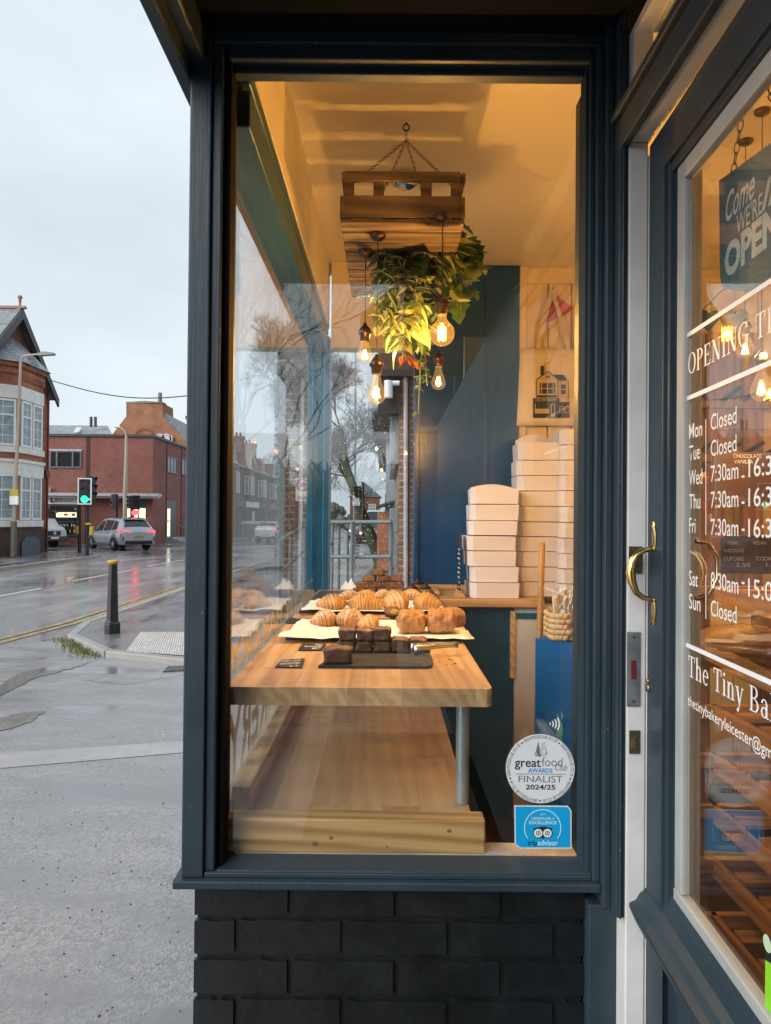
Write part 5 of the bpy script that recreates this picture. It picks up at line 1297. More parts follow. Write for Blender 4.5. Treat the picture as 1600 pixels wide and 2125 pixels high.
# cupcakes
def cupcake(px, py, label):
    c = T(px, py, ZTB+.001); c.y += .06; t = thing('cupcake', label, 'cupcake', c, 'chocolate cupcakes by the flapjacks'); b = MB(); n_ = 28; prof = []
    for z_, r_ in ((0, .021), (.03, .029)):
        prof.append([(c.x+(r_+(.0014 if k % 2 else 0))*math.cos(2*math.pi*k/n_), c.y+(r_+(.0014 if k % 2 else 0))*math.sin(2*math.pi*k/n_), c.z+z_) for k in range(n_)])
    b.add(prof[0]+prof[1], [(i, (i+1) % n_, n_+(i+1) % n_, n_+i) for i in range(n_)]+[list(range(n_))[::-1], list(range(n_, 2*n_))]); b.build('paper_case', plain('cupcake_case', (.42, .28, .09), .6) if not bpy.data.materials.get('cupcake_case') else bpy.data.materials['cupcake_case'], t)
    b = MB(); pts = []; rs = []
    for k in range(61):
        q = k/60; a = q*2*math.pi*3.2; r_ = .021*(1-q)+.001; pts.append((c.x+r_*math.cos(a), c.y+r_*math.sin(a), c.z+.034+q*.026)); rs.append(.0095*(1-q*.6))
    b.tube(pts, rs, 8); b.blob((c.x, c.y, c.z+.034), (.024, .024, .012)); b.build('frosting', FROS, t)
cupcake(856, 1238, 'chocolate frosted cupcake nearest the flapjack pile'); cupcake(884, 1237, 'chocolate frosted cupcake at the right end of the table'); cupcake(868, 1226, 'chocolate frosted cupcake behind the other two')
# folded napkin
b = MB(); c = T(724, 1224, ZTB+.001); c.y += .05
for dx, h, tw in ((-.02, .05, 0), (.0, .062, .4), (.022, .045, -.3)):
    b.add([c+Vector((dx-.03, -.02, 0)), c+Vector((dx+.03, -.025, 0)), c+Vector((dx+.02, .03, .006)), c+Vector((dx+tw*.03, .005, h)), c+Vector((dx-.025, .025, .004))], [(0, 1, 3), (1, 2, 3), (2, 4, 3), (4, 0, 3)])
tag(b.build('paper_napkin', PAPER), 'crumpled white paper standing at the far left of the table', 'napkin')
# slate name labels
gL = 'black chalk price labels on the table'
def label_card(pix, lab, lines=2, tilt=0, words=None):
    p = [T(x, y, ZTB+.001) for x, y in pix]; t = thing('price_label', lab, 'price label', p[0], gL)
    b = MB(); b.prism([q+Vector((0, 0, .0005)) for q in p], (0, 0, .0022)); b.build('label_slate', BLACKB, t, bevel=.0006)
    U = (p[3]-p[2]); V_ = (p[0]-p[3]); n_ = U.cross(V_)
    # writing faces the street: it reads from the far side
    w = (p[1]-p[0]).length; hgt = (p[3]-p[0]).length
    for k, s in enumerate(words or ('BUN', '3.5')):
        o_ = p[2]+(p[1]-p[2])*((k+1)/(len(words or 'ab')+.45)) + (p[3]-p[2])*.12; o_ = Vector((o_.x, o_.y, p[0].z+.0032))
        text(s, o_, p[3]-p[2], p[2]-p[1], hgt/(len(words or 'ab')+.8)*1.05, CHALK, 'chalk_writing', t, fit=w*(.74 if len(s) > 4 else .35), bold=.006)
label_card([(570, 1386), (627, 1387), (633, 1368), (585, 1371)], 'black price label nearest the window at the left table edge', words=('SALTED', 'BROWNIE', '3.5'))
label_card([(618, 1351), (668, 1351), (677, 1338), (627, 1337)], 'black price label lying left of the front slate', words=('GF', 'BROWNIE', '3'))
label_card([(618, 1324), (660, 1323), (652, 1315), (618, 1316)], 'black price label on the left of the middle tray', words=('ALMOND', '3.5'))
label_card([(590, 1294), (634, 1296), (641, 1287), (600, 1283)], 'black price label behind the left corner of the middle tray', words=('PAIN', '3'))
label_card([(785, 1293), (826, 1296), (829, 1287), (800, 1284)], 'black price label between the dusted and plump pastries', words=('CHOC', '3'))
label_card([(634, 1256), (662, 1257), (668, 1250), (640, 1248)], 'black price label at the left of the croissant tray', words=('PLAIN', '2.5'))
label_card([(675, 1232), (704, 1233), (706, 1228), (676, 1227)], 'black price label beside the crumpled white paper', words=('BAR', '3'))
label_card([(684, 1346), (700, 1346), (700, 1339), (690, 1339)], 'black price label half under the stacked brownies slate', words=('2',))
# tongs
tg = thing('serving_tongs', 'steel serving tongs resting across the brownies and slate', 'tongs', T(900, 1345))
hinge = T(945, 1338, ZTB+.030); hinge.z = ZTB+.03
tip = T(856, 1358, zs); 
for s in (-1, 1):
    b = MB(); d = (tip-hinge); L = d.length; d = d.normalized(); n_ = Vector((-d.y, d.x, 0)).normalized(); pts = []
    K = 12; vs = []
    for k in range(K+1):
        t_ = k/K; c = hinge.lerp(tip+Vector((0, 0, .012)), t_)+n_*s*(.004+.013*math.sin(t_*2.2)); w = .006+.002*t_+(.008*max(0, (t_-.72)/.28)**.7 if t_ > .72 else 0)
        c.z += .006*math.sin(t_*3)
        vs += [c+Vector((0, 0, w)), c+n_*s*.003, c-Vector((0, 0, w))]
    b.add(vs, [(i*3+j, i*3+j+1, (i+1)*3+j+1, (i+1)*3+j) for i in range(K) for j in range(2)], 0, True)
    o = b.build('tong_arm', STEEL, tg); o.modifiers.new('s', 'SOLIDIFY').thickness = .0016
b = MB(); b.lathe([(.009, -.008), (.009, .008)], hinge, (0, 0, 1), 14); b.tube([hinge, hinge+Vector((.02, .006, .002)), hinge+Vector((.028, .012, .0)), hinge+Vector((.02, .014, 0))], .0015, 6); b.build('hinge', STEEL, tg)
# ---------------------------------------------------------------- street: houses
OBR = brick('victorian_brick', (.44, .15, .065), (.34, .105, .045), (.30, .2, .14), .28)
PBR = brick('plinth_brick', (.10, .05, .045), (.07, .038, .036), (.09, .07, .06), .3)
RBR = brick('modern_red_brick', (.25, .082, .062), (.195, .062, .05), (.20, .13, .11), .16)
SLT = slate('roof_slate', (.20, .215, .23))
STONE = plain('painted_stone', (.78, .76, .70), .6, .15, 3)
VERGE = plain('dark_verge_board', (.035, .045, .05), .5, .15, 2)
CURT = plain('net_curtain', (.28, .35, .38), .35, .35, 3.5)
LIT = emit('lit_shop_interior', (.95, .78, .45), .5)
def quad(b, o, U, V, w, h, mi=0): o, U, V = Vector(o), Vector(U), Vector(V); b.add([o, o+U*w, o+U*w+V*h, o+V*h], [(0, 1, 2, 3)], mi)
def rbox(b, o, U, V, u0, u1, v0, v1, d0, d1, mi=0):
    U, V, N = basis(U, V); o = Vector(o)
    c = [o+U*u+V*v+N*d for v in (v0, v1) for d in (d1, d0) for u in (u0, u1)]
    b.add(c, [(0, 2, 3, 1), (4, 5, 7, 6), (0, 1, 5, 4), (2, 6, 7, 3), (0, 4, 6, 2), (1, 3, 7, 5)], mi)
def win(par, o, U, V, w, h, cols=2, splits=(.68,), rows=1, fm=None, gm=None, fw=.06, bar=.022, name='window'):
    """o is the lower left corner seen from outside; frame is the part, its panes the sub-part"""
    fm = fm or WHITE; gm = gm or CURT; b = MB()
    rbox(b, o, U, V, 0, fw, 0, h, -.02, .05); rbox(b, o, U, V, w-fw, w, 0, h, -.02, .05)
    rbox(b, o, U, V, fw, w-fw, 0, fw, -.02, .05); rbox(b, o, U, V, fw, w-fw, h-fw, h, -.02, .05)
    for s in splits: rbox(b, o, U, V, fw, w-fw, h*s-fw*.4, h*s+fw*.4, -.02, .04)
    for c in range(1, cols): rbox(b, o, U, V, w*c/cols-bar/2, w*c/cols+bar/2, fw, h-fw, -.01, .03)
    ed = [0]+list(splits)+[1]
    for s0, s1 in zip(ed, ed[1:]):
        k = max(1, round((s1-s0)*h/.42)) if rows else 1
        for r_ in range(1, k): z_ = h*(s0+(s1-s0)*r_/k); rbox(b, o, U, V, fw, w-fw, z_-bar/2, z_+bar/2, -.01, .028)
    f = b.build(name, fm, par); b = MB(); quad(b, Vector(o)+Vector(V)*.02+Vector(U)*.02+basis(U, V)[2]*.012, U, V, w-.04, h-.04); b.build('pane', gm, f); return f
Yp, Yn, Xp = Vector((0, 1, 0)), Vector((0, -1, 0)), Vector((1, 0, 0))
# --- old brick house on the corner
oh = thing('brick_house', 'orange brick Victorian house with a pointed gable and white two storey bay', 'house', (-16, 30, 0))
HX = -15.6; gy0, gy1, gyc = 26.7, 32.7, 29.7; ez, az = H+5.85, H+8.6
b = MB(); b.prism([(HX, gy0, .1), (HX, gy1, .1), (HX, gy1, ez), (HX, gyc, az-.15), (HX, gy0, ez)], (-12, 0, 0)); b.build('wall', OBR, oh)
b = MB(); b.box(HX-3, HX+.06, gy0-.02, gy1+.05, .1, 1.15); b.build('plinth', PBR, oh)
b = MB()
for (ya, yb2) in ((gy0-.33, gyc), (gy1+.33, gyc)):
    s = 1 if yb2 > ya else -1; za = ez-.45
    b.prism([(HX+.28, ya, za), (HX+.28, yb2, az), (HX+.28, yb2, az+.14), (HX+.28, ya, za+.14)], (-13, 0, 0))
b.build('roof', SLT, oh)
b = MB()
for ya in (gy0-.36, gy1+.36): b.prism([(HX+.36, ya, ez-.75), (HX+.36, gyc, az-.33), (HX+.36, gyc, az+.10), (HX+.36, ya, ez-.38)], (-.09, 0, 0))
b.build('verge_board', VERGE, oh)
b = MB(); b.prism([(HX+.03, gyc-1.75, H+6.95), (HX+.03, gyc+1.75, H+6.95), (HX+.03, gyc, az-.4)], (-.02, 0, 0)); b.box(HX, HX+.07, gyc-1.8, gyc+1.8, H+6.86, H+6.95); b.build('tile_hung_gable', brick('hung_tiles', (.25, .085, .04), (.14, .05, .03), (.05, .03, .02), .3, .16, .11, .02), oh)
b = MB(); b.lathe([(.11, 0), (.09, .12), (.05, .18), (.06, .45), (.1, .5), (.09, .58), (.02, .62)], (HX+.2, gyc, az+.05), n=12); b.box(HX-10, HX+.45, gyc-.1, gyc+.1, az+.1, az+.2); b.build('ridge_and_finial', plain('terracotta', (.3, .16, .12), .7, .2), oh)
bxf = -14.7; byA, by0, by1, byB = 27.65, 28.45, 30.35, 31.2
def bayring(z0, z1, g=0): return [(HX, byA-g, z0), (bxf+g, by0-g*.4, z0), (bxf+g, by1+g*.4, z0), (HX, byB+g, z0)], z1-z0
def bay(name, m, z0, z1, g=0):
    b = MB(); q, h = bayring(z0, z1, g); b.prism(q, (0, 0, h)); return b.build(name, m, oh)
zz = lambda py: P(60, py, 29.4).z
bay('bay_plinth', PBR, .1, zz(1094)); bay('bay_wall', OBR, zz(1094), zz(770))
bay('bay_sill', STONE, zz(1093), zz(1080), .09); bay('bay_band', STONE, zz(990), zz(962), .07); bay('bay_cornice', STONE, zz(963), zz(957), .13)
bay('bay_sill', STONE, zz(944), zz(932), .09); bay('bay_band', STONE, zz(836), zz(810), .05)
bay('bay_cornice', OBR, zz(786), zz(778), .08); bay('bay_cornice', OBR, zz(772), zz(764), .14)
b = MB()
for k in range(14):
    y_ = by0+k*(by1-by0)/13; b.box(bxf, bxf+.07, y_-.04, y_+.04, zz(796), zz(786))
b.build('dentils', OBR, oh)
b = MB(); q = [(HX, byA-.3, zz(764)), (bxf+.28, by0-.15, zz(764)), (bxf+.28, by1+.15, zz(764)), (HX, byB+.3, zz(764))]; rt_ = [(HX, 29.1, zz(700)), (HX, 29.9, zz(700))]
b.add([Vector(v) for v in q]+[Vector(v) for v in rt_], [(0, 1, 4), (1, 2, 5, 4), (2, 3, 5), (3, 2, 1, 0)])
b.prism([(bxf+.2, 28.75, zz(766)), (bxf+.2, 29.75, zz(766)), (bxf+.2, 29.25, zz(742))], (-.8, 0, 0))
b.build('bay_roof', SLT, oh)
for (z0, z1) in ((zz(1079), zz(988)), (zz(931), zz(838))):
    h = z1-z0; w = (by1-by0-.32)/2
    for k in range(2): win(oh, (bxf+.012, by0+.1+k*(w+.12), z0), Yp, Z_, w, h, 2, (.66,), 1, fw=.085)
    dv = Vector((bxf-HX, by0-byA, 0)); L_ = dv.length; du = dv.normalized(); nrm_ = Vector((du.y, -du.x, 0))
    win(oh, Vector((HX, byA, z0))+du*.12+nrm_*.012, du, Z_, L_-.26, h, 2, (.66,), 1, fw=.085)
b = MB(); cc = Vector((bxf+.02, 29.4, .1)); b.prism([cc+Vector((0, -.75, 0)), cc+Vector((0, .75, 0)), cc+Vector((0, .75, .55)), cc+Vector((0, .4, .78)), cc+Vector((0, -.4, .78)), cc+Vector((0, -.75, .55))], (.05, 0, 0)); b.build('cellar_hatch', plain('slate_blue_paint', (.06, .085, .12), .5, .15), oh)
b = MB()
for y_ in (28.9, 30.0): b.box(bxf, bxf+.015, y_-.22, y_+.22, zz(922), zz(906))
b.build('terracotta_panel', plain('terracotta_panel', (.15, .05, .028), .7, .3, 8), oh)
b = MB(); b.box(HX+.02, HX+.14, 32.4, 32.75, zz(982), zz(966)); b.tube([(HX+.1, 32.55, ez-.2), (HX+.1, 32.55, .2)], .05, 8); b.build('drain_pipe', plain('rust_red_pipe', (.14, .04, .03), .5), oh)
# --- modern red brick corner building
rb = thing('red_brick_building', 'modern two storey dark red brick building with a flat grey coping and shop', 'building', (-16, 44, 0))
RY = 43.0; RX = -14.1; zr = P(200, 906, RY).z; fx = lambda px: P(px, 1000, RY).x; fz = lambda py: P(210, py, RY).z
b = MB(); b.box(RX-16, RX, RY, RY+24, .1, zr); b.build('wall', RBR, rb)
b = MB(); b.box(RX-16, RX+.1, RY-.1, RY+24, zr, zr+.14); b.build('coping', VERGE, rb)
b = MB()
for px in (182,): b.box(fx(px)-.12, fx(px)+.1, RY-.025, RY, .1, zr)
for y_ in (RY+2.6, RY+5.9): b.box(RX, RX+.025, y_, y_+.16, .1, zr)
b.build('movement_joint', plain('dark_brick_joint', (.06, .02, .018), .8), rb)
b = MB(); b.box(fx(104)-.5, fx(336), RY-.75, RY, fz(1030), fz(1024)); b.box(fx(104)-.5, fx(336)-.1, RY-.6, RY, fz(1034), fz(1030)); b.build('canopy', plain('pale_grey_canopy', (.42, .42, .44), .5), rb)
win(rb, (fx(103), RY-.012, fz(972)), Xp, Z_, fx(169)-fx(103), fz(936)-fz(972), 1, (), 0, plain('grey_window_frame', (.10, .12, .15), .45), DGLASS, .09).name = 'window'
b = MB(); b.box(fx(118)-.05, fx(118)+.05, RY-.07, RY-.02, fz(971), fz(937)); b.box(fx(151)-.05, fx(151)+.05, RY-.07, RY-.02, fz(971), fz(937)); b.build('window_mullion', bpy.data.materials['grey_window_frame'], rb)
b = MB(); b.box(fx(102), fx(170), RY-.06, RY+.01, fz(936), fz(933)); b.build('window_head', bpy.data.materials['pale_grey_canopy'], rb)
sg = MB(); sg.box(fx(103), fx(166), RY-.14, RY-.02, fz(1047), fz(1031)); sg = sg.build('shop_sign', WHITE, rb)
PUR = plain('purple_letters', (.10, .03, .16), .5); GOLD = plain('gold_letters', (.38, .25, .05), .5)
text('L', (fx(107.5), RY-.15, fz(1043)), Xp, Z_, 11*RY/F/.7, PUR, 'lettering', sg, fit=8*RY/F, bold=.07)
text('iki', (fx(116.5), RY-.15, fz(1043)), Xp, Z_, 10*RY/F/.7, PUR, 'lettering', sg, fit=12*RY/F, bold=.012)
text('PIANO', (fx(129.5), RY-.15, fz(1043)), Xp, Z_, 6.5*RY/F/.7, GOLD, 'lettering', sg, fit=30*RY/F, bold=.012)
win(rb, (fx(104), RY-.012, fz(1112)), Xp, Z_, fx(164)-fx(104), fz(1049)-fz(1112), 1, (.45, .8), 0, bpy.data.materials['grey_window_frame'], DGLASS, .05)
b = MB(); random.seed(2)
for k in range(16):
    px, py = random.uniform(108, 158), random.choice((1054, 1060, 1066, 1088, 1100)); w = random.uniform(4, 9)
    b.box(fx(px), fx(px+w), RY-.05, RY-.03, fz(py+5), fz(py), random.randrange(3))
b.build('window_posters', [WHITE, plain('green_poster', (.25, .33, .16), .6), plain('amber_poster', (.5, .32, .08), .6)], rb)
b = MB(); b.box(fx(118), fx(160), RY-.03, RY-.02, fz(1074), fz(1064)); b.build('lit_display', LIT, rb)
b = MB(); b.box(fx(254), fx(304), RY-.02, RY, fz(1092), fz(1034)); b.build('shop_recess', plain('dark_shopfront', (.05, .06, .07), .4), rb)
b = MB(); b.box(fx(262), fx(303), RY-.04, RY-.02, fz(1092), fz(1054)); b.build('lit_shop_window', emit('lit_cream_window', (.75, .70, .46), .55), rb)
b = MB()
for px, w in ((258, 3), (277, 3), (288, 2)): b.box(fx(px), fx(px+w), RY-.07, RY-.04, fz(1092), fz(1050))
b.box(fx(300), fx(312), RY-.05, RY, fz(1089), fz(1082)); b.build('window_mullion', DARKM, rb)
sx = lambda px, py: onX(px, py, RX)
for (pa, pb_, ya, yb2) in ((346, 367, 980, 946), (376, 396, 985, 952)):
    a, c = sx(pa, 962), sx(pb_, 962); win(rb, (RX+.012, a.y, sx(pa, ya).z), Yp, Z_, c.y-a.y, sx(pa, yb2).z-sx(pa, ya).z, 3, (), 0, bpy.data.materials['grey_window_frame'], DGLASS, .07, .06)
a, c = sx(345, 1060), sx(364, 1060)
dr = MB(); dr.box(RX-.02, RX+.03, a.y, c.y, .4, sx(345, 1038).z); dr = dr.build('door', plain('dark_grey_door', (.06, .065, .07), .4), rb)
b = MB(); b.box(RX+.03, RX+.035, a.y+.15, a.y+.75, .5, 2.3); b.build('lit_pane', emit('lit_door_pane', (.75, .72, .5), .5), dr)
b = MB()
for k in range(3): b.box(RX, RX+1.3-.35*k, a.y-.4, c.y+.3, .1+k*.11, .1+(k+1)*.11)
b.build('steps', plain('concrete_steps', (.33, .33, .34), .6), rb)
b = MB()
for y_ in (a.y-.5, c.y+.5):
    b = MB(); b.tube([(RX+.1, y_, 1.5), (RX+.5, y_, 1.5), (RX+1.5, y_, 1.0), (RX+1.5, y_, .1)], .03, 6); b.tube([(RX+.5, y_, .4), (RX+.5, y_, 1.5)], .03, 6); b.build('handrail', GREYM, rb)
b = MB(); b.box(fx(100), fx(106), RY-.35, RY, fz(1022), fz(1013)); b.build('wall_lamp', WHITE, rb)
# --- orange brick house with big chimney behind it
gh = thing('brick_house', 'orange brick house end with a broad chimney rising behind the red building', 'house', (-21, 57, 0))
GY = 60.0; g = lambda px, py: P(px, py, GY)
b = MB(); b.prism([g(222, 960), g(228, 908), g(262, 864), g(262, 838), g(337, 836), g(338, 864), g(392, 924), g(392, 1000), g(222, 1000)], (0, 3, 0)); b.build('wall', brick('chimney_brick', (.34, .13, .055), (.26, .09, .04), (.3, .22, .16), .25), gh)
b = MB(); b.prism([g(261, 838), g(262, 834), g(300, 832), g(338, 834), g(338, 838)], (0, 1, 0)); b.lathe([(.2, 0), (.16, .9)], g(328, 835)+Vector((0, .5, 0)), n=10); b.build('chimney', plain('sooty_render', (.2, .15, .12), .8, .3), gh)
b = MB(); b.add([g(338, 855)+Vector((0, .5, 0)), g(392, 884)+Vector((0, 6, 0)), g(398, 934), g(338, 866)], [(0, 3, 2, 1)]); b.build('roof', SLT, gh)
b = MB(); b.disc(g(300, 912)+Vector((0, -.03, 0)), .95, Xp, Z_, 20, 0, .78, 0, math.pi); b.build('blind_arch', brick('arch_brick', (.2, .07, .03), (.16, .05, .03), (.2, .15, .1)), gh)
b = MB(); c = g(345, 911)
for dx in (-.45, .1): b.disc(c+Vector((dx, -.3, 0)), .42, Xp, Z_, 18, 0, .3); 
b.box(c.x-.9, c.x+.6, c.y-.3, c.y-.1, c.z-.3, c.z+.25); b.build('roof_plant', plain('pale_metal', (.5, .5, .5), .5), gh)
lh = thing('slate_roofed_house', 'long low house with a grey slate roof and skylight behind the red building', 'house', (-28, 55, 0))
b = MB(); k = lambda px, py, d=54: P(px, py, d)
b.prism([k(60, 940), k(60, 906), k(60, 882, 58), k(60, 940, 60)], (k(236, 906).x-k(60, 906).x, 0, 0)); b.build('roof', SLT, lh)
b = MB(); b.box(k(60, 900).x, k(236, 900).x, 54.3, 60, .1, k(100, 906).z-.05); b.build('wall', OBR, lh)
b = MB(); b.add([k(155, 899, 54.6), k(166, 899, 54.6), k(172, 889, 56.5), k(161, 889, 56.5)], [(0, 1, 2, 3)]); o = b.build('skylight', plain('skylight_glass', (.5, .53, .56), .15), lh); o.location.y -= .25; o.location.z += .05
b = MB()
for px in (189, 198): b.tube([k(px, 886, 56), k(px, 865, 56)], .12, 8)
b.build('flue', DARKM, lh)
# --- terrace up the street, seen through the display window
def terrace(i, y0, y1, X, label, m):
    t = thing('terraced_house', label, 'house', (X, y0, 0), 'terraced houses up the street'); ez_, rz_ = 7.1, 9.6
    b = MB(); b.box(X-9, X, y0, y1-.03, .1, ez_); b.build('wall', m, t)
    rf = MB(); rf.prism([(X+.35, y0, ez_-.15), (X+.35, y0, ez_), (X-4.2, y0, rz_), (X-9.3, y0, ez_), (X-9.3, y0, ez_-.15)], (0, y1-y0-.03, 0)); rf = rf.build('roof', SLT, t)
    ch = MB(); ch.box(X-3.6, X-1.6, y0+.1, y0+1.0, rz_-1.5, rz_+1.6); ch.box(X-3.7, X-1.5, y0+.02, y0+1.08, rz_+1.3, rz_+1.6)
    for q in range(4): ch.lathe([(.15, 0), (.12, .5)], (X-3.3+q*.45, y0+.55, rz_+1.6), n=8)
    ch.build('chimney', m, rf)
    b = MB(); b.prism([(X+.5, y0+.8, ez_-.1), (X+.5, (y0+y1)/2-.6, ez_-.1), (X+.5, (y0+.8+(y0+y1)/2-.6)/2, ez_+1.7)], (-2.5, 0, 0)); b.build('timber_gable', m, t)
    b = MB()
    b.box(X+.5, X+.54, y0+.9, (y0+y1)/2-.7, ez_-.1, ez_+.1)
    for q in range(7): y_ = y0+1.1+q*((y1-y0)/2-2)/6; b.box(X+.5, X+.53, y_-.05, y_+.05, ez_-.1, ez_+1.7*(1-abs(q-3)/3.6))
    b.build('gable_timbers', STONE, t)
    b = MB(); b.box(X, X+.7, y0+.9, (y0+y1)/2-.7, 3.6, 6.9); b.build('bay', m, t)
    w = ((y0+y1)/2-1.8-y0)/2
    for q in range(2): win(t, (X+.712, y0+1.0+q*w, 4.2), Yp, Z_, w-.1, 2.0, 2, (.68,), 0, fw=.1)
    win(t, (X+.1, y0+.912-.03, 4.2), Xp, Z_, .5, 2.0, 1, (.68,), 0, fw=.1)
    win(t, (X+.012, y1-2.4, 4.2), Yp, Z_, 1.2, 2.0, 2, (.68,), 0, fw=.1)
    b = MB(); b.box(X, X+.5, y0+.2, y1-.3, 2.9, 3.5); b.build('shop_fascia', [DARKM, WHITE, VERGE, GREYM][i % 4], t)
    win(t, (X+.03, y0+.5, .7), Yp, Z_, (y1-y0)*.55, 2.1, 3, (), 0, DARKM, DGLASS, .08)
    dr = MB(); dr.box(X, X+.05, y1-1.9, y1-.9, .1, 2.5); dr.build('door', [VERGE, WHITE, VERGE, NAVY][i % 4], t)
TB = brick('terrace_brick', (.22, .075, .04), (.16, .055, .03), (.22, .17, .13), .25)
for i, (y0, y1, lab) in enumerate(((66, 74, 'nearest brick terraced house with a timbered gable, seen through the display window'), (74, 82, 'second brick terraced house along, with a white shop fascia'), (82, 90, 'third brick terraced house along the far terrace'), (90, 98, 'fourth brick terraced house, furthest of the terrace'))): terrace(i, y0, y1, -15.0, lab, TB)
ob_ = thing('brick_house', 'plain orange brick house beyond the terrace, end on to the road', 'house', (-14, 104, 0))
b = MB(); b.box(-26, -13.5, 103, 113, .1, 6.6); b.build('wall', OBR, ob_)
b = MB(); b.prism([(-13.3, 102.8, 6.5), (-26, 102.8, 6.5), (-19.6, 102.8, 9.6)], (0, 10.4, 0)); b.build('roof', SLT, ob_)
b = MB(); b.box(-15.6, -14.3, 104, 105.2, 7, 10.6); b.build('chimney', OBR, ob_)
# --- buildings on our side of the road
nb = thing('neighbour_building', 'brick neighbouring building with a white downpipe beyond the far window pane', 'building', (1, 8.5, 0))
NBR = brick('brown_brick', (.22, .12, .075), (.28, .165, .11), (.42, .37, .31), .2, .225, .078, .009)
b = MB(); b.box(.155, .43, 8.4, 12, 0, 6.2); b.build('wall', NBR, nb)
b = MB(); b.tube([P(842, 700, 8.32), P(842, 1240, 8.32)], .026, 10); b.build('downpipe', plain('pale_pipe', (.45, .40, .40), .4), nb)
b = MB(); b.tube([P(848, 700, 8.36), P(848, 1240, 8.36)], .012, 8); b.build('cable_duct', DARKM, nb)
for (y0_, y1_) in ((1055, 1105), (1130, 1176)):
    a, c = P(808, y1_, 8.5), P(827, y0_, 8.5); b = MB(); b.box(a.x, .154, 8.42, 8.75, a.z, c.z); b.build('meter_box', GREYM, nb, bevel=.01)
b = MB(); b.box(.06, .15, 8.5, 12, P(815, 962, 8.5).z, 3.1); b.build('grey_return', plain('grey_render', (.26, .28, .30), .6), nb)
b = MB(); b.box(-.10, .5, 8.2, 12.2, P(800, 790, 8.5).z, P(800, 735, 8.5).z); b.box(-.10, .16, 8.3, 8.6, P(800, 860, 8.4).z, P(800, 800, 8.4).z); b.build('dark_eaves', plain('brown_fascia', (.03, .02, .018), .5), nb)
b = MB(); b.tube([P(797, 795, 8.2), P(829, 795, 8.2)], .03, 10); b.lathe([(.05, -.1), (.05, .1)], P(806, 808, 8.2), n=12); b.build('gutter', WHITE, nb)
pb_ = thing('porch_building', 'low grey rendered building with a sloping grey porch roof beyond the meter boxes', 'building', (.4, 24, 0))
b = MB(); b.box(-.0, 5, 24, 40, .1, 4.6); b.build('wall', bpy.data.materials['grey_render'], pb_)
b = MB(); b.prism([P(782, 1049, 22), P(822, 1036, 22), P(822, 1041, 22), P(782, 1053, 22)], (0, 3, 0)); b.box(-.35, .5, 23.6, 40, 4.4, 4.6); b.build('porch_roof', DARKM, pb_)
b = MB(); b.box(-.02, .0, 24.6, 26, 1.0, 2.6); b.build('window', DGLASS, pb_)
b = MB(); b.box(-.26, .1, 22.4, 23.2, .1, 1.95); b.build('porch_wall', OBR, pb_)
# --- far end of the street
FARM = plain('distant_foliage', (.11, .115, .10), .9, .4, .15)
b = MB(); random.seed(8)
for k in range(1300):
    x = random.uniform(-28, 20); y = random.uniform(150, 190); r_ = random.uniform(.35, 1.0)
    b.blob((x, y, (2.2+1.6*math.sin(x*.9)+.9*math.sin(x*2.7+1))*random.random()**.6+.3), (r_*1.2, r_, r_*random.uniform(.8, 1.6)), n=6, m=4, fn=lambda q, d: q*random.uniform(.75, 1.2))
tag(b.build('distant_trees', FARM), 'hazy mass of trees and hedges at the far end of the street', 'trees', kind='stuff')
for k, (x, y, w, h, lab) in enumerate(((-3.5, 120, 5, 5.5, 'small brick house far up the street behind the leaning tree'), (5.2, 110, 6, 5.0, 'pale house far up the street at the right'))):
    t = thing('distant_house', lab, 'house', (x, y, 0)); b = MB(); b.box(x-w/2, x+w/2, y, y+8, .1, h); b.build('wall', TB if k == 0 else STONE, t)
    b = MB(); b.prism([(x-w/2-.3, y-.2, h), (x+w/2+.3, y-.2, h), (x, y-.2, h+2.4)], (0, 8.4, 0)); b.build('roof', SLT, t)
    for q in (-1, 1): win(t, (x+q*w/4-.6, y-.012, 2.8), Xp, Z_, 1.2, 1.5, 2, (.6,), 0)

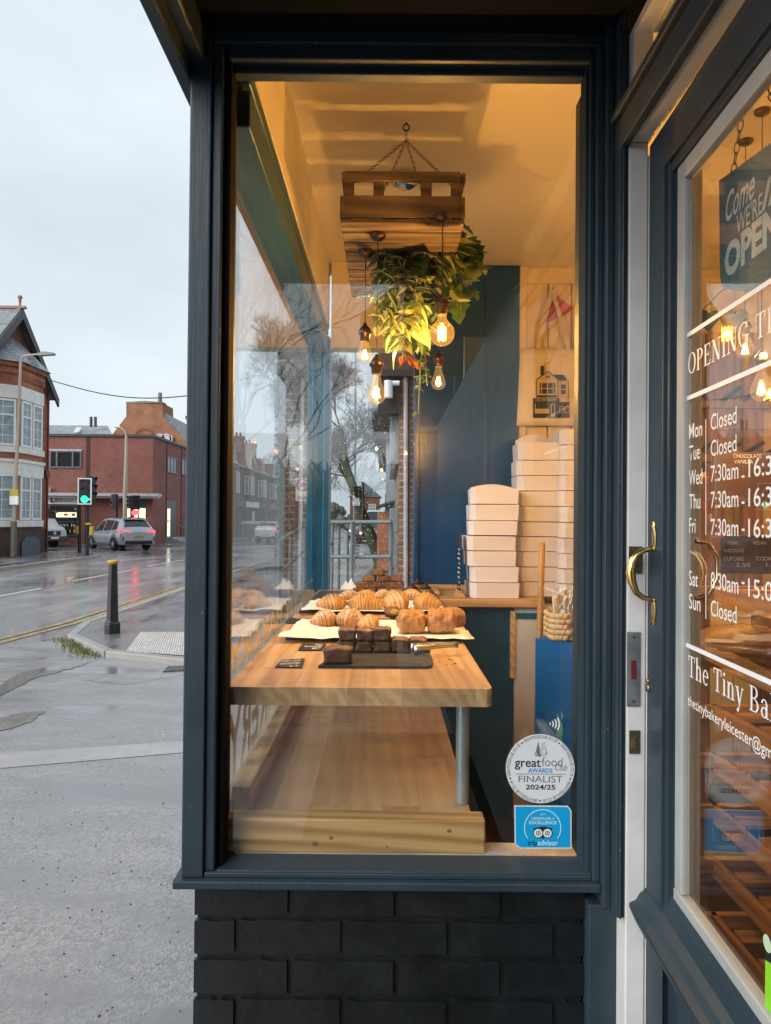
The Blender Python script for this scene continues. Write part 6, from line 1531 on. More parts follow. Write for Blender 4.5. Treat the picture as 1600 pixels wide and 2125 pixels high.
# ---------------------------------------------------------------- bare trees
BARK = plain('wet_bark', (.045, .038, .03), .7, .3, 4, .4, 12); TWIG = plain('twigs', (.06, .05, .045), .8, .2)
MOSS = plain('mossy_bark', (.055, .06, .03), .85, .4, 2.5, .5, 9)
def tree(name, label, base, pts, r0_, depth, L0, seed, bark, ivy=0, spread=.6, twn=3, droop=0, minr=.006):
    rnd = random.Random(seed); t = thing(name, label, 'tree', base); tr, tw = MB(), MB()
    pts = [Vector(p) for p in pts]; rs = [r0_*(1-.55*i/(len(pts)-1)) for i in range(len(pts))]
    tr.tube(pts, rs, 10)
    def grow(p, d, L, r_, lev):
        k = 3; q = [p]; dd = d.copy()
        for i in range(k):
            dd = (dd+Vector((rnd.gauss(0, .16), rnd.gauss(0, .16), rnd.gauss(.06-droop*lev*.05, .1)))).normalized(); q.append(q[-1]+dd*L/k)
        (tr if lev < 1 else tw).tube(q, [r_*(1-.45*i/k) for i in range(k+1)], 6 if lev < 2 else 3, cap=False)
        if lev >= depth: return
        n_ = twn+(1 if rnd.random() < .5 else 0)
        for j in range(n_):
            tt = rnd.uniform(.35, 1.0) if j else 1.0; i = min(int(tt*k), k-1); o = q[i].lerp(q[i+1], tt*k-i)
            s = dd.orthogonal().normalized(); s = Matrix.Rotation(rnd.uniform(0, 6.28), 3, dd) @ s
            nd = (dd*rnd.uniform(.7, 1.1)+s*rnd.uniform(.35, 1.0)*spread*1.5).normalized()
            grow(o, nd, L*rnd.uniform(.58, .82), max(minr, r_*.55), lev+1)
    for i in range(max(1, len(pts)-3), len(pts)):
        for j in range(2 if i < len(pts)-1 else 3):
            a = rnd.uniform(0, 6.28); d = Vector((math.cos(a)*spread, math.sin(a)*spread, rnd.uniform(.5, 1.1))).normalized(); grow(pts[i], d, L0*rnd.uniform(.8, 1.1), rs[i]*.30, 0)
    tr.build('trunk', bark, t); tw.build('crown', TWIG, t)
    if ivy:
        b = MB()
        for k in range(ivy):
            q = rnd.uniform(0, len(pts)-1.01); i = int(q); c = pts[i].lerp(pts[i+1], q-i); a = rnd.uniform(0, 6.28); rr = rs[i]*rnd.uniform(.9, 1.6)
            o = c+Vector((math.cos(a)*rr, math.sin(a)*rr, rnd.uniform(-.2, .2))); leafmesh(b, o, (math.cos(a), math.sin(a), -.8), (0, 0, 1), .13, .06)
        b.build('ivy', plain('ivy_leaf', (.03, .05, .02), .5, .35, 3), t)
    return t
tb2 = P(588, 1090, 30)
tree('bare_tree', 'tall bare tree with an ivy covered trunk beside the street lamp', (tb2.x, 30, .07), [(tb2.x, 30, .05), (tb2.x+.05, 30, 2), (tb2.x-.05, 30, 4), P(584, 900, 30), P(582, 840, 30), P(578, 790, 30)], .22, 5, 1.15, 4, BARK, 1500, .5, 4, 0, .005)
tree('leaning_tree', 'leaning mossy bare tree growing behind the metal railing', P(766, 1170, 26), [P(794, 1184, 26), P(776, 1130, 26), P(757, 1080, 26), P(737, 1025, 26), P(718, 965, 26), P(706, 890, 26)], .24, 5, 1.25, 12, MOSS, 0, .6, 4, .3, .005)
tree('small_bare_tree', 'small bare street tree far up the road between the cars', (-3.2, 90, .1), [(-3.2, 90, 0), (-3.2, 90, 2), (-3.15, 90, 4)], .18, 4, 2.4, 5, BARK)
tree('bare_tree', 'bare tree over the far terrace roofs at the left of the pane', (-10.6, 60, .1), [(-17, 100, 0), (-17, 100, 3), (-17, 100, 6)], .3, 5, 2.2, 6, BARK, 0, .6, 3, 0, .012)

# ---------------------------------------------------------------- street furniture
CREAMP = plain('buff_painted_steel', (.42, .36, .28), .5, .15, 3)
lp = thing('street_lamp', 'buff painted street lamp standing before the gabled house', 'street lamp', P(28, 1152, 28))
b = MB(); q = [P(28, 1155, 28), P(29, 1082, 28)]; b.tube(q, .12, 10); b.build('base_column', plain('column_base', (.13, .12, .09), .5), lp)
b = MB(); b.tube([P(29, 1085, 28), P(43, 752, 28)], [.075, .055], 10)
b.tube([P(43, 752, 28), P(44, 742, 28), P(50, 738, 28), P(82, 734.5, 28)], .032, 8); b.build('pole', CREAMP, lp)
b = MB(); a = P(78, 736, 28); c = P(114, 735, 28); b.prism([a+Vector((0, -.1, .03)), P(92, 730.5, 28)+Vector((0, -.12, 0)), P(113, 732.5, 28)+Vector((0, -.12, 0)), P(113, 736.5, 28)+Vector((0, -.12, 0)), P(80, 738.5, 28)+Vector((0, -.1, 0))], (0, .24, 0)); b.build('lamp_head', GREYM, lp, bevel=.02)
b = MB(); a = P(28, 1047, 27.8); b.box(a.x-.16, a.x+.16, 27.8, 27.9, a.z, a.z+.33, 0); b.box(a.x-.16, a.x+.16, 27.8, 27.9, a.z+.33, a.z+.6, 1); b.build('pole_notice', [WHITE, plain('yellow_notice', (.5, .36, .05), .5)], lp)
lp2 = thing('street_lamp', 'buff swan neck street lamp in front of the red brick building', 'street lamp', P(259, 1125, 41))
b = MB(); b.tube([P(259, 1130, 41), P(260, 1010, 41), P(262, 940, 41), P(262, 905, 41)], [.14, .12, .09, .07], 10); b.tube([P(262, 906, 41), P(259, 895, 41), P(252, 888, 41), P(246, 886, 41)], .045, 8); b.build('pole', CREAMP, lp2)
b = MB(); b.tube([P(249, 887, 41), P(243, 885.5, 41), P(236, 884.5, 41)], [.06, .1, .05], 8); b.build('lamp_head', STONE, lp2)
lp3 = thing('street_lamp', 'dark curved swan neck street lamp crossing the bare tree', 'street lamp', P(640, 1150, 20))
b = MB(); b.tube([P(640, 1180, 20), P(642, 1000, 20), P(647, 900, 20), P(648, 840, 20), P(644, 808, 20), P(634, 782, 20), P(618, 763, 20), P(600, 752, 20), P(588, 749, 20)], [.075, .07, .06, .052, .05, .048, .045, .042, .04], 8); b.build('pole', DARKM, lp3)
b = MB(); a = P(582, 750, 20); b.obox(a, (.34, .12, .08)); b.build('lamp_head', GREYM, lp3, bevel=.02)
lp4 = thing('street_lamp', 'small dark street lamp far up the road against the terrace', 'street lamp', P(582, 1090, 70))
b = MB(); b.tube([P(582, 1105, 70), P(583, 925, 70), P(596, 923, 70)], .09, 6); b.build('pole', DARKM, lp4)
lp5 = thing('street_lamp', 'thin tall lamp column beyond the twenty zone sign', 'street lamp', P(736, 1100, 60))
b = MB(); b.tube([P(736, 1110, 60), P(738, 720, 60)], [.1, .07], 6); b.build('pole', GREYM, lp5)
# traffic signals
GRN = emit('green_signal', (.02, .75, .26), 1.2); REDL = emit('red_signal', (1, .04, .06), 2.0); LENS = plain('dark_lens', (.02, .02, .022), .2)
def signal(par, px, py0, py1, d, face, border=False, lit=None, litm=None, mat=BLACKM, w=.34):
    """face: unit vector the lamps look along"""
    a, c = P(px, py1, d), P(px, py0, d); h = c.z-a.z; f = Vector(face).normalized(); U = Vector((-f.y, f.x, 0)); ctr = (a+c)/2
    M = Matrix((U, f, Z_)).transposed(); b = MB(); b.obox(ctr-f*.09, (w*.86, .2, h*.95), M); hd = b.build('signal_head', mat, par, bevel=.03)
    if border:
        b = MB(); W2, H2 = w*1.28, h
        for u0, u1, v0, v1 in ((-W2/2, W2/2, H2/2-.05, H2/2), (-W2/2, W2/2, -H2/2, -H2/2+.05), (-W2/2, -W2/2+.05, -H2/2+.05, H2/2-.05), (W2/2-.05, W2/2, -H2/2+.05, H2/2-.05)): b.obox(ctr+U*(u0+u1)/2+Z_*(v0+v1)/2+f*.02, (u1-u0, .02, v1-v0), M)
        b.build('white_border', WHITE, hd, bevel=.006)
        b = MB(); b.obox(ctr+f*.012, (W2-.06, .012, H2-.06), M); b.build('backing_board', BLACKM, hd)
    r_ = min(h*.135, w*.36)
    for k in range(3):
        cc = ctr+Z_*h*(.30-.30*k)+f*.03; b = MB()
        b.disc(cc+f*.004, r_, U, Z_, 20); m_ = LENS
        if lit == k:
            m_ = litm
            if border:
                b.add([cc+f*.006-U*s_ for s_ in ()], []) if False else None
                b.add([cc+f*.007+U*(r_*1.55), cc+f*.007+U*(r_*.9)+Z_*r_*.45, cc+f*.007+U*(r_*.9)-Z_*r_*.45], [(0, 1, 2)])
        b.build('lens', m_, hd)
        b = MB(); n_ = 12; vs = []
        for i in range(n_+1):
            an = R(-20)+(R(220))*i/n_; e = U*math.cos(an)*r_*1.08+Z_*math.sin(an)*r_*1.08; vs += [cc+e, cc+e+f*(.16*max(.15, math.sin(max(0, an))))]
        b.add(vs, [(2*i, 2*i+2, 2*i+3, 2*i+1) for i in range(n_)]); b.build('hood', mat, hd)
    return hd
def pole(par, px, y0, y1, d, r_, m, name='pole'):
    b = MB(); b.tube([P(px, y0, d), P(px, y1, d)], r_, 10); return b.build(name, m, par)
ts = thing('traffic_light', 'white bordered traffic light showing a green arrow, twin black poles', 'traffic light', P(181, 1157, 30))
pole(ts, 181, 1158, 990, 30, .075, BLACKM); 
signal(ts, 176, 992, 1047, 29.7, (.12, -1, 0), True, 2, GRN, BLACKM, .44)
signal(ts, 193, 987, 1040, 30.2, (.96, -.25, 0), False, None, None, BLACKM, .5)
b = MB(); a = P(182, 1087, 29.9); b.box(a.x-.085, a.x+.085, 29.88, 30.08, a.z-.04, a.z+.04); b.build('yellow_band', plain('signal_yellow', (.55, .34, .02), .5), ts)
b = MB(); a = P(187, 1110, 30); b.box(a.x, a.x+.13, 29.9, 30.1, a.z, a.z+.36); b.build('push_button_box', bpy.data.materials['signal_yellow'], ts, bevel=.02)
ts1 = thing('traffic_light', 'plain black signal pole with a yellow push button box left of the green arrow', 'signal pole', P(165, 1148, 32.5))
pole(ts1, 165, 1147, 1000, 32.5, .085, BLACKM)
b = MB(); a = P(163, 1108, 32.4); b.box(a.x-.16, a.x, 32.3, 32.5, a.z, a.z+.36); b.build('push_button_box', bpy.data.materials['signal_yellow'], ts1, bevel=.02)
ts2 = thing('traffic_light', 'grey traffic light seen side on, beside the canopy of the red building', 'traffic light', P(243, 1130, 40))
pole(ts2, 243, 1130, 1026, 40, .07, BLACKM); signal(ts2, 235, 1024, 1058, 40, (-.98, -.15, 0), False, None, None, DARKM, .42)
ts3 = thing('traffic_light', 'pair of black traffic lights showing red above the turning car', 'traffic light', P(273, 1130, 39.5))
pole(ts3, 273, 1130, 1028, 39.5, .07, BLACKM); signal(ts3, 268, 1028, 1056, 39.3, (-.5, -.85, 0), False, None, None, BLACKM, .36); signal(ts3, 284, 1027, 1058, 39.5, (.6, -.8, 0), False, None, None, BLACKM, .42)
b = MB(); a = P(279, 1064, 39.2); b.disc(a, .16, Xp, Z_, 16); b.disc(a+Vector((.13, 0, .02)), .12, Xp, Z_, 12); b.build('red_lens', REDL, ts3)
ts4 = thing('traffic_light', 'dark traffic light on a thick pole seen through the far pane', 'traffic light', P(754, 1120, 25))
pole(ts4, 753, 1120, 1000, 25, .055, BLACKM); signal(ts4, 741, 1008, 1034, 25, (-.8, -.6, 0), False, None, None, BLACKM, .3)
# signs
def roadsign(name, label, px, py0, py1, d, w, num, sub, ring, postpx):
    t = thing(name, label, 'road sign', P(postpx, 1180, d)); a, c = P(px-w/2, py1, d), P(px+w/2, py0, d); W_, h = c.x-a.x, c.z-a.z
    b = MB(); b.box(a.x, c.x, d, d+.02, a.z, c.z); b.build('sign_plate', WHITE, t, bevel=.01)
    cc = Vector(((a.x+c.x)/2, d-.003, c.z-W_*.5)); b = MB(); b.disc(cc, W_*.46, Xp, Z_, 28, 0, W_*.37); b.build('ring', ring, t)
    text(num, (cc.x-W_*.26, d-.004, cc.z-W_*.16), Xp, Z_, W_*.32/.7, BLACKM, 'lettering', t, fit=W_*.52, bold=.02)
    text(sub, (cc.x-W_*.36, d-.004, a.z+h*.07), Xp, Z_, h*.13/.7, BLACKM, 'lettering', t, fit=W_*.72, bold=.02)
    b = MB(); b.tube([P(postpx, 1190, d+.05), P(postpx, py0-8, d+.05)], .035, 8); b.build('post', GREYM, t)
RR = plain('sign_red', (.42, .02, .02), .5)
roadsign('speed_sign', 'white speed sign with a red ring reading 30 and ends plate', 628, 992, 1040, 14, 29, '30', 'ZONE ENDS', RR, 628)
roadsign('speed_sign', 'small white 20 zone speed sign beside the far traffic light', 739.5, 1029, 1049, 25.4, 15, '20', 'ZONE', BLACKM, 735)
# railing
RAIL = plain('railing_paint', (.17, .20, .22), .4, .15, 4)
rl = thing('metal_railing', 'grey tubular pedestrian railing standing across the far window pane', 'railing', P(735, 1200, 7))
b = MB()
for y_ in (1083, 1155): b.tube([P(640, y_+1, 7.4), P(812, y_, 7.0)], .020, 10)
b.build('rail', RAIL, rl)
for px in (731, 812):
    b = MB(); t_ = P(px, 1082, 7.1); b.tube([(t_.x, t_.y, .05), t_], .019, 10); b.build('post', RAIL, rl)
rl2 = thing('metal_railing', 'sloping tubular handrail running back along the footway by the tree', 'railing', P(582, 1130, 7.6))
b = MB()
for dy in (0, 68): b.tube([P(580, 1122+dy, 7.6), P(632, 1091+dy*.75, 9), P(690, 1080+dy*.7, 11)], .02, 10)
b.tube([P(690, 1082, 11), P(722, 1100, 11.3)], .02, 8)
b.build('rail', RAIL, rl2)
for px, y_, d in ((580, 1122, 7.6), (604, 1107, 8.2), (632, 1091, 9), (690, 1082, 11), (704, 1082, 11.2), (722, 1082, 11.4)):
    b = MB(); t_ = P(px, y_, d); b.tube([(t_.x, t_.y, .05), t_], .022, 10); b.build('post', RAIL, rl2)
bl = thing('bollard', 'black octagonal bollard with a gold rim at the kerb corner', 'bollard', onZ(233, 1313, KZ))
base = onZ(233, 1313, KZ); mpp = base.y/F
b = MB()
hh = P(233, 1170, base.y).z-KZ
b.lathe([(16.5*mpp, 0), (16.5*mpp, 20*mpp), (12.8*mpp, 23*mpp), (12.4*mpp, 26*mpp), (9.0*mpp, hh)], (base.x, base.y, KZ), n=8, sm=False); b.build('shaft', plain('bollard_black', (.012, .013, .016), .3, .2, 6, .1, 30), bl, bevel=.006)
b = MB(); b.lathe([(9.0*mpp, hh), (10*mpp, hh+1*mpp), (12*mpp, hh+4.5*mpp), (11.6*mpp, hh+6*mpp), (7*mpp, hh+8*mpp), (.5*mpp, hh+8.6*mpp)], (base.x, base.y, KZ), n=20); b.build('gold_cap', plain('gold_paint', (.50, .31, .06), .4, .2, 12), bl)
cb = MB(); cpts = [P(105, 789, 33)]
for k in range(1, 13):
    t_ = k/12; cpts.append(P(105+(420-105)*t_, 789+(818-789)*t_+ 23*math.sin(math.pi*min(1, t_*1.0))*(.9), 33-8*t_))
cb.tube(cpts, .022, 5); tag(cb.build('overhead_cable', BLACKM), 'thin dark cable sagging across the street from the gabled house', 'cable')

# ---------------------------------------------------------------- vehicles
def lerp_st(st, x):
    for a, c in zip(st, st[1:]):
        if a[0] <= x <= c[0]:
            t = (x-a[0])/(c[0]-a[0]); return [a[i]+(c[i]-a[i])*t for i in range(6)]
    return list(st[0] if x < st[0][0] else st[-1])
def vehicle(name, label, cat, loc, yaw, st, paint, sidewins, rearwin=None, frontwin=None, wheels=(), wr=.36, tail=None, head=None, plate_=None, lower=True, group=None, extra=None):
    t = thing(name, label, cat, loc, group); b = MB(); rings = []
    xs = []
    for a, c in zip(st, st[1:]):
        n_ = max(1, int((c[0]-a[0])/.12)); xs += [a[0]+(c[0]-a[0])*i/n_ for i in range(n_)]
    xs.append(st[-1][0])
    for x in xs:
        _, zl, zb_, zt_, wb, wt = lerp_st(st, x); mid = zl+(zb_-zl)*.55
        for wx, wz in wheels:     # wheel arches
            q = (x-wx)/(wr+.06)
            if abs(q) < 1: zl = max(zl, wz*.0+wr*.95+ (wr+.07)*math.sqrt(1-q*q)-wr*.35)
        half = [(0, zl), (wb*.80, zl), (wb*.97, zl+.05), (wb*1.0, max(mid, zl+.06)), (wb*.985, zb_-.03 if zb_-.03 > zl+.07 else zl+.08), (wb*.955, max(zb_, zl+.09)), (wt+(wb*.955-wt)*.12, zb_+(zt_-zb_)*.88), (wt*.93, zt_-.0), (wt*.5, zt_+.025), (0, zt_+.035)]
        rings.append([Vector((x, -y, z)) for y, z in half]+[Vector((x, y, z)) for y, z in half[-2:0:-1]])
    n_ = len(rings[0]); vs = [v for r_ in rings for v in r_]
    b.add(vs, [(i*n_+j, i*n_+(j+1) % n_, (i+1)*n_+(j+1) % n_, (i+1)*n_+j) for i in range(len(rings)-1) for j in range(n_)], 0, True)
    b.add(rings[0], [list(range(n_))[::-1]]); b.add(rings[-1], [list(range(n_))])
    body = b.build('body', paint, None); weld(body); body.parent = t; body.matrix_parent_inverse = Matrix.Identity(4)
    def part(b, nm, m, par=None, **k):
        o = b.build(nm, m, None, **k); o.parent = par or t; o.matrix_parent_inverse = Matrix.Identity(4); return o
    def side(x, q, s, off=.012):
        _, zl, zb_, zt_, wb, wt = lerp_st(st, x); y0 = wb*.955; y1 = wt+(wb*.955-wt)*.12
        return Vector((x, s*(y0+(y1-y0)*q+off), zb_+(zt_-zb_)*.88*q))
    for poly in sidewins:
        for s in (-1, 1):
            b = MB(); pts = []
            for (x0, q0), (x1, q1) in zip(poly, poly[1:]+poly[:1]):
                for k in range(5): pts.append(side(x0+(x1-x0)*k/5, q0+(q1-q0)*k/5, s))
            b.add(pts if s < 0 else pts[::-1], [list(range(len(pts)))]); part(b, 'side_window', DGLASS)
    def endglass(spec, nm):
        x0, x1, k0, k1, off = spec; b = MB(); vs = []; K = 10
        for i in range(7):
            x = x0+(x1-x0)*i/6; _, zl, zb_, zt_, wb, wt = lerp_st(st, x); kk = k0+(k1-k0)*i/6
            for j in range(K+1):
                u = j/K*2-1; vs.append(Vector((x+off, u*wt*kk, zt_+.03*(1-u*u)+.012)))
        b.add(vs, [(i*(K+1)+j, i*(K+1)+j+1, (i+1)*(K+1)+j+1, (i+1)*(K+1)+j) for i in range(6) for j in range(K)], 0, True); part(b, nm, DGLASS)
    if rearwin: endglass(rearwin, 'rear_window')
    if frontwin: endglass(frontwin, 'windscreen')
    for wx, wz in wheels:
        for s in (-1, 1):
            y_ = s*(lerp_st(st, wx)[4]-.11)
            b = MB(); b.lathe([(wr*.62, -.11), (wr*.94, -.11), (wr, -.07), (wr, .07), (wr*.94, .11), (wr*.62, .11)], (wx, y_, wr), (0, s, 0), 28); w_ = part(b, 'wheel', RUBBER)
            b = MB(); b.lathe([(wr*.68, .085), (wr*.62, .10), (wr*.60, .07)], (wx, y_, wr), (0, s, 0), 24, cap=False)
            for k in range(5):
                a = 2*math.pi*k/5+.3; 
                for da in (-.16, .16): b.tube([Vector((wx, y_+s*.09, wr)), Vector((wx+wr*.62*math.cos(a+da), y_+s*.085, wr+wr*.62*math.sin(a+da))) ], .028, 5)
            b.lathe([(.07, .09), (.05, .105), (.001, .11)], (wx, y_, wr), (0, s, 0), 12); part(b, 'rim', STEEL, w_)
            b = MB(); b.disc((wx, y_+s*.05, wr), wr*.62, (1, 0, 0), (0, 0, 1), 20); part(b, 'brake_disc', BLACKM, w_)
    if extra: extra(t, part, st)
    t.rotation_euler = (0, 0, yaw); return t
SILV = plain('silver_car_paint', (.42, .45, .50), .22, .06, 2, 0, 60, .25, .5, .8); WCAR = plain('white_car_paint', (.62, .63, .64), .25, .05, 2, 0, 60, 0, .5, .6)
TAIL = emit('tail_light', (.9, .03, .05), 1.1); PLATEY = plain('yellow_plate', (.60, .45, .03), .5)
ST_SUV = [(-2.40, .50, .86, .92, .74, .68), (-2.36, .36, .98, 1.04, .88, .80), (-2.26, .30, 1.03, 1.14, .94, .80), (-1.98, .27, 1.05, 1.50, .965, .66), (-1.80, .26, 1.05, 1.60, .97, .65), (-1.2, .25, 1.03, 1.66, .965, .66), (-.2, .25, .99, 1.68, .96, .665), (.45, .25, .97, 1.62, .96, .655), (1.15, .25, .98, 1.16, .95, .72), (1.35, .25, .99, 1.04, .94, .80), (2.0, .27, .93, .99, .92, .78), (2.28, .32, .80, .86, .86, .7), (2.40, .45, .66, .72, .72, .6)]
def suv_extra(t, part, st):
    for s in (-1, 1):
        b = MB(); b.prism([(-2.33, s*.42, .93), (-2.30, s*.90, .93), (-2.16, s*.955, .99), (-2.16, s*.955, 1.06), (-2.30, s*.88, 1.05), (-2.345, s*.44, 1.02)], (-.07, 0, .0)); part(b, 'tail_light', TAIL, bevel=.012)
        b = MB(); b.box(-2.41, -2.36, s*.80, s*.845, .50, .74); part(b, 'rear_reflector', DARKM, bevel=.008)
        b = MB(); b.obox((.95, s*1.02, 1.06), (.14, .2, .13)); part(b, 'wing_mirror', BLACKM, bevel=.03)
        for hx in (.35, -.75): b = MB(); b.box(hx-.12, hx+.1, s*.965, s*.985, .88, .905); part(b, 'door_handle', SILV)
        b = MB(); b.box(-1.2, 1.15, s*.90, s*.955, .24, .33); part(b, 'side_skirt', DARKM)
        b = MB(); b.tube([(-1.6, s*.60, 1.68), (.2, s*.60, 1.72)], .02, 6); part(b, 'roof_rail', BLACKM)
    b = MB(); b.box(-2.46, -2.36, -.72, .72, .34, .52); part(b, 'rear_diffuser', BLACKM, bevel=.03)
    b = MB(); b.box(-2.425, -2.41, -.26, .26, .66, .77); pl = part(b, 'number_plate', PLATEY)
    o = text('FG75 NWP', (-2.43, .22, .685), (0, -1, 0), (0, 0, 1), .085/.7, BLACKM, 'lettering', None, fit=.44, bold=.004); o.parent = pl; o.matrix_parent_inverse = Matrix.Identity(4)
    b = MB(); b.lathe([(.055, .0), (.055, .02)], (-2.40, 0, .93), (-1, 0, 0), 18); part(b, 'badge', STEEL)
    b = MB(); b.prism([(-2.02, -.62, 1.60), (-2.02, .62, 1.60), (-1.72, .62, 1.645), (-1.72, -.62, 1.645)], (0, 0, .025)); part(b, 'roof_spoiler', SILV, bevel=.01)
    b = MB(); b.lathe([(.001, .04), (.04, 0)], (-1.3, 0, 1.70), n=8); part(b, 'roof_aerial', BLACKM)
suvw = [[(-1.78, .12), (-1.62, .86), (-1.22, .93), (-1.18, .06)], [(-1.08, .05), (-1.1, .93), (-.18, .95), (-.14, .04)], [(-.02, .04), (-.06, .95), (.42, .92), (.98, .10), (.95, .04)]]
vehicle('parked_car', 'silver estate SUV with glowing tail lights turning into the side street', 'car', (-14.3, 38.2, 0), R(90+44), ST_SUV, SILV, suvw, (-2.22, -1.92, .90, .86, -.0), (.52, 1.12, .9, .92, .0), ((1.42, 0), (-1.42, 0)), .37, extra=suv_extra).name = 'silver_car'
ST_H = [(-2.08, .45, .80, .86, .72, .62), (-2.04, .33, .90, 1.0, .82, .72), (-1.92, .28, .95, 1.12, .86, .72), (-1.60, .24, .96, 1.40, .885, .60), (-1.2, .22, .95, 1.46, .89, .60), (-.3, .22, .92, 1.48, .89, .61), (.4, .22, .9, 1.42, .885, .60), (1.1, .22, .9, 1.04, .88, .68), (1.3, .24, .9, .96, .86, .72), (1.85, .28, .8, .86, .82, .68), (2.08, .42, .6, .66, .66, .55)]
def hatch_extra(t, part, st):
    for s in (-1, 1):
        b = MB(); b.prism([(-2.02, s*.46, .90), (-1.98, s*.80, .90), (-1.86, s*.87, .98), (-1.90, s*.82, 1.04), (-2.02, s*.50, .99)], (-.06, 0, 0)); part(b, 'tail_light', TAIL, bevel=.01)
        b = MB(); b.box(-2.12, -2.06, s*.44, s*.74, .40, .47); part(b, 'bumper_vent', BLACKM)
    b = MB(); b.box(-2.105, -2.08, -.26, .26, .50, .61); part(b, 'number_plate', PLATEY)
    b = MB(); b.box(-2.10, -2.0, -.62, .62, .30, .40); part(b, 'rear_diffuser', DARKM)
    for s in (-1, 1): b = MB(); b.obox((.85, s*.95, 1.0), (.12, .18, .12)); part(b, 'wing_mirror', WCAR, bevel=.03)
hw2 = [[(-1.5, .2), (-1.35, .85), (-.95, .92), (-.9, .06)], [(-.82, .05), (-.86, .92), (.0, .94), (.04, .05)], [(.12, .05), (.1, .93), (.4, .9), (.95, .08)]]
wc0 = P(568, 1100, 52)
vehicle('white_hatchback', 'white hatchback with red tail lights driving away, seen through the display window', 'car', (wc0.x, 52, 0), R(90-6), ST_H, WCAR, hw2, (-1.88, -1.56, .92, .9, 0), (.46, 1.06, .9, .92, 0), ((1.25, 0), (-1.25, 0)), .32, extra=hatch_extra)
def front_extra(t, part, st):
    for s in (-1, 1): b = MB(); b.blob((2.0, s*.62, .74), (.12, .16, .09)); part(b, 'headlight', emit('headlight_glow', (1, .97, .9), 1.2) if not bpy.data.materials.get('headlight_glow') else bpy.data.materials['headlight_glow'])
gC = 'queue of cars far up the street'
for k, (px, d, yaw, m_, lab) in enumerate(((742, 62, -90, plain('brown_grey_car', (.35, .25, .18), .3), 'brown grey car at the left of the far queue'), (764, 66, -90, WCAR, 'white car in the far queue beside the signal pole'), (766, 52, -90, plain('dark_red_car', (.14, .08, .08), .3), 'dark car nearest in the far queue'))):  # the left car has brown grey paint
    c = P(px, 1100, d); vehicle('queued_car', lab, 'car', (c.x, d, 0), R(yaw+4), ST_H, m_, hw2, None, (.46, 1.06, .9, .92, 0), ((1.25, 0), (-1.25, 0)), .32, group=gC, extra=front_extra)
ST_V = [(-2.9, .45, 1.2, 2.5, .95, .85), (-2.8, .35, 1.2, 2.58, .98, .86), (.9, .35, 1.2, 2.6, .98, .84), (1.3, .35, 1.2, 2.5, .98, .82), (2.1, .35, 1.16, 1.55, .97, .80), (2.3, .35, 1.15, 1.24, .96, .86), (2.75, .35, 1.02, 1.10, .93, .84), (2.92, .45, .9, .96, .84, .72)]
def van_extra(t, part, st):
    b = MB(); b.box(2.84, 2.97, -.42, .42, .66, .92); part(b, 'grille', BLACKM, bevel=.03)
    b = MB(); b.lathe([(.09, 0), (.09, .02)], (2.97, 0, .80), (1, 0, 0), 16); part(b, 'badge', STEEL)
    for s in (-1, 1): b = MB(); b.prism([(2.86, s*.50, .80), (2.78, s*.88, .82), (2.70, s*.88, 1.0), (2.80, s*.55, .94)], (.05, 0, 0)); part(b, 'headlight', STEEL, bevel=.01)
    b = MB(); b.box(2.6, 2.98, -.92, .92, .36, .62); part(b, 'bumper', DARKM, bevel=.05)
    b = MB(); b.box(2.97, 3.0, -.26, .26, .48, .59); part(b, 'number_plate', WHITE)
vc = P(117, 1100, 39.5)
vehicle('white_van', 'white delivery van nosing out from behind the brick house', 'van', (vc.x-2.75, 40.6, 0), R(-24), ST_V, WCAR, [[(1.0, .06), (.98, .75), (1.35, .75), (2.0, .1)]], None, (1.34, 2.06, .95, .95, .02), ((1.85, 0), (-1.9, 0)), .36, extra=van_extra)
v2 = P(793, 1075, 70)
vehicle('white_van', 'white van high above the queue of cars far up the street', 'van', (P(779, 1075, 72).x, 72, 0), R(-90), ST_V, WCAR, [[(1.0, .06), (.98, .75), (1.35, .75), (2.0, .1)]], None, (1.34, 2.06, .95, .95, .02), ((1.85, 0), (-1.9, 0)), .36, extra=van_extra)
# commercial bins by the terrace
wb_ = thing('waste_bin', 'large grey commercial waste bin standing on the far pavement', 'bin', P(521, 1100, 57))
a = P(503, 1084, 57); c = P(543, 1060, 57); b = MB(); b.prism([(a.x, 57, .2), (c.x, 57, .2), (c.x+.08, 57, 1.25), (a.x-.08, 57, 1.25)], (0, 1.1, 0)); b.build('bin_body', GREYM, wb_, bevel=.03)
b = MB(); b.prism([(a.x-.1, 56.95, 1.25), (c.x+.1, 56.95, 1.25), (c.x, 57.2, 1.5), (a.x, 57.2, 1.5)], (0, .9, 0)); b.build('bin_lid', plain('pale_bin_lid', (.35, .38, .45), .5), wb_)
# ---------------------------------------------------------------- what shows through the door glass
# hanging sign "Come In WE'RE OPEN" tied behind the door glass, at the angle it hangs
hs = thing('open_sign', 'teal hanging sign reading Come In we are open on chains behind the door glass', 'sign', dpt(.32, H+.45, -.06))
SO = lambda px, py: onPl(px, py, DO+DN*(-.075), DN)
TEAL = plain('distressed_teal', (.075, .13, .145), .6, .3, 7)
ptl = [(1492, 375), (1640, 268), (1640, 560), (1560, 606), (1500, 600), (1494, 575)]
b = MB(); b.prism([SO(x, y) for x, y in ptl], -DN*.006); b.build('sign_board', TEAL, hs)
IVO = plain('ivory_letters', (.55, .56, .47), .6, .2, 14)
def s2(body, px, py, cap, end, endy, **k):
    o_ = onPl(px, py, DO+DN*(-.0745), DN); e_ = onPl(end, endy, DO+DN*(-.0745), DN); return text(body, o_, DU, DV, cap*o_.y/F/.7, IVO, 'lettering', hs, fit=(Vector((e_.x, e_.y, 0))-Vector((o_.x, o_.y, 0))).length, **k)
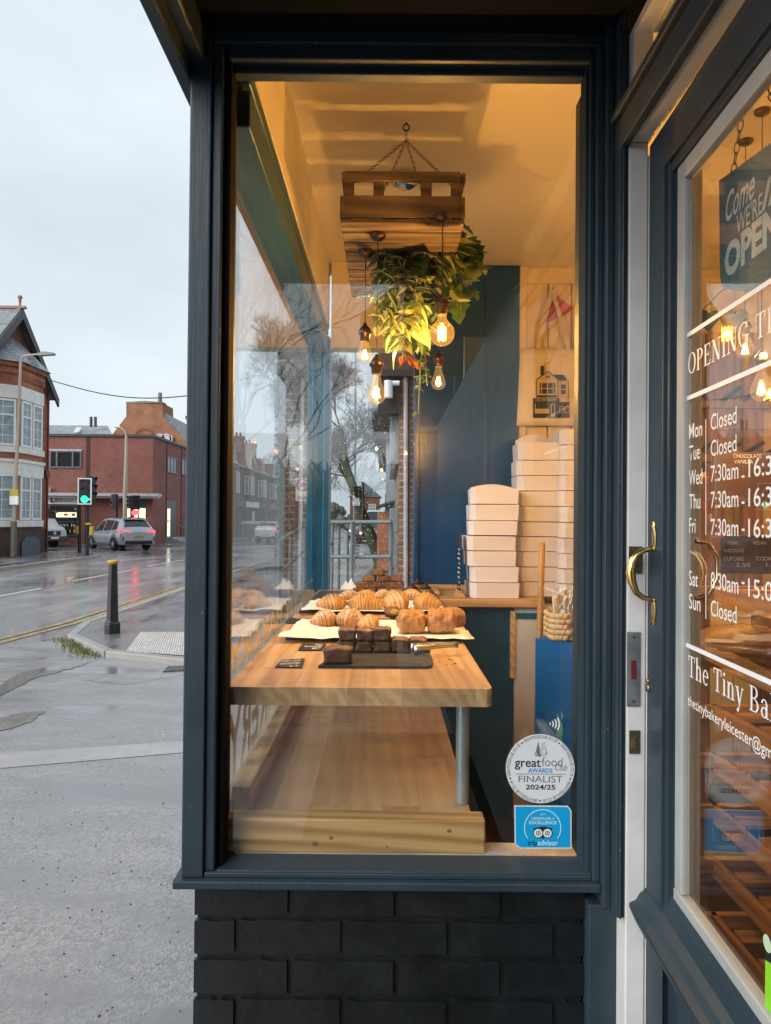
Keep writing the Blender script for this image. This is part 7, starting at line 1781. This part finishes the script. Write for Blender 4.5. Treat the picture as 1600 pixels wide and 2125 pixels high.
s2('Come', 1506, 462, 58, 1566, 420, shear=.35, bold=.012); s2('In', 1580, 440, 58, 1625, 380, shear=.35, bold=.012)
s2("WE'RE", 1528, 487, 40, 1582, 460, bold=.006); s2('OPEN', 1504, 576, 62, 1618, 540, bold=.045)
b = MB(); chain(b, [SO(1521, 362), SO(1556, 132)], .022, .0011, .0045); chain(b, [SO(1566, 130), SO(1640, 280)], .022, .0011, .0045); b.build('chain', DARKM, hs)
# bread rack with goods
rk = thing('bread_rack', 'tall pine bread rack with slatted shelves seen through the door glass', 'rack', (1.15, 2.4, ZF))
rx, ry = P(1441, 1300, 2.4), P(1473, 1300, 2.4); pw = ry.x-rx.x
topz = P(1450, 990, 2.4).z
for (x, y) in ((rx.x, 2.4), (rx.x, 1.55), (rx.x+.95, 2.4), (rx.x-.27, 2.4)):
    b = MB(); b.box(x, x+pw, y, y+.03, ZF, topz); b.build('post', RACKW, rk, bevel=.003)
zs_ = [P(1450, py, 2.4).z for py in (1215, 1345, 1460, 1560, 1665, 1775, 1890)]
RACKY = wood('rack_side_wood', (.52, .25, .08), (.3, .13, .04), 'Y', .5)
for k, z_ in enumerate(zs_):
    b = MB(); b.box(rx.x-.27, rx.x+.95, 2.37, 2.399, z_-.045, z_); b.build('front_slat', RACKX, rk, bevel=.002)
    b = MB(); b.box(rx.x+pw+.001, rx.x+pw+.02, 1.58, 2.398, z_-.06, z_); b.build('side_slat', RACKY, rk, bevel=.002)
    b = MB()
    for q in range(5): b.box(rx.x+pw+.03, rx.x+.94, 1.62+q*.15, 1.69+q*.15, z_-.012, z_)
    b.box(rx.x-.26, rx.x-.01, 2.44, 2.85, z_-.012, z_)
    b.build('shelf', RACKX, rk)
# loaf and boxes on the rack
lf = thing('bread_loaf', 'large brown bread loaf on the rack shelf behind the opening times', 'bread', P(1545, 1290, 2.0))
c = Vector((P(1535, 1290, 2.1).x, 2.1, zs_[1]+.055)); b = MB(); b.blob(c, (.17, .10, .07), rotz(.2), 20, 12, 0, lambda q, d: Vector((q.x, q.y, max(q.z, -.052)))*(1+.05*math.sin(d.x*14))); b.build('crust', pm('loaf_crust', (.22, .11, .045), (.32, .18, .08), (.13, .055, .02), 22, .4), lf)
for k, (x, w, z_, m_, lab) in enumerate(((rx.x-.12, .20, 0, CARD, 'white box on the upper rack shelf beside the inner handle'), (rx.x-.12, .21, 1, CARD, 'white box on the second rack shelf behind the dark post'), (rx.x-.13, .18, 2, CARD, 'white box on the third rack shelf by the door bead'))):
    t = thing('storage_box', lab, 'box', (x, 2.5, zs_[z_])); b = MB(); b.box(x-w/2, x+w/2, 2.47, 2.72, zs_[z_]+.001, zs_[z_]+.10); b.build('tray', m_, t, bevel=.003); b = MB(); b.box(x-w/2-.004, x+w/2+.004, 2.465, 2.725, zs_[z_]+.10, zs_[z_]+.125); b.build('lid', m_, t, bevel=.003)
# peg rail with dark pegs and upright boards on the back wall
pr_ = thing('peg_board', 'tall wooden peg board with slanted dark pegs against the cream wall', 'peg board', P(1500, 900, 3.9))
b = MB()
for px in (1428, 1486, 1560): a = P(px, 880, 3.95); b.box(a.x-.055, a.x+.055, 3.93, 3.97, P(px, 1215, 3.95).z, P(px, 692, 3.95).z)
for py in (838, 948): z_ = P(1500, py, 3.95).z; b.box(P(1392, py, 3.95).x, P(1640, py, 3.95).x, 3.90, 3.93, z_-.03, z_+.01)
b.build('boards', wood('peg_board_wood', (.34, .17, .065), (.2, .09, .03), 'Z', .5), pr_)
b = MB()
for py in (830, 942):
    for px in (1400, 1445, 1500, 1545, 1590):
        a = P(px, py, 3.9); b.tube([a, a+Vector((.04, -.12, .05))], .012, 8)
b.build('pegs', plain('dark_peg', (.05, .03, .02), .5), pr_)
ds = thing('display_shelf', 'wooden box shelf with a light front board above the bread rack', 'shelf', P(1450, 1020, 2.9))
a, c = P(1380, 1052, 2.85), P(1466, 980, 2.85); b = MB(); b.box(a.x, c.x, 2.85, 3.05, a.z+.04, c.z); b.build('front_board', OAKX, ds, bevel=.003); b = MB(); b.box(a.x, c.x-.05, 2.845, 3.1, a.z, a.z+.038); b.build('ledge', RACKX, ds)
# chalk boards
BROWNB = plain('brown_menu_board', (.10, .05, .028), .5, .35, 6)
def chalkboard(label, pix, d, lines):
    a, c = P(pix[0], pix[3], d), P(pix[1], pix[2], d); t = thing('chalkboard', label, 'chalkboard', a)
    b = MB(); b.box(a.x, c.x, d, d+.012, a.z, c.z); b.build('board', BROWNB, t, bevel=.002)
    for s, px, py, cap, end in lines:
        text(s, P(px, py, d-.003), X_, Z_, cap*d/F/.7, CHALK, 'chalk_writing', t, fit=(end-px)*d/F)
chalkboard('small chalkboard listing vegan cupcake and cookie prices behind the glass', (1496, 1660, 1112, 1190), 1.75, [('VEGAN', 1508, 1130, 7, 1531), ('VEGAN', 1562, 1130, 7, 1590), ('CHOCOLATE', 1502, 1146, 7, 1543), ('CUPCAKE', 1502, 1163, 8, 1543), ('COOKIE', 1569, 1163, 8, 1610), ('2.50', 1527, 1176, 8, 1557), ('1.50', 1590, 1176, 8, 1620)])
chalkboard('long brown board chalked with chocolate and vanilla above the rack', (1480, 1680, 940, 1046), 2.7, [('CHOCOLATE', 1522, 950, 8, 1580), ('VANILLA', 1523, 962, 8, 1563)])
# bunting with dark hearts across the back of the room
hb = thing('bunting', 'string of dark fabric hearts and red flags across the boarded wall', 'bunting', P(1475, 640, 3.6))
b = MB(); b.tube([P(1390, 678, 3.6), P(1430, 662, 3.6), P(1470, 632, 3.6), P(1495, 605, 3.6), P(1600, 560, 3.6)], .003, 5); b.build('cord', DARKM, hb)
def heart(px, py, s, m, nm):
    b = MB(); c = P(px, py, 3.58); pts = []
    for k in range(24):
        a = 2*math.pi*k/24; x = 16*math.sin(a)**3; y = 13*math.cos(a)-5*math.cos(2*a)-2*math.cos(3*a)-math.cos(4*a); pts.append(c+Vector((x*s, 0, y*s*1.15)))
    b.prism(pts, (0, .02, 0)); b.build(nm, m, hb, bevel=.004)
heart(1472, 662, .0034, plain('charcoal_fabric', (.02, .02, .025), .8, .3, 30), 'heart'); heart(1526, 664, .0044, plain('olive_fabric', (.10, .085, .045), .8, .4, 20), 'heart')
b = MB(); b.prism([P(1392, 672, 3.6), P(1440, 655, 3.6), P(1428, 730, 3.6)], (0, .01, 0)); b.build('flag', plain('dusty_red_felt', (.30, .07, .04), .85, .1), hb)
# counter mass low in the room
ct_ = thing('shop_counter', 'dark wooden shop counter standing low behind the bread rack', 'counter', (2.2, 3.0, ZF))
b = MB(); b.box(1.75, 3.2, 2.9, 3.4, ZF, H-.35); b.build('counter_body', plain('dark_counter_wood', (.05, .025, .015), .5, .3), ct_); b = MB(); b.box(1.72, 3.25, 2.86, 3.42, H-.35, H-.31); b.build('counter_top', RACKX, ct_)
# green sticker at the very edge of the door glass
gs = thing('hygiene_sticker', 'bright lime green sticker at the lower edge of the door glass', 'sticker', dpt(.57, H-.55, -.02))
b = MB(); gp = [onPl(x, y, DO+DN*TW, DN) for x, y in ((1589, 1992), (1640, 2025), (1640, 2160), (1592, 2112), (1588, 2095))]; b.prism(gp, DN*.0006); b.build('green_panel', plain('lime_vinyl', (.22, .55, .02), .5, .04), gs)
b = MB(); gp = [onPl(x, y, DO+DN*TW, DN) for x, y in ((1588, 1942), (1640, 1960), (1640, 2025), (1589, 1992))]; b.prism(gp, DN*.0006); b.build('dark_panel', BLACKB, gs)
b = MB(); b.disc(onPl(1592, 1958, DO+DN*(TW+.001), DN), .012, DU, DV, 16); b.build('rating_dot', plain('pale_green', (.45, .6, .4), .5), gs)
# ---------------------------------------------------------------- street behind the viewer, mirrored in the panes
hg = MB(); random.seed(17)
for k in range(5200):
    x = random.uniform(-4.2, .15); y = random.uniform(-5.6, -4.9); z_ = 2.25*random.random()**.55
    leafmesh(hg, Vector((x, y, z_)), (random.gauss(0, .5), random.gauss(.2, .5), random.uniform(.1, 1.2)), (0, .6, .4), random.uniform(.12, .34), .03)
hd_ = thing('hedge', 'dark spiky evergreen hedge behind the viewer, mirrored in the window panes', 'hedge', (-2, -5.2, 0)); hg.build('foliage', plain('hedge_leaf', (.02, .035, .015), .5, .3, 6), hd_)
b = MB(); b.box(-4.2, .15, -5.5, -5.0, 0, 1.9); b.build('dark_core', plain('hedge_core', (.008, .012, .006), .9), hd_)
bh = thing('brick_house', 'brick house with dark eaves further down the street, mirrored in the window', 'house', (2, -7, 0))
b = MB(); b.box(.25, 9, -16, -6.2, 0, 5.2); b.build('wall', TB, bh)
b = MB(); b.prism([(-.35, -6.0, 4.15), (9.3, -6.0, 4.15), (9.3, -6.0, 4.35), (3.6, -6.0, 7.8), (-.35, -6.0, 4.40)], (0, -10.4, 0)); b.build('roof', plain('dark_eaves_slate', (.03, .03, .034), .5), bh)
win(bh, (1.4, -6.19, 2.9), Vector((-1, 0, 0)), Z_, 1.0, 1.3, 2, (.6,), 0)
tree('bare_tree', 'bare street tree behind the viewer, mirrored faintly in the window', (-3.6, -14, 0), [(-3.6, -14, 0), (-3.6, -14, 2), (-3.5, -14, 4)], .22, 4, 2.6, 31, BARK)
b = MB()
for k in range(5): b.tube([(-.6+k*.12, .2-1, 6.0), (-2.6+k*.25, -14, 7.2)], .006, 4)
tag(b.build('overhead_wires', BLACKM), 'bundle of overhead wires crossing the sky, mirrored in the window', 'wires')
